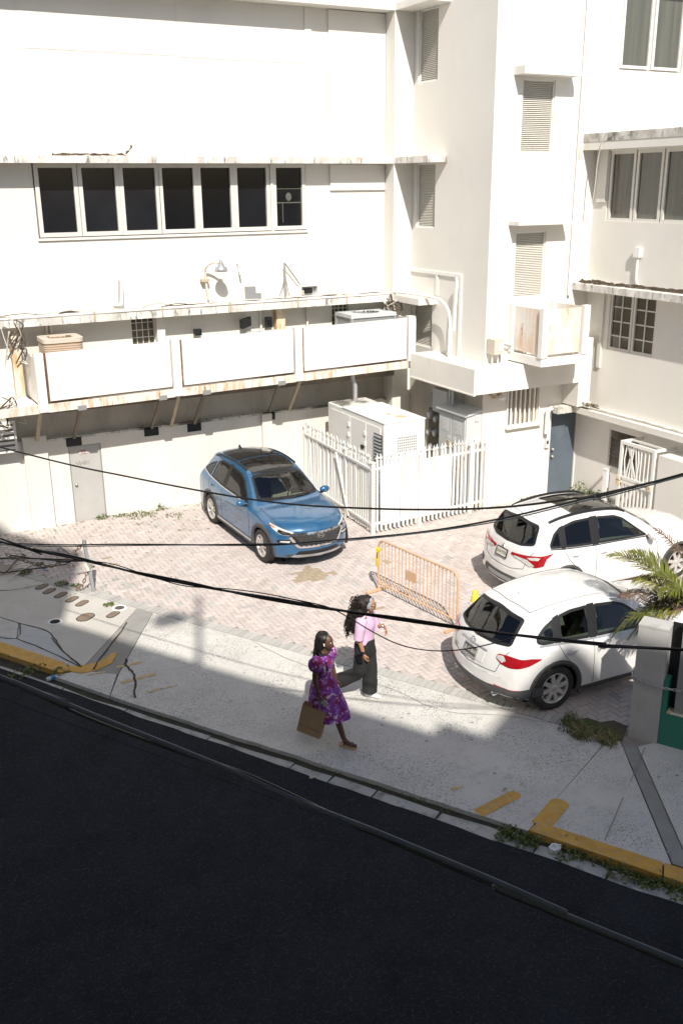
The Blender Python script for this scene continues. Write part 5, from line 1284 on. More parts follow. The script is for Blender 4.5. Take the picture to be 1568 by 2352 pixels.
    def text(s, name, txt, size, view, u, v, mat, parent=None, off=.012, ext=.004, italic=0.0):
        p, n = s.hit(view, u, v, 0)
        d, U, W, o = s.frame(view)
        return text_at(name, txt, size, p+n*off, n, mat, parent or s.root, ext)
    def finish(s):
        hs = [f for f in set(s.holes)]
        bmesh.ops.delete(s.bm, geom=hs, context='FACES')
        me = bpy.data.meshes.new('body'); s.bm.to_mesh(me); s.bm.free()
        me.polygons.foreach_set('use_smooth', [True]*len(me.polygons)); me.materials.append(MAT[s.paint]); me.update()
        o = link('body', me, s.root, False)
        return o
def text_at(name, txt, size, pos, nrm, mat, parent, ext=.003, rel=False, up=Vector((0, 0, 1))):
    cu = bpy.data.curves.new(name, 'FONT'); cu.body = txt; cu.size = size; cu.align_x = 'CENTER'; cu.align_y = 'CENTER'; cu.extrude = ext; cu.resolution_u = 3
    t = bpy.data.objects.new('tmp', cu); me = bpy.data.meshes.new_from_object(t); bpy.data.objects.remove(t); bpy.data.curves.remove(cu)
    nrm = Vector(nrm).normalized(); x = up.cross(nrm).normalized(); y = nrm.cross(x)
    me.transform(Matrix(((x.x, y.x, nrm.x, pos[0]), (x.y, y.y, nrm.y, pos[1]), (x.z, y.z, nrm.z, pos[2]), (0, 0, 0, 1))))
    me.materials.clear(); me.materials.append(MAT[mat]); me.name = name
    return link(name, me, parent, rel)
def plate(c, z, txt, dark=False):
    p, n = c.hit('rear', 0, z, 0); n = Vector((n.x, 0, n.z)).normalized(); up = Vector((0, 0, 1)); x = up.cross(n).normalized(); y = n.cross(x)
    b = p+n*.012
    pl = c.part('licence_plate', MB().obox(b, x*.155, y*.08, n*.006), 'cladding' if dark else 'platewhite')
    c.part('plate_frame', MB().obox(b+y*.076, x*.165, y*.008, n*.009).obox(b-y*.076, x*.165, y*.008, n*.009).obox(b+x*.158, x*.008, y*.07, n*.009).obox(b-x*.158, x*.008, y*.07, n*.009), 'black' if not dark else 'galv', pl)
    for k, wd_ in enumerate(txt.split()): text_at('plate_text', wd_, .088, b+n*.0075+x*(-.072 if k == 0 else .078), n, 'platewhite' if dark else 'blackprint', pl, .001)
    return pl, b, x, y, n

# ------------------------------------------------------------------ blue crossover, nose to the street
T = [(2.20, .42, .72, .30, .62, .70, .69, .62, .735), (2.16, .42, .80, .25, .70, .78, .79, .70, .845), (2.03, .40, .86, .22, .78, .83, .88, .74, .945), (1.75, .28, .895, .21, .86, .865, .955, .76, 1.02),
     (1.35, .15, .915, .20, .92, .88, 1.01, .76, 1.075), (1.02, .20, .92, .20, .965, .87, 1.06, .735, 1.11), (.62, .20, .92, .20, .985, .865, 1.27, .68, 1.32), (.20, .14, .92, .20, 1.0, .865, 1.475, .615, 1.53),
     (-.15, .05, .92, .20, 1.01, .865, 1.555, .59, 1.615), (-.65, 0, .925, .20, 1.03, .87, 1.585, .585, 1.65), (-1.25, 0, .925, .20, 1.06, .87, 1.555, .575, 1.63), (-1.80, -.06, .915, .21, 1.10, .86, 1.49, .545, 1.565),
     (-1.98, -.12, .905, .22, 1.12, .845, 1.33, .60, 1.40), (-2.13, -.16, .895, .24, 1.08, .82, 1.13, .68, 1.165), (-2.20, -.18, .88, .27, .95, .82, .985, .70, .99), (-2.25, -.20, .84, .30, .72, .80, .76, .70, .77), (-2.27, -.20, .78, .36, .58, .76, .62, .66, .62)]
c = Car('blue_car', 'dusty blue crossover with black glass roof parked facing the street', 'carblue', T, (1.335, -1.335), .352, (8.00, 18.36, .02), radians(-88.6))
c.track = .91
c.root.rotation_euler = (0, radians(.6), radians(-88.6))
c.wheels(5, 'rim', True)
c.interior('seat')
c.window('windshield', 'front', [(-.70, 1.125), (.70, 1.125), (.555, 1.485), (.3, 1.515), (-.3, 1.515), (-.555, 1.485)], 'wsglass', .06, .04)
c.window('rear_window', 'rear', [(-.60, 1.17), (.60, 1.17), (.50, 1.43), (-.50, 1.43)], 'privacy')
for v in ('left', 'right'):
    c.window('side_window', v, [(.60, 1.03), (.10, 1.40), (-.10, 1.475), (-.60, 1.515), (-.60, 1.06)], 'tint', .05)
    c.window('side_window', v, [(-.70, 1.065), (-.70, 1.515), (-1.15, 1.50), (-1.36, 1.44), (-1.36, 1.105)], 'privacy', .05)
    c.window('quarter_window', v, [(-1.44, 1.12), (-1.44, 1.42), (-1.70, 1.32), (-1.84, 1.20), (-1.70, 1.145)], 'privacy', .04)
    c.deco('pillar_trim', v, [(-.585, 1.05), (-.585, 1.525), (-.715, 1.525), (-.715, 1.055)], 'black', .004, 0)
    c.deco('side_cladding', v, [(.95, .20), (.95, .36), (-.95, .36), (-.95, .20)], 'cladding', .012, .02)
    c.deco('sill_strip', v, [(.88, .305), (.88, .35), (-.88, .35), (-.88, .305)], 'silvertrim', .022, .01)
    m = MB(); c.seam(v, [(.72, .97), (.80, .75), (.78, .38)], .008, m); c.seam(v, [(-.66, 1.05), (-.66, .38)], .008, m); c.seam(v, [(-1.40, 1.1), (-1.36, .9), (-1.12, .72), (-.98, .5)], .008, m)
    c.part('door_seams', m, 'seam')
    m = c.line_mb(v, c.conv(v, [(.62, 1.015), (0, 1.035), (-.7, 1.055), (-1.44, 1.115), (-1.86, 1.19)]), .022, .012); c.part('belt_strip', m, 'silvertrim')
c.deco('sunroof', 'top', [(.12, -.52), (.12, .52), (-.55, .52), (-.55, -.52)], 'roofglass', .006, .08, step=.08)
c.deco('rear_roof_glass', 'top', [(-.60, -.52), (-.60, .52), (-1.50, .50), (-1.50, -.50)], 'roofglass', .006, .08, step=.08)
c.deco('roof_front_panel', 'top', [(.15, -.54), (.24, .0), (.15, .54), (.13, .53), (.13, -.53)], 'black', .008, 0, step=.08)
for sd in (1, -1):
    pts = [c.hit('top', x, sd*.575, .022)[0] for x in (.0, -.3, -.7, -1.1, -1.5, -1.68)]
    c.part('roof_rail', MB().tube(spline(pts, 4), .018, 8), 'black')
m = MB(); p = c.hit('top', -1.62, 0, 0)[0]
m.add([p+Vector((.10, 0, 0)), p+Vector((-.07, .03, 0)), p+Vector((-.07, -.03, 0)), p+Vector((-.06, 0, .075))], [(0, 1, 3), (0, 3, 2), (1, 2, 3)]); c.part('antenna_fin', m, 'black')
c.mirror(.58, 1.06, .88, 'carblue'); c.handles((-.48, -1.18), (.93, .97), 'carblue')
# face
hexa_ = [(-.47, .76), (.47, .76), (.56, .70), (.40, .50), (-.40, .50), (-.56, .70)]
g = c.deco('grille', 'front', hexa_, 'black', .010, .03)
c.part('grille_surround', c.ring_mb('front', [tuple(p) for p in c.rnd([(-.53, .785), (.53, .785), (.62, .715), (.45, .47), (-.45, .47), (-.62, .715)], .05)], .045, .022, .03), 'chrome', g)
m = MB()
for r_ in range(5):
    for k in range(-5, 6):
        y, z = k*.096+(.048 if r_ % 2 else 0), .53+r_*.052
        if abs(y) < .43+(z-.53)*.4:
            for dy, dz in ((.042, .022), (-.042, .022)):
                a = c.hit('front', y-dy, z-dz*.2, .022)[0]; b = c.hit('front', y, z+dz, .022)[0]; m.bar(a, b, .010, .012)
                a = c.hit('front', y-dy, z-dz*.2, .022)[0]; b = c.hit('front', y, z-dz*1.2, .022)[0]; m.bar(a, b, .010, .012)
c.part('grille_mesh', m, 'cladding', g, 'stuff')
em = c.hit('front', 0, .70, .03); m = MB()
m.lathe([(1, 0), (1.12, 0), (1.12, .06), (1, .06), (1, 0)], (0, 0, 0), 24, 'x')
for v_ in range(len(m.v)): x, y, z = m.v[v_]; m.v[v_] = (em[0].x+x*.2, y*.075, .70+z*.042)
def ebar(y0, z0, y1, z1): m.bar((em[0].x+.006, y0, .70+z0), (em[0].x+.006, y1, .70+z1), .012, .012)
ebar(-.035, -.028, -.045, .028); ebar(.045, -.028, .035, .028); ebar(-.04, -.004, .04, .004)
c.part('emblem', m, 'chrome', g)
c.deco('lower_grille', 'front', [(-.42, .40), (.42, .40), (.5, .33), (-.5, .33)], 'black', .010, .02)
c.deco('skid_plate', 'front', [(-.52, .325), (.52, .325), (.58, .285), (.48, .265), (-.48, .265), (-.58, .285)], 'silvertrim', .018, .02)
c.deco('bumper_lower', 'front', [(-.66, .33), (-.54, .33), (-.50, .27), (-.62, .26)], 'cladding', .012, .02); c.deco('bumper_lower', 'front', [(.66, .33), (.54, .33), (.50, .27), (.62, .26)], 'cladding', .012, .02)
for sd in (1, -1):
    v = 38*sd; U = lambda pts: [(sd*(a-.30), b) for a, b in pts]
    h = c.deco('headlight', v, U([(-.62, .715), (-.55, .80), (-.22, .88), (-.02, .915), (-.10, .83), (-.30, .745)]), 'clearlens', .008, .02, step=.035)
    c.deco('lamp_housing', v, U([(-.55, .735), (-.50, .785), (-.25, .84), (-.22, .79), (-.33, .75)]), 'black', .013, .01, h, .004, .03)
    c.deco('turn_signal', v, U([(-.16, .84), (-.06, .87), (-.03, .90), (-.14, .875)]), 'amber', .014, .008, h, .004, .03)
    c.deco('lamp_lens', v, U([(-.44, .765), (-.41, .795), (-.33, .81), (-.31, .775)]), 'chrome', .016, .012, h, .004, .02)
    f = c.deco('fog_recess', v, U([(-.58, .62), (-.56, .645), (-.26, .64), (-.20, .60), (-.30, .55), (-.52, .55)]), 'black', .008, .02, step=.035)
    c.deco('fog_light', v, U([(-.50, .625), (-.30, .622), (-.28, .595), (-.48, .585)]), 'clearlens', .016, .01, f, .004, .03)
    c.deco('tail_light', 180-40*sd, [(sd*(a+.72), b) for a, b in ((.30, .98), (.02, 1.0), (-.05, 1.08), (.05, 1.12), (.30, 1.06))], 'redlens', .010, .02)
    c.part('wiper', MB().tube([c.hit('front', sd*.1+.15, 1.13, .02)[0], c.hit('front', sd*.1+.35, 1.135, .02)[0], c.hit('front', sd*.1-.35, 1.15, .02)[0]], .008, 5), 'black')
m = MB()
for sd in (1, -1): c.seam('top', [(2.0, sd*.62), (1.7, sd*.72), (1.3, sd*.755), (1.0, sd*.74)], .008, m)
c.part('hood_seam', m, 'seam')
c.part('dash_paper', box((.62, -.05, 1.06), (.70, .08, 1.063)), 'paper')
c.finish()

# ------------------------------------------------------------------ white crossover at the sidewalk
Q = [(2.34, .42, .70, .28, .58, .68, .64, .60, .68), (2.28, .42, .80, .22, .66, .78, .74, .70, .80), (2.12, .38, .86, .20, .74, .83, .83, .73, .89), (1.80, .25, .89, .20, .82, .855, .90, .74, .96),
     (1.35, .15, .90, .20, .89, .86, .96, .74, 1.02), (.95, .20, .90, .20, .93, .855, 1.0, .72, 1.05), (.50, .20, .90, .20, .95, .85, 1.22, .66, 1.27), (.05, .14, .90, .20, .97, .85, 1.425, .60, 1.48),
     (-.30, .05, .90, .20, .98, .85, 1.495, .58, 1.56), (-.75, 0, .905, .20, 1.0, .855, 1.51, .575, 1.585), (-1.25, -.02, .905, .20, 1.03, .855, 1.475, .56, 1.555), (-1.68, -.07, .895, .21, 1.06, .845, 1.395, .54, 1.475),
     (-1.93, -.14, .885, .24, 1.07, .83, 1.21, .60, 1.28), (-2.12, -.20, .87, .28, 1.01, .80, 1.035, .67, 1.065), (-2.20, -.24, .86, .30, .92, .80, .95, .69, .96), (-2.27, -.26, .83, .32, .72, .79, .75, .69, .75), (-2.30, -.26, .77, .38, .56, .75, .60, .65, .60)]
q = Car('white_car', 'white crossover with a curved side window parked closest to the sidewalk', 'carwhite', Q, (1.43, -1.37), .356, (9.92, 10.32, 0), radians(-2.9))
q.track = .885
q.wheels(8, 'rim', False, .045)
q.interior('seat')
q.window('windshield', 'front', [(-.68, 1.07), (.68, 1.07), (.54, 1.43), (.3, 1.46), (-.3, 1.46), (-.54, 1.43)], 'wsglass', .06, .04)
q.window('rear_window', 'rear', [(-.64, 1.06), (-.40, 1.03), (0, 1.02), (.40, 1.03), (.64, 1.06), (.535, 1.385), (0, 1.43), (-.535, 1.385)], 'tint', .05, .035)
for v in ('left', 'right'):
    q.window('side_window', v, [(.48, .99), (-.02, 1.35), (-.2, 1.41), (-.58, 1.44), (-.66, 1.03)], 'tint', .05)
    q.window('side_window', v, [(-.76, 1.035), (-.68, 1.445), (-1.0, 1.43), (-1.22, 1.385), (-1.30, 1.07)], 'tint', .05)
    q.window('quarter_window', v, [(-1.38, 1.075), (-1.30, 1.36), (-1.50, 1.27), (-1.66, 1.17), (-1.68, 1.11), (-1.60, 1.085)], 'tint', .04)
    q.deco('pillar_trim', v, [(-.645, 1.02), (-.565, 1.455), (-.695, 1.455), (-.775, 1.025)], 'black', .004, 0)
    q.deco('pillar_trim', v, [(-1.285, 1.06), (-1.205, 1.40), (-1.315, 1.365), (-1.395, 1.07)], 'black', .004, 0)
    q.part('window_strip', q.line_mb(v, q.conv(v, [(.55, .965), (0, .985), (-.7, 1.015), (-1.35, 1.055), (-1.66, 1.075)]), .022, .011), 'silvertrim')
    q.deco('side_cladding', v, [(.98, .20), (.98, .30), (-.92, .30), (-.92, .20)], 'cladding', .010, .02)
    m = MB(); q.seam(v, [(.70, .95), (.78, .72), (.74, .32)], .008, m); q.seam(v, [(-.72, 1.0), (-.70, .32)], .008, m); q.seam(v, [(-1.34, 1.05), (-1.24, .86), (-1.02, .62), (-.98, .45)], .008, m)
    q.part('door_seams', m, 'seam')
m = MB()
for sd in (1, -1): q.seam('top', [(.08, sd*.56), (-.5, sd*.525), (-1.2, sd*.51), (-1.60, sd*.495)], .010, m); 
q.seam('top', [(-1.60, -.495), (-1.66, 0), (-1.60, .495)], .010, m)
q.part('roof_seam', m, 'seam')
q.mirror(.50, 1.02, .87, 'carwhite'); q.handles((-.52, -1.12), (.86, .90), 'silvertrim')
m = MB(); p = q.hit('top', -1.42, .0, 0)[0]; m.add([p+Vector((.06, 0, 0)), p+Vector((-.04, .02, 0)), p+Vector((-.04, -.02, 0)), p+Vector((-.035, 0, .05))], [(0, 1, 3), (0, 3, 2), (1, 2, 3)]); q.part('antenna_fin', m, 'carwhite')
for sd in (1, -1):
    v = 180-45*sd; U = lambda pts: [(sd*(a+.88), b) for a, b in pts]
    t = q.deco('tail_light', v, U([(.30, .87), (.27, .93), (.12, .95), (-.22, .935), (-.36, .90), (-.20, .83), (.08, .79), (.22, .81)]), 'redlens', .012, .03, step=.035)
    q.deco('reverse_lens', v, U([(.29, .875), (.27, .915), (.18, .93), (.14, .87), (.20, .83)]), 'clearlens', .018, .01, t, .004, .03)
    q.deco('reflector', v, U([(.32, .43), (.30, .47), (-.08, .46), (-.06, .425)]), 'redlens', .010, .01, step=.04)
    q.part('exhaust', MB().lathe([(.03, -2.10), (.035, -2.19), (.027, -2.19), (.027, -2.1)], (0, sd*.50, .29), 14, 'x'), 'chrome')
q.deco('rear_cladding', 'rear', [(-.74, .47), (-.4, .44), (.4, .44), (.74, .47), (.70, .36), (.5, .32), (-.5, .32), (-.70, .36)], 'cladding', .012, .03)
for sd in (1, -1): q.deco('bumper_cladding', 180-50*sd, [(sd*(a+1.06), b) for a, b in ((.34, .44), (.1, .46), (-.25, .45), (-.42, .44), (-.42, .30), (.1, .28), (.34, .32))], 'cladding', .012, .02)
q.deco('plate_recess', 'rear', [(-.30, .90), (.30, .90), (.28, .70), (-.28, .70)], 'carwhite', .008, .02)
q.deco('tailgate_strip', 'rear', [(-.32, .915), (.32, .915), (.33, .895), (-.33, .895)], 'silvertrim', .018, .006)
plate(q, .79, 'JLG 860', True)
m = MB()
q.seam('rear', [(-.66, 1.0), (-.60, .85), (-.54, .66), (0, .63), (.54, .66), (.60, .85), (.66, 1.0)], .009, m); q.part('tailgate_seam', m, 'seam')
q.text('badge_text', 'QX50', .062, 'rear', -.46, .70, 'steel', None, .010)
p, n = q.hit('rear', 0, .955, .0); x = Vector((0, 0, 1)).cross(n).normalized(); y = n.cross(x); pts = []
for k in range(22):
    a = radians(-60+300*k/21)+pi; pts.append(p+n*.016+x*.062*cos(a-pi/2+radians(60))+y*.036*sin(a-pi/2+radians(60)))
m = MB().tube(pts, .006, 6); m.tube([pts[0], p+n*.016+y*.012], .005, 6); m.tube([pts[-1], p+n*.016+y*.012], .005, 6); q.part('emblem', m, 'chrome')
q.part('rear_wiper', MB().tube([q.hit('rear', 0, 1.03, .02)[0], q.hit('rear', .25, 1.06, .025)[0], q.hit('rear', .42, 1.08, .02)[0]], .009, 5), 'black')
q.part('hat_on_shelf', MB().ball((-1.72, .28, 1.06), .11, 12, 6, (1, 1.2, .5)), 'paper')
q.deco('fuel_flap', 'right', [(-1.62, .78), (-1.46, .78), (-1.46, .92), (-1.62, .92)], 'carwhite', .0035, .06)
q.finish()

# ------------------------------------------------------------------ white crossover with roof rails behind it
O = [(2.12, .40, .72, .32, .64, .70, .70, .62, .76), (2.08, .40, .80, .26, .72, .78, .82, .70, .88), (1.96, .38, .86, .22, .80, .83, .90, .73, .97), (1.70, .26, .885, .21, .87, .855, .96, .74, 1.03),
     (1.30, .15, .90, .20, .93, .86, 1.01, .74, 1.07), (1.0, .20, .905, .20, .965, .86, 1.05, .72, 1.10), (.58, .20, .905, .20, .985, .855, 1.28, .66, 1.33), (.16, .14, .905, .20, 1.0, .855, 1.47, .61, 1.525),
     (-.20, .05, .905, .20, 1.01, .855, 1.545, .59, 1.60), (-.65, 0, .905, .20, 1.03, .86, 1.57, .585, 1.63), (-1.15, 0, .905, .20, 1.06, .86, 1.55, .58, 1.615), (-1.68, -.06, .90, .21, 1.09, .85, 1.485, .56, 1.555),
     (-1.86, -.13, .89, .22, 1.10, .835, 1.32, .62, 1.385), (-2.02, -.18, .88, .25, 1.06, .81, 1.10, .68, 1.13), (-2.09, -.20, .87, .28, .96, .81, .99, .70, 1.0), (-2.16, -.22, .84, .31, .72, .80, .75, .70, .76), (-2.19, -.22, .78, .37, .58, .76, .62, .66, .62)]
k_ = Car('white_car', 'white compact crossover with black roof rails and glass sunroof parked behind the other white car', 'carwhite', O, (1.335, -1.335), .345, (12.50, 13.18, 0), radians(-2.6))
k_.track = .89
k_.wheels(7, 'rim', False, .03, 'cladding')
k_.interior('seat')
k_.window('windshield', 'front', [(-.68, 1.12), (.68, 1.12), (.55, 1.475), (.3, 1.505), (-.3, 1.505), (-.55, 1.475)], 'wsglass', .06, .04)
k_.window('rear_window', 'rear', [(-.66, 1.16), (-.4, 1.10), (0, 1.09), (.4, 1.10), (.66, 1.16), (.55, 1.475), (0, 1.515), (-.55, 1.475)], 'tint', .06, .04)
for v in ('left', 'right'):
    k_.window('side_window', v, [(.56, 1.03), (.06, 1.40), (-.12, 1.465), (-.54, 1.50), (-.62, 1.06)], 'tint', .05)
    k_.window('side_window', v, [(-.74, 1.065), (-.68, 1.505), (-1.05, 1.495), (-1.30, 1.44), (-1.36, 1.10)], 'privacy', .05)
    k_.window('quarter_window', v, [(-1.43, 1.105), (-1.38, 1.42), (-1.52, 1.34), (-1.66, 1.19), (-1.68, 1.13)], 'privacy', .04)
    k_.deco('pillar_trim', v, [(-.605, 1.05), (-.525, 1.515), (-.695, 1.515), (-.755, 1.055)], 'black', .004, 0)
    k_.deco('pillar_trim', v, [(-1.345, 1.09), (-1.285, 1.45), (-1.395, 1.42), (-1.445, 1.095)], 'black', .004, 0)
    k_.part('window_strip', k_.line_mb(v, k_.conv(v, [(.60, 1.01), (0, 1.03), (-.7, 1.045), (-1.4, 1.085), (-1.69, 1.115)]), .016, .010), 'black')
    m = MB(); k_.seam(v, [(.70, .97), (.78, .75), (.76, .32)], .008, m); k_.seam(v, [(-.68, 1.04), (-.66, .32)], .008, m); k_.seam(v, [(-1.40, 1.08), (-1.30, .88), (-1.08, .66), (-1.0, .45)], .008, m)
    k_.part('door_seams', m, 'seam')
k_.deco('sunroof', 'top', [(.10, -.53), (.14, 0), (.10, .53), (-1.0, .52), (-1.0, -.52)], 'roofglass', .007, .05, step=.08)
for sd in (1, -1):
    pts = [k_.hit('top', x, sd*yy, zz)[0] for x, yy, zz in ((.16, .575, .005), (-.05, .58, .035), (-.45, .58, .045), (-.9, .575, .045), (-1.3, .57, .035), (-1.55, .56, .005))]
    k_.part('roof_rail', MB().tube(spline(pts, 4), .026, 8), 'black')
k_.mirror(.55, 1.06, .87, 'carwhite'); k_.handles((-.50, -1.15), (.90, .94), 'carwhite')
m = MB(); p = k_.hit('top', -1.45, .0, 0)[0]; m.add([p+Vector((.07, 0, 0)), p+Vector((-.05, .02, 0)), p+Vector((-.05, -.02, 0)), p+Vector((-.045, 0, .055))], [(0, 1, 3), (0, 3, 2), (1, 2, 3)]); k_.part('antenna_fin', m, 'carwhite')
for sd in (1, -1):
    v = 180-42*sd; U = lambda pts: [(sd*(a+.74), b) for a, b in pts]
    t = k_.deco('tail_light', v, U([(.50, .90), (.48, .945), (.20, .97), (-.12, 1.02), (-.30, 1.05), (-.20, .96), (-.16, .84), (.0, .80), (.12, .85), (.30, .88)]), 'redlens', .012, .015, step=.035)
    k_.deco('reverse_lens', v, U([(.44, .885), (.42, .91), (.15, .905), (.0, .83), (.1, .80), (.28, .86)]), 'clearlens', .018, .01, t, .004, .03)
    k_.deco('dark_lens', v, U([(.16, .94), (.0, .98), (-.10, .99), (-.06, .94), (.08, .915)]), 'clearlens', .018, .01, t, .004, .03)
    k_.deco('reflector', 180-35*sd, (lambda pts: [(sd*(a+.64), b) for a, b in pts])([(.02, .56), (-.06, .60), (-.14, .60), (-.14, .46), (-.04, .45)]), 'cladding', .010, .01, step=.04)
k_.deco('rear_cladding', 'rear', [(-.50, .52), (.50, .52), (.56, .42), (.44, .36), (-.44, .36), (-.56, .42)], 'cladding', .012, .03)
k_.deco('skid_plate', 'rear', [(-.34, .47), (.34, .47), (.38, .40), (-.38, .40)], 'steel', .020, .02)
pl, b, x, y, n = plate(k_, .87, 'JLN 935')
p, n = k_.hit('rear', 0, 1.0, 0); x = Vector((0, 0, 1)).cross(n).normalized(); y = n.cross(x); b = p+n*.014; m = MB()
for a in (90, 210, 330):
    d = x*cos(radians(a))+y*sin(radians(a)); e = n.cross(d); m.extr([b, b+d*.024+e*.014, b+d*.048, b+d*.024-e*.014], n*.006)
k_.part('emblem', m, 'chrome')
m = MB(); k_.seam('rear', [(-.70, 1.06), (-.62, .88), (-.58, .72), (-.3, .66), (.3, .66), (.58, .72), (.62, .88), (.70, 1.06)], .009, m); k_.part('tailgate_seam', m, 'seam')
k_.part('rear_wiper', MB().tube([k_.hit('rear', 0, 1.11, .02)[0], k_.hit('rear', -.2, 1.15, .025)[0], k_.hit('rear', -.36, 1.165, .02)[0]], .009, 5), 'black')
m = MB(); k_.seam('top', [(-1.60, -.53), (-1.70, 0), (-1.60, .53)], .008, m); k_.part('roof_seam', m, 'seam')
k_.finish()
# ================================================================== PEOPLE
MAT['skindark'] = M('dark_brown_skin', (.105, .050, .030), .5, var=.06, vs=12)
MAT['skintan'] = M('light_brown_skin', (.42, .215, .125), .5, var=.06, vs=12)
MAT['hairblack'] = M('black_hair', (.010, .008, .007), .5, var=.3, vs=30)
MAT['hairbrown'] = M('dark_curly_hair', (.016, .0095, .006), .55, var=.5, vs=26, bump=(60, .8))
MAT['pink'] = M('pink_blouse', (.70, .47, .64), .8, var=.07, vs=5, bump=(14, .25))
MAT['trousers'] = M('charcoal_trousers', (.017, .0165, .016), .85, var=.15, vs=7, bump=(10, .3))
MAT['shoe'] = M('white_shoe', (.78, .77, .74), .5, var=.03)
MAT['headband'] = M('grey_blue_headband', (.30, .34, .40), .7, var=.05)
MAT['sole'] = M('pale_sandal_sole', (.50, .36, .22), .7, var=.1)
MAT['sandal'] = M('brown_sandal_strap', (.20, .10, .07), .6, var=.1)
MAT['bag'] = M('brown_paper_bag', (.37, .245, .14), .85, var=.07, vs=5)
MAT['eye'] = M('eye_white', (.7, .68, .65), .3, var=0)
# flowered cloth
MAT['dress'] = M('purple_flowered_cloth', (.22, .045, .32), .8, var=.25, vs=7,
                 dirt=[((.22, .010, .075), 9, .49, .53, .95), ((.40, .16, .55), 14, .54, .58, .9), ((.66, .52, .60), 15, .575, .60, .95), ((.08, .008, .10), 18, .60, .64, .9)])
def skin_mesh(verts, edges, sub=2):
    me = bpy.data.meshes.new('sk'); me.from_pydata([v[0] for v in verts], edges, [])
    o = bpy.data.objects.new('sk', me); COL.objects.link(o)
    md = o.modifiers.new('skin', 'SKIN'); md.use_smooth_shade = True
    for i, v in enumerate(verts):
        r = v[1]; me.skin_vertices[0].data[i].radius = r if isinstance(r, tuple) else (r, r)
    me.skin_vertices[0].data[0].use_root = True
    s_ = o.modifiers.new('sub', 'SUBSURF'); s_.levels = sub
    dg = bpy.context.evaluated_depsgraph_get(); out = bpy.data.meshes.new_from_object(o.evaluated_get(dg))
    bpy.data.objects.remove(o); bpy.data.meshes.remove(me)
    return out
def me_to_mb(me, mb):
    n = len(mb.v); mb.v += [tuple(v.co) for v in me.vertices]
    for p in me.polygons: mb.f.append(tuple(n+i for i in p.vertices)); mb.sm.append(True)
def hand(mb, wrist, dirn, palmn, s=1.0, curl=.6, thumb=1):
    """palm plus five bent fingers; dirn wrist to fingers, palmn palm normal"""
    d = Vector(dirn).normalized(); n = Vector(palmn).normalized(); w_ = d.cross(n).normalized()*thumb; W = Vector(wrist)
    c = W+d*.045*s; mb.add(*_ellip(c, d*.052*s, w_*.040*s, n*.016*s), True)
    for k, ln in enumerate((.066, .074, .070, .054)):
        b = W+d*.085*s+w_*(.027-.018*k)*s; t1 = d*cos(curl*.5)+n*sin(curl*.5); t2 = d*cos(curl*1.4)+n*sin(curl*1.4); t3 = d*cos(curl*2.1)+n*sin(curl*2.1)
        mb.tube([b-d*.02*s, b, b+t1*ln*.42*s, b+t1*ln*.42*s+t2*ln*.33*s, b+t1*ln*.42*s+t2*ln*.33*s+t3*ln*.25*s], [.0095*s, .0095*s, .009*s, .008*s, .006*s], 7)
    b = W+d*.028*s+w_*.034*s; t = (d*.65+w_*.6+n*.45).normalized(); t2 = (d*.9+n*.4+w_*.1).normalized()
    mb.tube([b-w_*.02*s, b, b+t*.034*s, b+t*.034*s+t2*.026*s], [.013*s, .0125*s, .0105*s, .008*s], 7)
def _ellip(c, a, b, e, n=12, m=8):
    vs = []
    for i in range(m+1):
        ph = pi*i/m
        for k in range(n):
            t = 2*pi*k/n; vs.append(Vector(c)+a*(-cos(ph))+(b*cos(t)+e*sin(t))*max(sin(ph), .02))
    return vs, [(i*n+k, i*n+(k+1) % n, (i+1)*n+(k+1) % n, (i+1)*n+k) for i in range(m) for k in range(n)]
def rings(mb, R, n=24, wav=0, seed=0, caps=False):
    """stack of rings (cx, cy, z, rx, ry)"""
    vs = []
    for i, (cx_, cy_, z, rx, ry) in enumerate(R):
        for k in range(n):
            t = 2*pi*k/n; f = 1+wav*(i/len(R))**2*(.6*sin(6*t+seed)+.4*sin(11*t+2.1*seed))
            vs.append((cx_+rx*cos(t)*f, cy_+ry*sin(t)*f, z+wav*.12*(i/len(R))**2*sin(5*t)))
    m = len(R); mb.add(vs, [(i*n+k, i*n+(k+1) % n, (i+1)*n+(k+1) % n, (i+1)*n+k) for i in range(m-1) for k in range(n)], True)
    if caps: mb.add(vs[:n], [tuple(range(n-1, -1, -1))]); mb.add(vs[-n:], [tuple(range(n))])
    return mb
def rsmooth(R, k=4):
    out = []
    for i in range(len(R)-1):
        a, b, c, d = R[max(i-1, 0)], R[i], R[i+1], R[min(i+2, len(R)-1)]
        for j in range(k):
            t = j/k; out.append(tuple(.5*((2*b[q])+(c[q]-a[q])*t+(2*a[q]-5*b[q]+4*c[q]-d[q])*t*t+(-a[q]+3*b[q]-3*c[q]+d[q])*t**3) for q in range(5)))
    out.append(R[-1]); return out
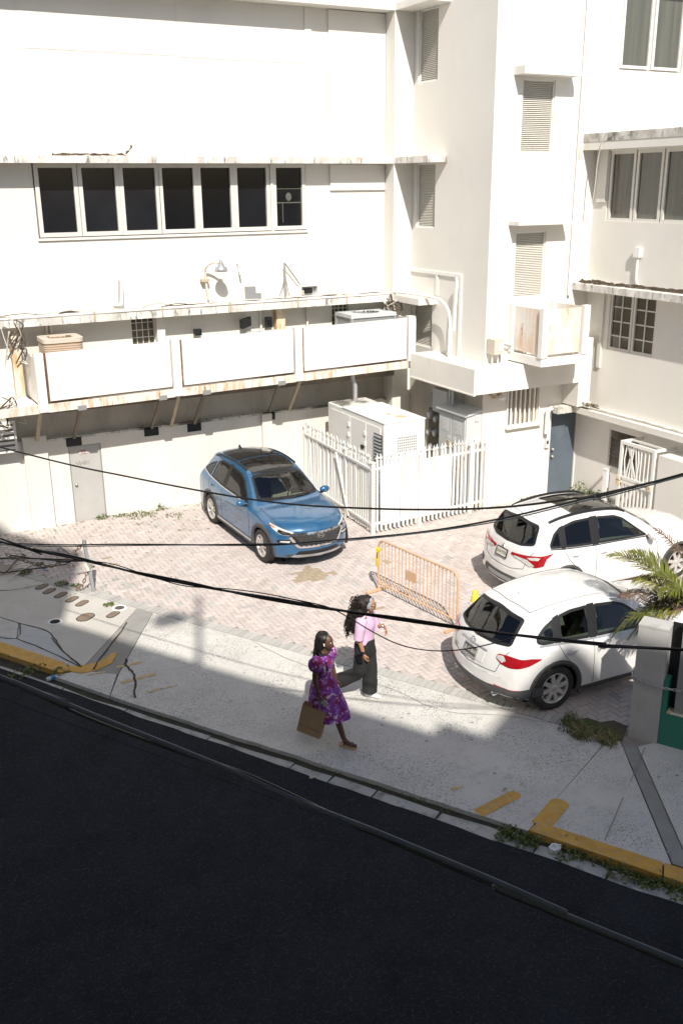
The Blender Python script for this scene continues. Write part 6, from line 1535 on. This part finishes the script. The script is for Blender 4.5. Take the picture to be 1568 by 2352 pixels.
def head(mb, c, tilt=0.0, s=1.0):
    """skull, jaw, nose, lips, ears; faces +x. returns nothing, adds to mesh"""
    c = Vector(c); n, m = 20, 16; vs = []
    def shape(u, v):     # u around, v 0 bottom..1 top
        ph = pi*v; z = -cos(ph)*.118; r = sin(ph)
        x = r*cos(u)*.094; y = r*sin(u)*.074
        if z < -.02:
            k = min(1, (-.02-z)/.09); y *= 1-.28*k
            if cos(u) < 0: x *= 1-.45*k
            else: x += .006*k
        if cos(u) > .80 and -.035 < z < .025:      # nose
            x += .020*max(0, (cos(u)-.80)/.2)**1.5*(1-abs((z+.018)/.04)) if abs(z+.018) < .04 else 0
        if cos(u) > .7 and abs(z+.058) < .012: x += .006*(cos(u)-.7)/.3
        if cos(u) > .75 and abs(z-.012) < .016 and abs(sin(u)) > .25: x -= .006
        return Vector((x, y, z))*s
    for i in range(m+1):
        for k in range(n): 
            p = shape(2*pi*k/n, min(max(i/m, .012), .988)); p = Vector((p.x*cos(tilt)+p.z*sin(tilt), p.y, -p.x*sin(tilt)+p.z*cos(tilt))); vs.append(c+p)
    mb.add(vs, [(i*n+k, i*n+(k+1) % n, (i+1)*n+(k+1) % n, (i+1)*n+k) for i in range(m) for k in range(n)], True)
    for sd in (1, -1): mb.add(*_ellip(c+Vector((-.004, sd*.074*s, -.008)), Vector((0, 0, .030*s)), Vector((.018*s, 0, 0)), Vector((0, .009*s, 0)), 10, 6), True)
def face_bits(P, c, s, lip):
    c = Vector(c)
    for sd in (1, -1):
        e = obj('eye', MB().ball(c+Vector((.078, sd*.030, .012))*s, .011*s, 10, 6), 'eye', P, False)
        obj('pupil', MB().ball(c+Vector((.0865, sd*.030, .012))*s, .006*s, 8, 5), 'black', e, False)
        obj('eyebrow', MB().tube([c+Vector((.085, sd*.014, .032))*s, c+Vector((.083, sd*.032, .037))*s, c+Vector((.070, sd*.048, .030))*s], .0035*s, 5), 'hairblack', P, False)
    obj('lips', MB().tube([c+Vector((.083, .022, -.060))*s, c+Vector((.094, 0, -.058))*s, c+Vector((.083, -.022, -.060))*s], .006*s, 6), lip, P, False)
MAT['lip'] = M('lip', (.28, .10, .09), .4, var=0); MAT['lipdark'] = M('dark_lip', (.10, .03, .03), .4, var=0)

def wrinkle(mb, amp, sc):
    mb.v = [tuple(Vector(v)+Vector((noise.noise(Vector((v[0]*sc, v[1]*sc, v[2]*sc*.5))), noise.noise(Vector((v[1]*sc+7, v[2]*sc*.5, v[0]*sc))), 0))*amp*2) for v in mb.v]
def person(label, foot_px, rz, shift=(0, 0)):
    p = onZ(0, *foot_px); t = thing('person', label, 'person', (p.x, p.y, 0), rz); del t['_base']
    return t
RZ = atan2(SD.y, SD.x)
# ---------------- woman in the pink blouse (walks along the street, stance leg under her)
A = person('woman in pink blouse and wide charcoal trousers striding with a long dark curly mane', (838, 1606), RZ+.20)
V = [((0, 0, .92), .10), ((.0, 0, 1.08), .10), ((.01, 0, 1.24), (.105, .13)), ((.015, 0, 1.36), (.07, .10)), ((.03, 0, 1.425), .046), ((.045, 0, 1.48), .045),
     ((0, .16, 1.365), .050), ((.07, .21, 1.13), .040), ((.24, .16, 1.18), .030), ((0, -.165, 1.365), .050), ((-.02, -.215, 1.10), .040), ((.05, -.215, .87), .028),
     ((0, .09, .86), .085), ((.05, .09, .48), .058), ((.03, .09, .09), .038), ((.10, .09, .04), .034), ((0, -.09, .86), .085), ((-.06, -.10, .48), .058), ((-.39, -.10, .29), .040), ((-.46, -.10, .25), .035)]
E_ = [(0, 1), (1, 2), (2, 3), (3, 4), (4, 5), (3, 6), (6, 7), (7, 8), (3, 9), (9, 10), (10, 11), (0, 12), (12, 13), (13, 14), (14, 15), (0, 16), (16, 17), (17, 18), (18, 19)]
mb = MB(); me_to_mb(skin_mesh(V, E_), mb); hc = (.065, 0, 1.56); head(mb, hc, .08, .98)
hand(mb, (.05, -.215, .87), (.22, .02, -1), (.5, .9, 0), 1.0, .8, 1); hand(mb, (.24, .16, 1.18), (.5, -.15, -.85), (-.6, -.6, -.3), 1.0, .7, -1)
obj('body', mb, 'skintan', A, False); face_bits(A, hc, .98, 'lip')
m = MB(); rings(m, rsmooth([(0, 0, .985, .135, .185), (.0, 0, 1.05, .135, .18), (.005, 0, 1.15, .13, .17), (.015, 0, 1.25, .14, .18), (.01, 0, 1.34, .115, .185), (.012, 0, 1.395, .085, .135), (.02, 0, 1.425, .065, .075)]), 24)
for sd in (1, -1):
    q_ = [(0, sd*.13, 1.365), (-.005 if sd < 0 else .03, sd*.185, 1.30), (-.015 if sd < 0 else .075, sd*.21, 1.19), (-.022 if sd < 0 else .10, sd*.222, 1.09)]
    m.tube(spline(q_, 4), [.085]*3+[.078]*4+[.074]*6, 14, False)
wrinkle(m, .006, 11); bl = obj('blouse', m, 'pink', A, False)
m = MB(); rings(m, rsmooth([(0, 0, 1.04, .118, .165), (0, 0, .98, .135, .18), (-.005, 0, .90, .15, .195), (-.005, 0, .82, .145, .19), (0, 0, .76, .115, .16)]), 24)
m.tube(spline([(.0, .085, .88), (.03, .09, .70), (.055, .095, .48), (.045, .095, .28), (.035, .095, .10)], 4), [.118]*4+[.108]*4+[.104]*4+[.112]*4+[.118], 16)
m.tube(spline([(.0, -.085, .88), (-.03, -.09, .70), (-.07, -.10, .50), (-.21, -.10, .395), (-.38, -.10, .295)], 4), [.118]*4+[.110]*4+[.104]*3+[.104]*3+[.112]*3, 16)
wrinkle(m, .007, 9); obj('trousers', m, 'trousers', A, False)
def shoe(P, c, d, up, L=.25, mat='shoe'):
    d = Vector(d).normalized(); u = Vector(up).normalized(); s_ = d.cross(u); c = Vector(c); m = MB(); vs = []; n = 12
    prof = [(-.5, .018, .03), (-.44, .034, .06), (-.2, .036, .062), (.05, .042, .05), (.3, .044, .036), (.44, .034, .026), (.5, .015, .014)]
    for (t, w_, h) in prof:
        for k in range(n):
            a = 2*pi*k/n; vs.append(c+d*t*L+s_*w_*cos(a)+u*(h*(.5+.5*sin(a))*1.5))
    m.add(vs, [(i*n+k, i*n+(k+1) % n, (i+1)*n+(k+1) % n, (i+1)*n+k) for i in range(len(prof)-1) for k in range(n)], True)
    m.add(vs[:n], [tuple(range(n))]); m.add(vs[-n:], [tuple(range(n))])
    return obj('shoe', m, mat, P, False)
shoe(A, (.10, .09, .004), (1, .05, 0), (0, 0, 1)); shoe(A, (-.46, -.10, .20), (.40, 0, -.92), (.92, 0, .40))
# hair: mass plus curls
m = MB(); rd = random.Random(2)
for c_, r_, sc in (((.022, 0, 1.615), .100, (1.02, .92, .85)), ((-.035, -.005, 1.56), .125, (1, 1.0, 1.05)), ((-.085, -.01, 1.44), .135, (1, 1.15, 1.15)), ((-.12, -.015, 1.31), .125, (.95, 1.15, 1.2)), ((-.14, -.02, 1.20), .10, (.9, 1.1, 1.3))):
    b_ = MB().ball(c_, r_, 22, 16, sc)
    b_.v = [tuple(Vector(v)*1.0+(Vector(v)-Vector(c_)).normalized()*.014*noise.noise(Vector(v)*42)) for v in b_.v]; m.add(b_.v, b_.f, True)
for k in range(190):
    a = rd.uniform(.33*pi, 1.67*pi); z0 = rd.uniform(1.24, 1.67); x0, y0 = -.045+.135*cos(a)*(.8 if z0 > 1.6 else 1)-(1.62-z0)*.20, (.13 if z0 < 1.55 else .11)*sin(a); pts = []
    ln = rd.uniform(.14, .26); f0 = rd.uniform(0, 6)
    for j in range(13): t = j/12; pts.append((x0-.03*t+.014*cos(f0+t*20), y0*(1+.10*t)+.014*sin(f0+t*20), z0-ln*t))
    m.tube(pts, .0085, 5)
for k in range(90):
    a = rd.uniform(.40*pi, 1.60*pi); z0 = rd.uniform(1.20, 1.66); x0, y0 = -.05+.155*cos(a)-(1.62-z0)*.20, .15*sin(a); f0 = rd.uniform(0, 6); ln = rd.uniform(.08, .2)
    m.tube([(x0-.04*j/9+.018*cos(f0+j*2.2), y0+.018*sin(f0+j*2.2), z0-ln*j/9) for j in range(10)], .0045, 4)
obj('hair', m, 'hairbrown', A, False)
hb = MB()
for k in range(17):
    t = pi*k/16
    for j in range(5): pass
hbp = [Vector((.085+.0*cos(t), .087*cos(t), 1.560+.112*sin(t))) for t in [pi*(-.1+1.2*k/16) for k in range(17)]]
v = []
for p in hbp: v += [p+Vector((-.022, 0, .0)), p+Vector((.004, 0, .006)), p+Vector((.03, 0, -.004))]
hb.add(v, [(3*i+j, 3*(i+1)+j, 3*(i+1)+j+1, 3*i+j+1) for i in range(16) for j in (0, 1)], True); obj('headband', hb, 'headband', A, False)
gl = MB()
for sd in (1, -1):
    c_ = Vector((hc[0]+.095, sd*.032, hc[2]+.01)); gl.tube([c_+Vector((0, .026*cos(t*pi/6), .022*sin(t*pi/6))) for t in range(13)], .0025, 5, False); gl.tube([c_+Vector((0, sd*.026, .004)), Vector((hc[0]+.0, sd*.078, hc[2]+.012))], .0025, 5)
gl.tube([Vector((hc[0]+.096, .007, hc[2]+.012)), Vector((hc[0]+.096, -.007, hc[2]+.012))], .0025, 5); obj('glasses', gl, 'black', A, False)
obj('watch', MB().lathe([(.034, -.016), (.036, 0), (.034, .016)], (.042, -.215, .895), 14).box((.03, -.258, .88), (.062, -.245, .915)), 'black', A, False)
obj('bracelet', MB().lathe([(.034, -.006), (.036, 0), (.034, .006)], (.225, .162, 1.176), 12, 'x'), 'chrome', A, False)
ph = solo('sunglasses_case', MB(), 'black', 'x', 'case') if False else None
pw = A.matrix_basis.copy()
Am = Matrix.Translation(A.location) @ Matrix.Rotation(RZ+.20, 4, 'Z')
pp = Am @ Vector((.02, -.235, .80)); dx = Am.to_3x3() @ Vector((.25, 0, -1)); dx.normalize(); dy = Am.to_3x3() @ Vector((1, 0, .25)); dn = Am.to_3x3() @ Vector((0, 1, 0))
phn = thing('phone', 'dark phone held in the right hand of the woman in pink', 'phone', pp); obj('case', MB().obox(pp-dy*.03, dx*.072, dy*.036, dn*.005), 'black', phn); obj('screen', MB().obox(pp-dy*.03-dn*.0062, dx*.066, dy*.031, dn*.001), 'darkglass', phn)

# ---------------- woman in the flowered dress
B = person('woman in purple flowered puff sleeve dress with long black braids', (744, 1694), RZ+.10)
V = [((0, 0, .90), .10), ((.0, 0, 1.04), .095), ((.005, 0, 1.18), (.10, .12)), ((.01, 0, 1.295), (.07, .10)), ((.025, 0, 1.36), .044), ((.04, 0, 1.415), .043),
     ((0, .155, 1.30), .050), ((.03, .21, 1.05), .040), ((.10, .20, .82), .029), ((0, -.16, 1.30), .052), ((-.01, -.225, 1.04), .042), ((.05, -.235, .80), .029),
     ((0, .09, .84), .085), ((-.10, .09, .48), .058), ((-.34, .09, .18), .036), ((-.33, .09, .07), .032), ((0, -.09, .84), .085), ((.22, -.08, .48), .058), ((.35, -.08, .10), .036), ((.44, -.08, .045), .030)]
mb = MB(); me_to_mb(skin_mesh(V, E_), mb); hc = (.065, 0, 1.49); head(mb, hc, .10, .96)
hand(mb, (.05, -.235, .80), (.1, .0, -1), (.3, .9, 0), 1.0, 1.0, 1); hand(mb, (.10, .20, .82), (.35, -.1, -1), (.2, -.9, 0), 1.0, .9, -1)
obj('body', mb, 'skindark', B, False); face_bits(B, hc, .96, 'lipdark')
m = MB(); rings(m, rsmooth([(.01, 0, 1.325, .085, .150), (.012, 0, 1.28, .125, .178), (.018, 0, 1.19, .135, .175), (.01, 0, 1.08, .118, .155), (.0, 0, .985, .118, .150), (.0, 0, .94, .135, .168), (.02, 0, .82, .185, .215), (.045, 0, .66, .235, .25), (.07, 0, .50, .275, .275), (.085, 0, .40, .295, .285)], 5), 44, .10, 1.0)
for sd in (1, -1):
    b_ = MB().ball((0.0, sd*.195, 1.24), .112, 20, 12, (1.0, .9, 1.05)); b_.v = [tuple(Vector(v)+Vector((0, 0, -.012*abs(sin(v[0]*60+v[1]*30))))) for v in b_.v]; m.add(b_.v, b_.f, True)
wrinkle(m, .008, 9); obj('dress', m, 'dress', B, False)
obj('strap', MB().tube([(-.07, -.09, 1.33), (-.03, -.10, 1.345), (.05, -.09, 1.33)], .008, 5), 'black', B, False)
m = MB(); m.ball((.012, 0, 1.530), .104, 22, 14, (1.02, .86, .90)); m.ball((-.02, 0, 1.47), .095, 18, 12, (1, .95, 1.2)); m.ball((-.07, 0, 1.33), .075, 18, 12, (.7, 1.5, 1.5)); rd = random.Random(6)
for k in range(80):
    t = k/79; a = pi*(.42+1.16*t); x0, y0 = .015+.10*cos(a), .092*sin(a); z0 = 1.50+rd.uniform(-.02, .03)
    front = (k % 3 == 0 and (t < .3 or t > .62)) or 14 < k < 0
    side = 1 if y0 > 0 else -1
    e = Vector((.10, side*.10, 1.14)) if (t > .66 or t < .30) else Vector((-.12, y0*1.1, 1.16))
    pts = [(x0*.6, y0*.5, 1.615), (x0*.95, y0*.95, 1.57), (x0, y0*1.05, z0), (x0*.9-.02, y0*1.15, 1.40), (e.x*.7+rd.uniform(-.02, .02), e.y+rd.uniform(-.02, .02), 1.28), (e.x+rd.uniform(-.02, .02), e.y*.9+rd.uniform(-.02, .02), e.z+rd.uniform(-.03, .03))]
    m.tube(spline(pts, 4), .0125, 6)
obj('hair', m, 'hairblack', B, False)
obj('earphone', MB().tube([(.065, -.077, 1.485), (.068, -.086, 1.465)], .007, 6).ball((.062, -.078, 1.488), .011), 'paper', B, False)
obj('ring', MB().ball((.06, -.235, .70), .007), 'chrome', B, False)
def sandal(P, c, yaw, lift=0.0, pitch=0.0):
    M_ = Matrix.Translation(c) @ Matrix.Rotation(pitch, 4, 'Y')
    def T(vs): return [M_ @ Vector(v) for v in vs]
    s_ = MB().prism([(x*1.0, y) for x, y in stadium(.26, .095)], 0, .035); s_.v = [tuple(p) for p in T(s_.v)]; so_ = obj('sandal_sole', s_, 'sole', P, False)
    ft = MB(); ft.add(*_ellip(Vector((0.02, 0, .055)), Vector((.115, 0, -.008)), Vector((0, .040, 0)), Vector((0, 0, .024))), True); ft.v = [tuple(p) for p in T(ft.v)]; obj('foot', ft, 'skindark', P, False)
    for k in range(5):
        tt = MB().ball((.125-.008*abs(k-1), -.034+.017*k, .047), .0105, 8, 5); tt.v = [tuple(p) for p in T(tt.v)]; obj('toe', tt, 'skindark', P, False)
    st = MB()
    for x, zz in ((.055, .082), (-.05, .10)): st.tube([(x, -.046, .03), (x, -.03, zz-.012), (x, 0, zz), (x, .03, zz-.012), (x, .046, .03)], .009, 5)
    st.v = [tuple(p) for p in T(st.v)]; obj('sandal_strap', st, 'sandal', P, False)
sandal(B, Vector((.41, -.08, .002)), 0); sandal(B, Vector((-.32, .09, .05)), 0, 0, .55)
# paper bag and phone she carries
Bm = Matrix.Translation(B.location) @ Matrix.Rotation(RZ+.10, 4, 'Z'); Bw = lambda *p: Bm @ Vector(p)
bag = thing('paper_bag', 'brown paper shopping bag hanging from the hand of the woman in the flowered dress', 'shopping bag', Bw(-.02, -.27, .45))
ux, uy, uz = Bm.to_3x3() @ Vector((.97, .1, -.22)), Bm.to_3x3() @ Vector((-.1, .99, 0)), None
uz = ux.cross(uy).normalized(); uy = uz.cross(ux).normalized(); ux.normalize()
c = Bw(-.03, -.28, .43); m = MB(); hw, hd, hh = .17, .065, .215
def bp(a, b, e): return c+ux*a*hw+uy*b*hd+uz*e*hh
m.add([bp(-1, -1, -1), bp(1, -1, -1), bp(1, 1, -1), bp(-1, 1, -1), bp(-1, -.75, 1), bp(1, -.75, 1), bp(1, .75, 1), bp(-1, .75, 1), bp(1.0, 0, 1), bp(.86, 0, 0.1), bp(-1, 0, 1), bp(-.86, 0, .1)],
      [(3, 2, 1, 0), (0, 1, 5, 4), (2, 3, 7, 6), (1, 2, 9), (1, 9, 5), (9, 2, 6), (5, 9, 8), (9, 6, 8), (3, 0, 11), (0, 4, 11), (11, 7, 3), (4, 10, 11), (11, 10, 7)])
obj('bag_body', m, 'bag', bag); obj('fold', MB().add([bp(-.98, -1.02, -.45), bp(.98, -1.02, -.5), bp(.98, -1.02, -.47), bp(-.98, -1.02, -.42)], [(0, 1, 2, 3)]), 'sandal', bag)
for b in (-.8, .8): obj('handle', MB().tube(spline([bp(-.45, b, 1), bp(-.35, b*.5, 1.45), bp(0, 0, 1.66), bp(.35, b*.5, 1.45), bp(.45, b, 1)], 5), .006, 5), 'sandal', bag)
pb_ = Bw(.115, -.24, .72); ph2 = thing('phone', 'pale phone held in the near hand of the woman in the flowered dress', 'phone', pb_)
ex, ey, ez = Bm.to_3x3() @ Vector((.8, -.1, -.55)), Bm.to_3x3() @ Vector((.5, .2, .8)), Bm.to_3x3() @ Vector((0, -1, .2))
ex.normalize(); ez = ex.cross(ey).normalized(); ey = ez.cross(ex)
obj('case', MB().obox(pb_, ex*.068, ey*.035, ez*.005), 'galv', ph2); obj('camera_bump', MB().obox(pb_+ex*.04+ey*.012-ez*.006, ex*.016, ey*.016, ez*.002), 'black', ph2)
# ================================================================== PLANTS
MAT['frond'] = M('palm_leaf', (.12, .135, .02), .45, var=.35, vs=6)
MAT['frondpale'] = M('sunlit_palm_leaf', (.20, .195, .035), .45, var=.3, vs=6)
MAT['frondbrown'] = M('dead_palm_leaf', (.14, .085, .055), .7, var=.35, vs=8)
MAT['trunk'] = M('palm_trunk', (.16, .12, .08), .9, var=.3, vs=8, bump=(12, .8))
pc = PQ(12.75, -2.12, 0)
palm = thing('palm_tree', 'small palm with green and dead brown fronds behind the pillar', 'palm tree', pc)
top = Vector((pc.x, pc.y, 1.75))
obj('trunk', MB().tube([pc, pc+Vector((.02, 0, .6)), pc+Vector((0, .02, 1.2)), top], [.16, .13, .12, .10], 12), 'trunk', palm)
def frond(a, ctrl, b, mat, leaf=.42, n=46, droop=.45, seed=0, half=False):
    rd = random.Random(seed); m = MB(); a, c_, b = map(Vector, (a, ctrl, b))
    R = [a*(1-t)**2+c_*2*t*(1-t)+b*t*t for t in [i/24 for i in range(25)]]
    m.tube(R, [.016-.012*i/24 for i in range(25)], 5)
    for i in range(n):
        t = .14+.85*i/(n-1); p = a*(1-t)**2+c_*2*t*(1-t)+b*t*t; d = ((c_-a)*(1-t)+(b-c_)*t).normalized()
        s_ = d.cross(Vector((0, 0, 1))); s_ = s_.normalized() if s_.length > .05 else Vector((1, 0, 0)); u = s_.cross(d)
        L = leaf*(sin(pi*min(1, .15+t*.9))**.6)*rd.uniform(.85, 1.1)
        for sd in (1, -1):
            if rd.random() < .06: continue
            e = (s_*sd*.80+d*(.55+.3*t)+u*rd.uniform(.05, .35)).normalized(); w_ = d*.009
            q1 = p+e*L*.5; q2 = p+e*L*.8-Vector((0, 0, droop*L*.25)); q3 = p+e*L-Vector((0, 0, droop*L*rd.uniform(.4, .9)))
            m.add([p-w_, p+w_, q1+w_*1.3, q1-w_*1.3, q2+w_*.9, q2-w_*.9, q3], [(0, 1, 2, 3), (3, 2, 4, 5), (5, 4, 6)])
    return obj('frond', m, mat, palm)
def fp(p, x, y): return onP(p, x, y)
# fronds reaching into view, then the rest of the crown
frond(top, fp(12.9, 1495, 1268), fp(13.0, 1385, 1275), 'frondpale', .40, 54, .25, 1)
frond(top, fp(12.6, 1500, 1345), fp(12.6, 1412, 1368), 'frondbrown', .30, 44, .7, 2)
frond(top, fp(12.5, 1470, 1365), fp(12.55, 1398, 1475), 'frond', .36, 50, .6, 3)
frond(top, top+Vector((.5, .1, .9)), top+Vector((1.3, .2, .9)), 'frond', .42, 46, .5, 6)
frond(top, top+Vector((.5, -.4, .6)), top+Vector((1.1, -.8, .1)), 'frond', .42, 46, .6, 7)
frond(top, top+Vector((-.1, .35, .30)), top+Vector((-.45, .55, -.25)), 'frond', .34, 46, .7, 8)
frond(top, top+Vector((-.3, .2, .25)), top+Vector((-.55, .25, -.55)), 'frondbrown', .26, 36, .9, 9)
frond(top, top+Vector((.45, .3, .9)), top+Vector((.9, .6, 1.0)), 'frond', .38, 46, .3, 10)
frond(top, top+Vector((-.3, -.1, .55)), top+Vector((-.65, .1, .35)), 'frond', .34, 46, .6, 12)
frond(fp(13.3, 1590, 1330), fp(13.3, 1560, 1245), fp(13.3, 1492, 1208), 'frondbrown', .22, 22, .6, 11)
frond(top, fp(12.8, 1520, 1290), fp(12.9, 1440, 1262), 'frond', .38, 50, .4, 14)
frond(top, fp(12.6, 1520, 1330), fp(12.7, 1452, 1330), 'frondpale', .34, 50, .5, 15)
frond(top, fp(12.45, 1500, 1385), fp(12.5, 1440, 1470), 'frondpale', .34, 50, .6, 16)
frond(top, top+Vector((-.05, -.1, .6)), top+Vector((.15, -.25, 1.0)), 'frond', .36, 50, .4, 17)
# weeds
def blades(m, c, r, n, h, seed, w_=.007, lean=.5):
    rd = random.Random(seed); c = Vector(c)
    for _ in range(n):
        a = rd.uniform(0, 2*pi); rr = r*sqrt(rd.random()); p = c+Vector((rr*cos(a), rr*sin(a), 0)); t = rd.uniform(0, 2*pi); hh = h*rd.uniform(.45, 1.1)
        d = Vector((cos(t), sin(t), 0)); s_ = Vector((-sin(t), cos(t), 0))*w_*rd.uniform(.7, 1.4); l = lean*hh*rd.uniform(.3, 1.2)
        m.add([p-s_, p+s_, p+d*l*.4+s_*.8+Vector((0, 0, hh*.6)), p+d*l*.4-s_*.8+Vector((0, 0, hh*.6)), p+d*l+Vector((0, 0, hh*.9))], [(0, 1, 2, 3), (3, 2, 4)])
def leaves(m, c, r, n, h, seed, s_=.03):
    rd = random.Random(seed); c = Vector(c)
    for _ in range(n):
        a = rd.uniform(0, 2*pi); rr = r*sqrt(rd.random()); p = c+Vector((rr*cos(a), rr*sin(a), h*rd.random()*(1-.6*rr/r)))
        u = Vector((rd.uniform(-1, 1), rd.uniform(-1, 1), rd.uniform(-.4, .8))).normalized(); v = u.cross(Vector((rd.uniform(-1, 1), rd.uniform(-1, 1), rd.uniform(-1, 1)))).normalized(); k = s_*rd.uniform(.6, 1.3)
        m.add([p-u*k, p+v*k*.45, p+u*k, p-v*k*.45], [(0, 1, 2, 3)])
def clump(lab, c, r, n, h, seed, mat='weed', kind='leaf', s_=.03, name='weed_clump'):
    m = MB(); c = Vector(c)
    (leaves(m, c, r, n, h, seed, s_) if kind == 'leaf' else blades(m, c, r, n, h, seed))
    return solo(name, m, mat, lab, 'weed', 'weed clumps')
W = lambda x, y: onZ(gz(*onZ(0, x, y)[:2]), x, y)
for px, py, lab, r, n, h in ((236, 1189, 'weeds at the foot of the pale grey door', .17, 90, .13), (310, 1183, 'long flat weed patch along the back wall', .28, 120, .10), (272, 1185, 'weeds between the grey door and the flat weed patch', .16, 60, .08), (371, 1171, 'upright weeds against the back wall nearest the blue car', .13, 60, .18),
                             (349, 1182, 'thin weeds on the pavers before the back wall', .16, 40, .08), (402, 1184, 'flat weeds on the pavers beside the blue car', .2, 50, .06), (1214, 1144, 'weeds at the tower wall left of the blue door', .16, 80, .12), (1195, 1148, 'small weeds at the tower wall far left of the blue door', .12, 50, .08),
                             (142, 1342, 'weeds at the sidewalk edge by the dark cables', .14, 70, .08), (57, 1316, 'weeds at the left edge of the sidewalk', .15, 70, .09), (176, 1346, 'yellow green weeds at the foot of the leaning post', .1, 50, .06), (92, 1298, 'round weed tuft among the dark cables', .09, 50, .08), (208, 1303, 'weeds on the pavers behind the leaning post', .1, 40, .05),
                             (727, 1502, 'tiny weed at the driveway edge behind the woman in the dress', .09, 40, .06), (250, 1390, 'green weed filling a hole in the sidewalk', .10, 70, .04), (85, 1540, 'weeds in the gutter below the left yellow kerb', .2, 90, .09), (136, 1545, 'weeds at the end of the left yellow kerb', .12, 60, .09), (40, 1547, 'low weeds at the far left gutter', .2, 60, .06)):
    clump(lab, W(px, py), r, n, h, int(px))
# taller plants at the side wing wall
clump('mossy shrub growing beside the blue door', (16.05-.3, 17.2, 0), .30, 260, .45, 77, 'weed', 'leaf', .035, 'wall_shrub')
clump('yellow green shrub growing along the side wing wall', (15.70, 16.5, 0), .35, 300, .42, 78, 'weed', 'leaf', .035, 'wall_shrub')
m = MB(); rd = random.Random(9)
gr0 = thing('grass_tuft', 'dry and green grass tuft by the gate pillar', 'grass', PQ(11.95, -3.0)); 
m = MB(); 
for k in range(11): c_ = PQ(11.78+rd.uniform(-.10, .32), -3.25+rd.uniform(-.30, .50)); blades(m, c_, .13, 46, .12, 200+k, .005, 1.3)
obj('green_blades', m, 'weed', gr0, kind='stuff')
m = MB()
for k in range(9): c_ = PQ(11.72+rd.uniform(-.08, .22), -3.1+rd.uniform(-.25, .35)); blades(m, c_, .13, 36, .13, 300+k, .005, 1.4)
obj('dry_blades', m, 'straw', gr0, kind='stuff')
# gutter growth along the right yellow kerb and moss in the lip
m = MB()
for k in range(90):
    q_ = rd.uniform(-3.4, .5); leaves(m, PQ(9.22+rd.uniform(-.09, .08), q_, -.05), .10, 26, .11, 400+k, .026)
for k in range(60):
    q_ = rd.uniform(-9.0, -4.0); leaves(m, PQ(9.29+rd.uniform(-.03, .04), q_, -.06), .05, 8, .035, 600+k, .014)
tag(obj('gutter_weeds', m, 'weed'), 'low weeds growing along the gutter under the kerb', 'weed', None, 'stuff')
m = MB()
for k in range(140):
    x, y = rd.uniform(2.6, 9.0), rd.uniform(19.2, 21.0); x = round(x/PB)*PB; leaves(m, (x, y, gz(x, y)), .05, 10, .02, 900+k, .014)
for k in range(60):
    x, y = rd.uniform(2.6, 5.5), rd.uniform(16.8, 19.5); x = round(x/PB)*PB; leaves(m, (x, y, gz(x, y)), .04, 6, .018, 1100+k, .012)
tag(obj('joint_weeds', m, 'weed'), 'tiny weeds sprouting in the paver joints near the back wall', 'weed', None, 'stuff')
m = MB()
for k in range(26):
    q_ = onY(YU-.01, rd.uniform(240, 560), 0); x = q_.x if False else rd.uniform(5.5, 9.6); leaves(m, (x, YL+.06, 2.08), .07, 8, .06*rd.random()+.02, 1300+k, .02)
tag(obj('ledge_weeds', m, 'weed'), 'small weeds growing on the plinth ledge under the walkway', 'weed', None, 'stuff')
for o in bpy.data.objects:
    if '_base' in o: del o['_base']
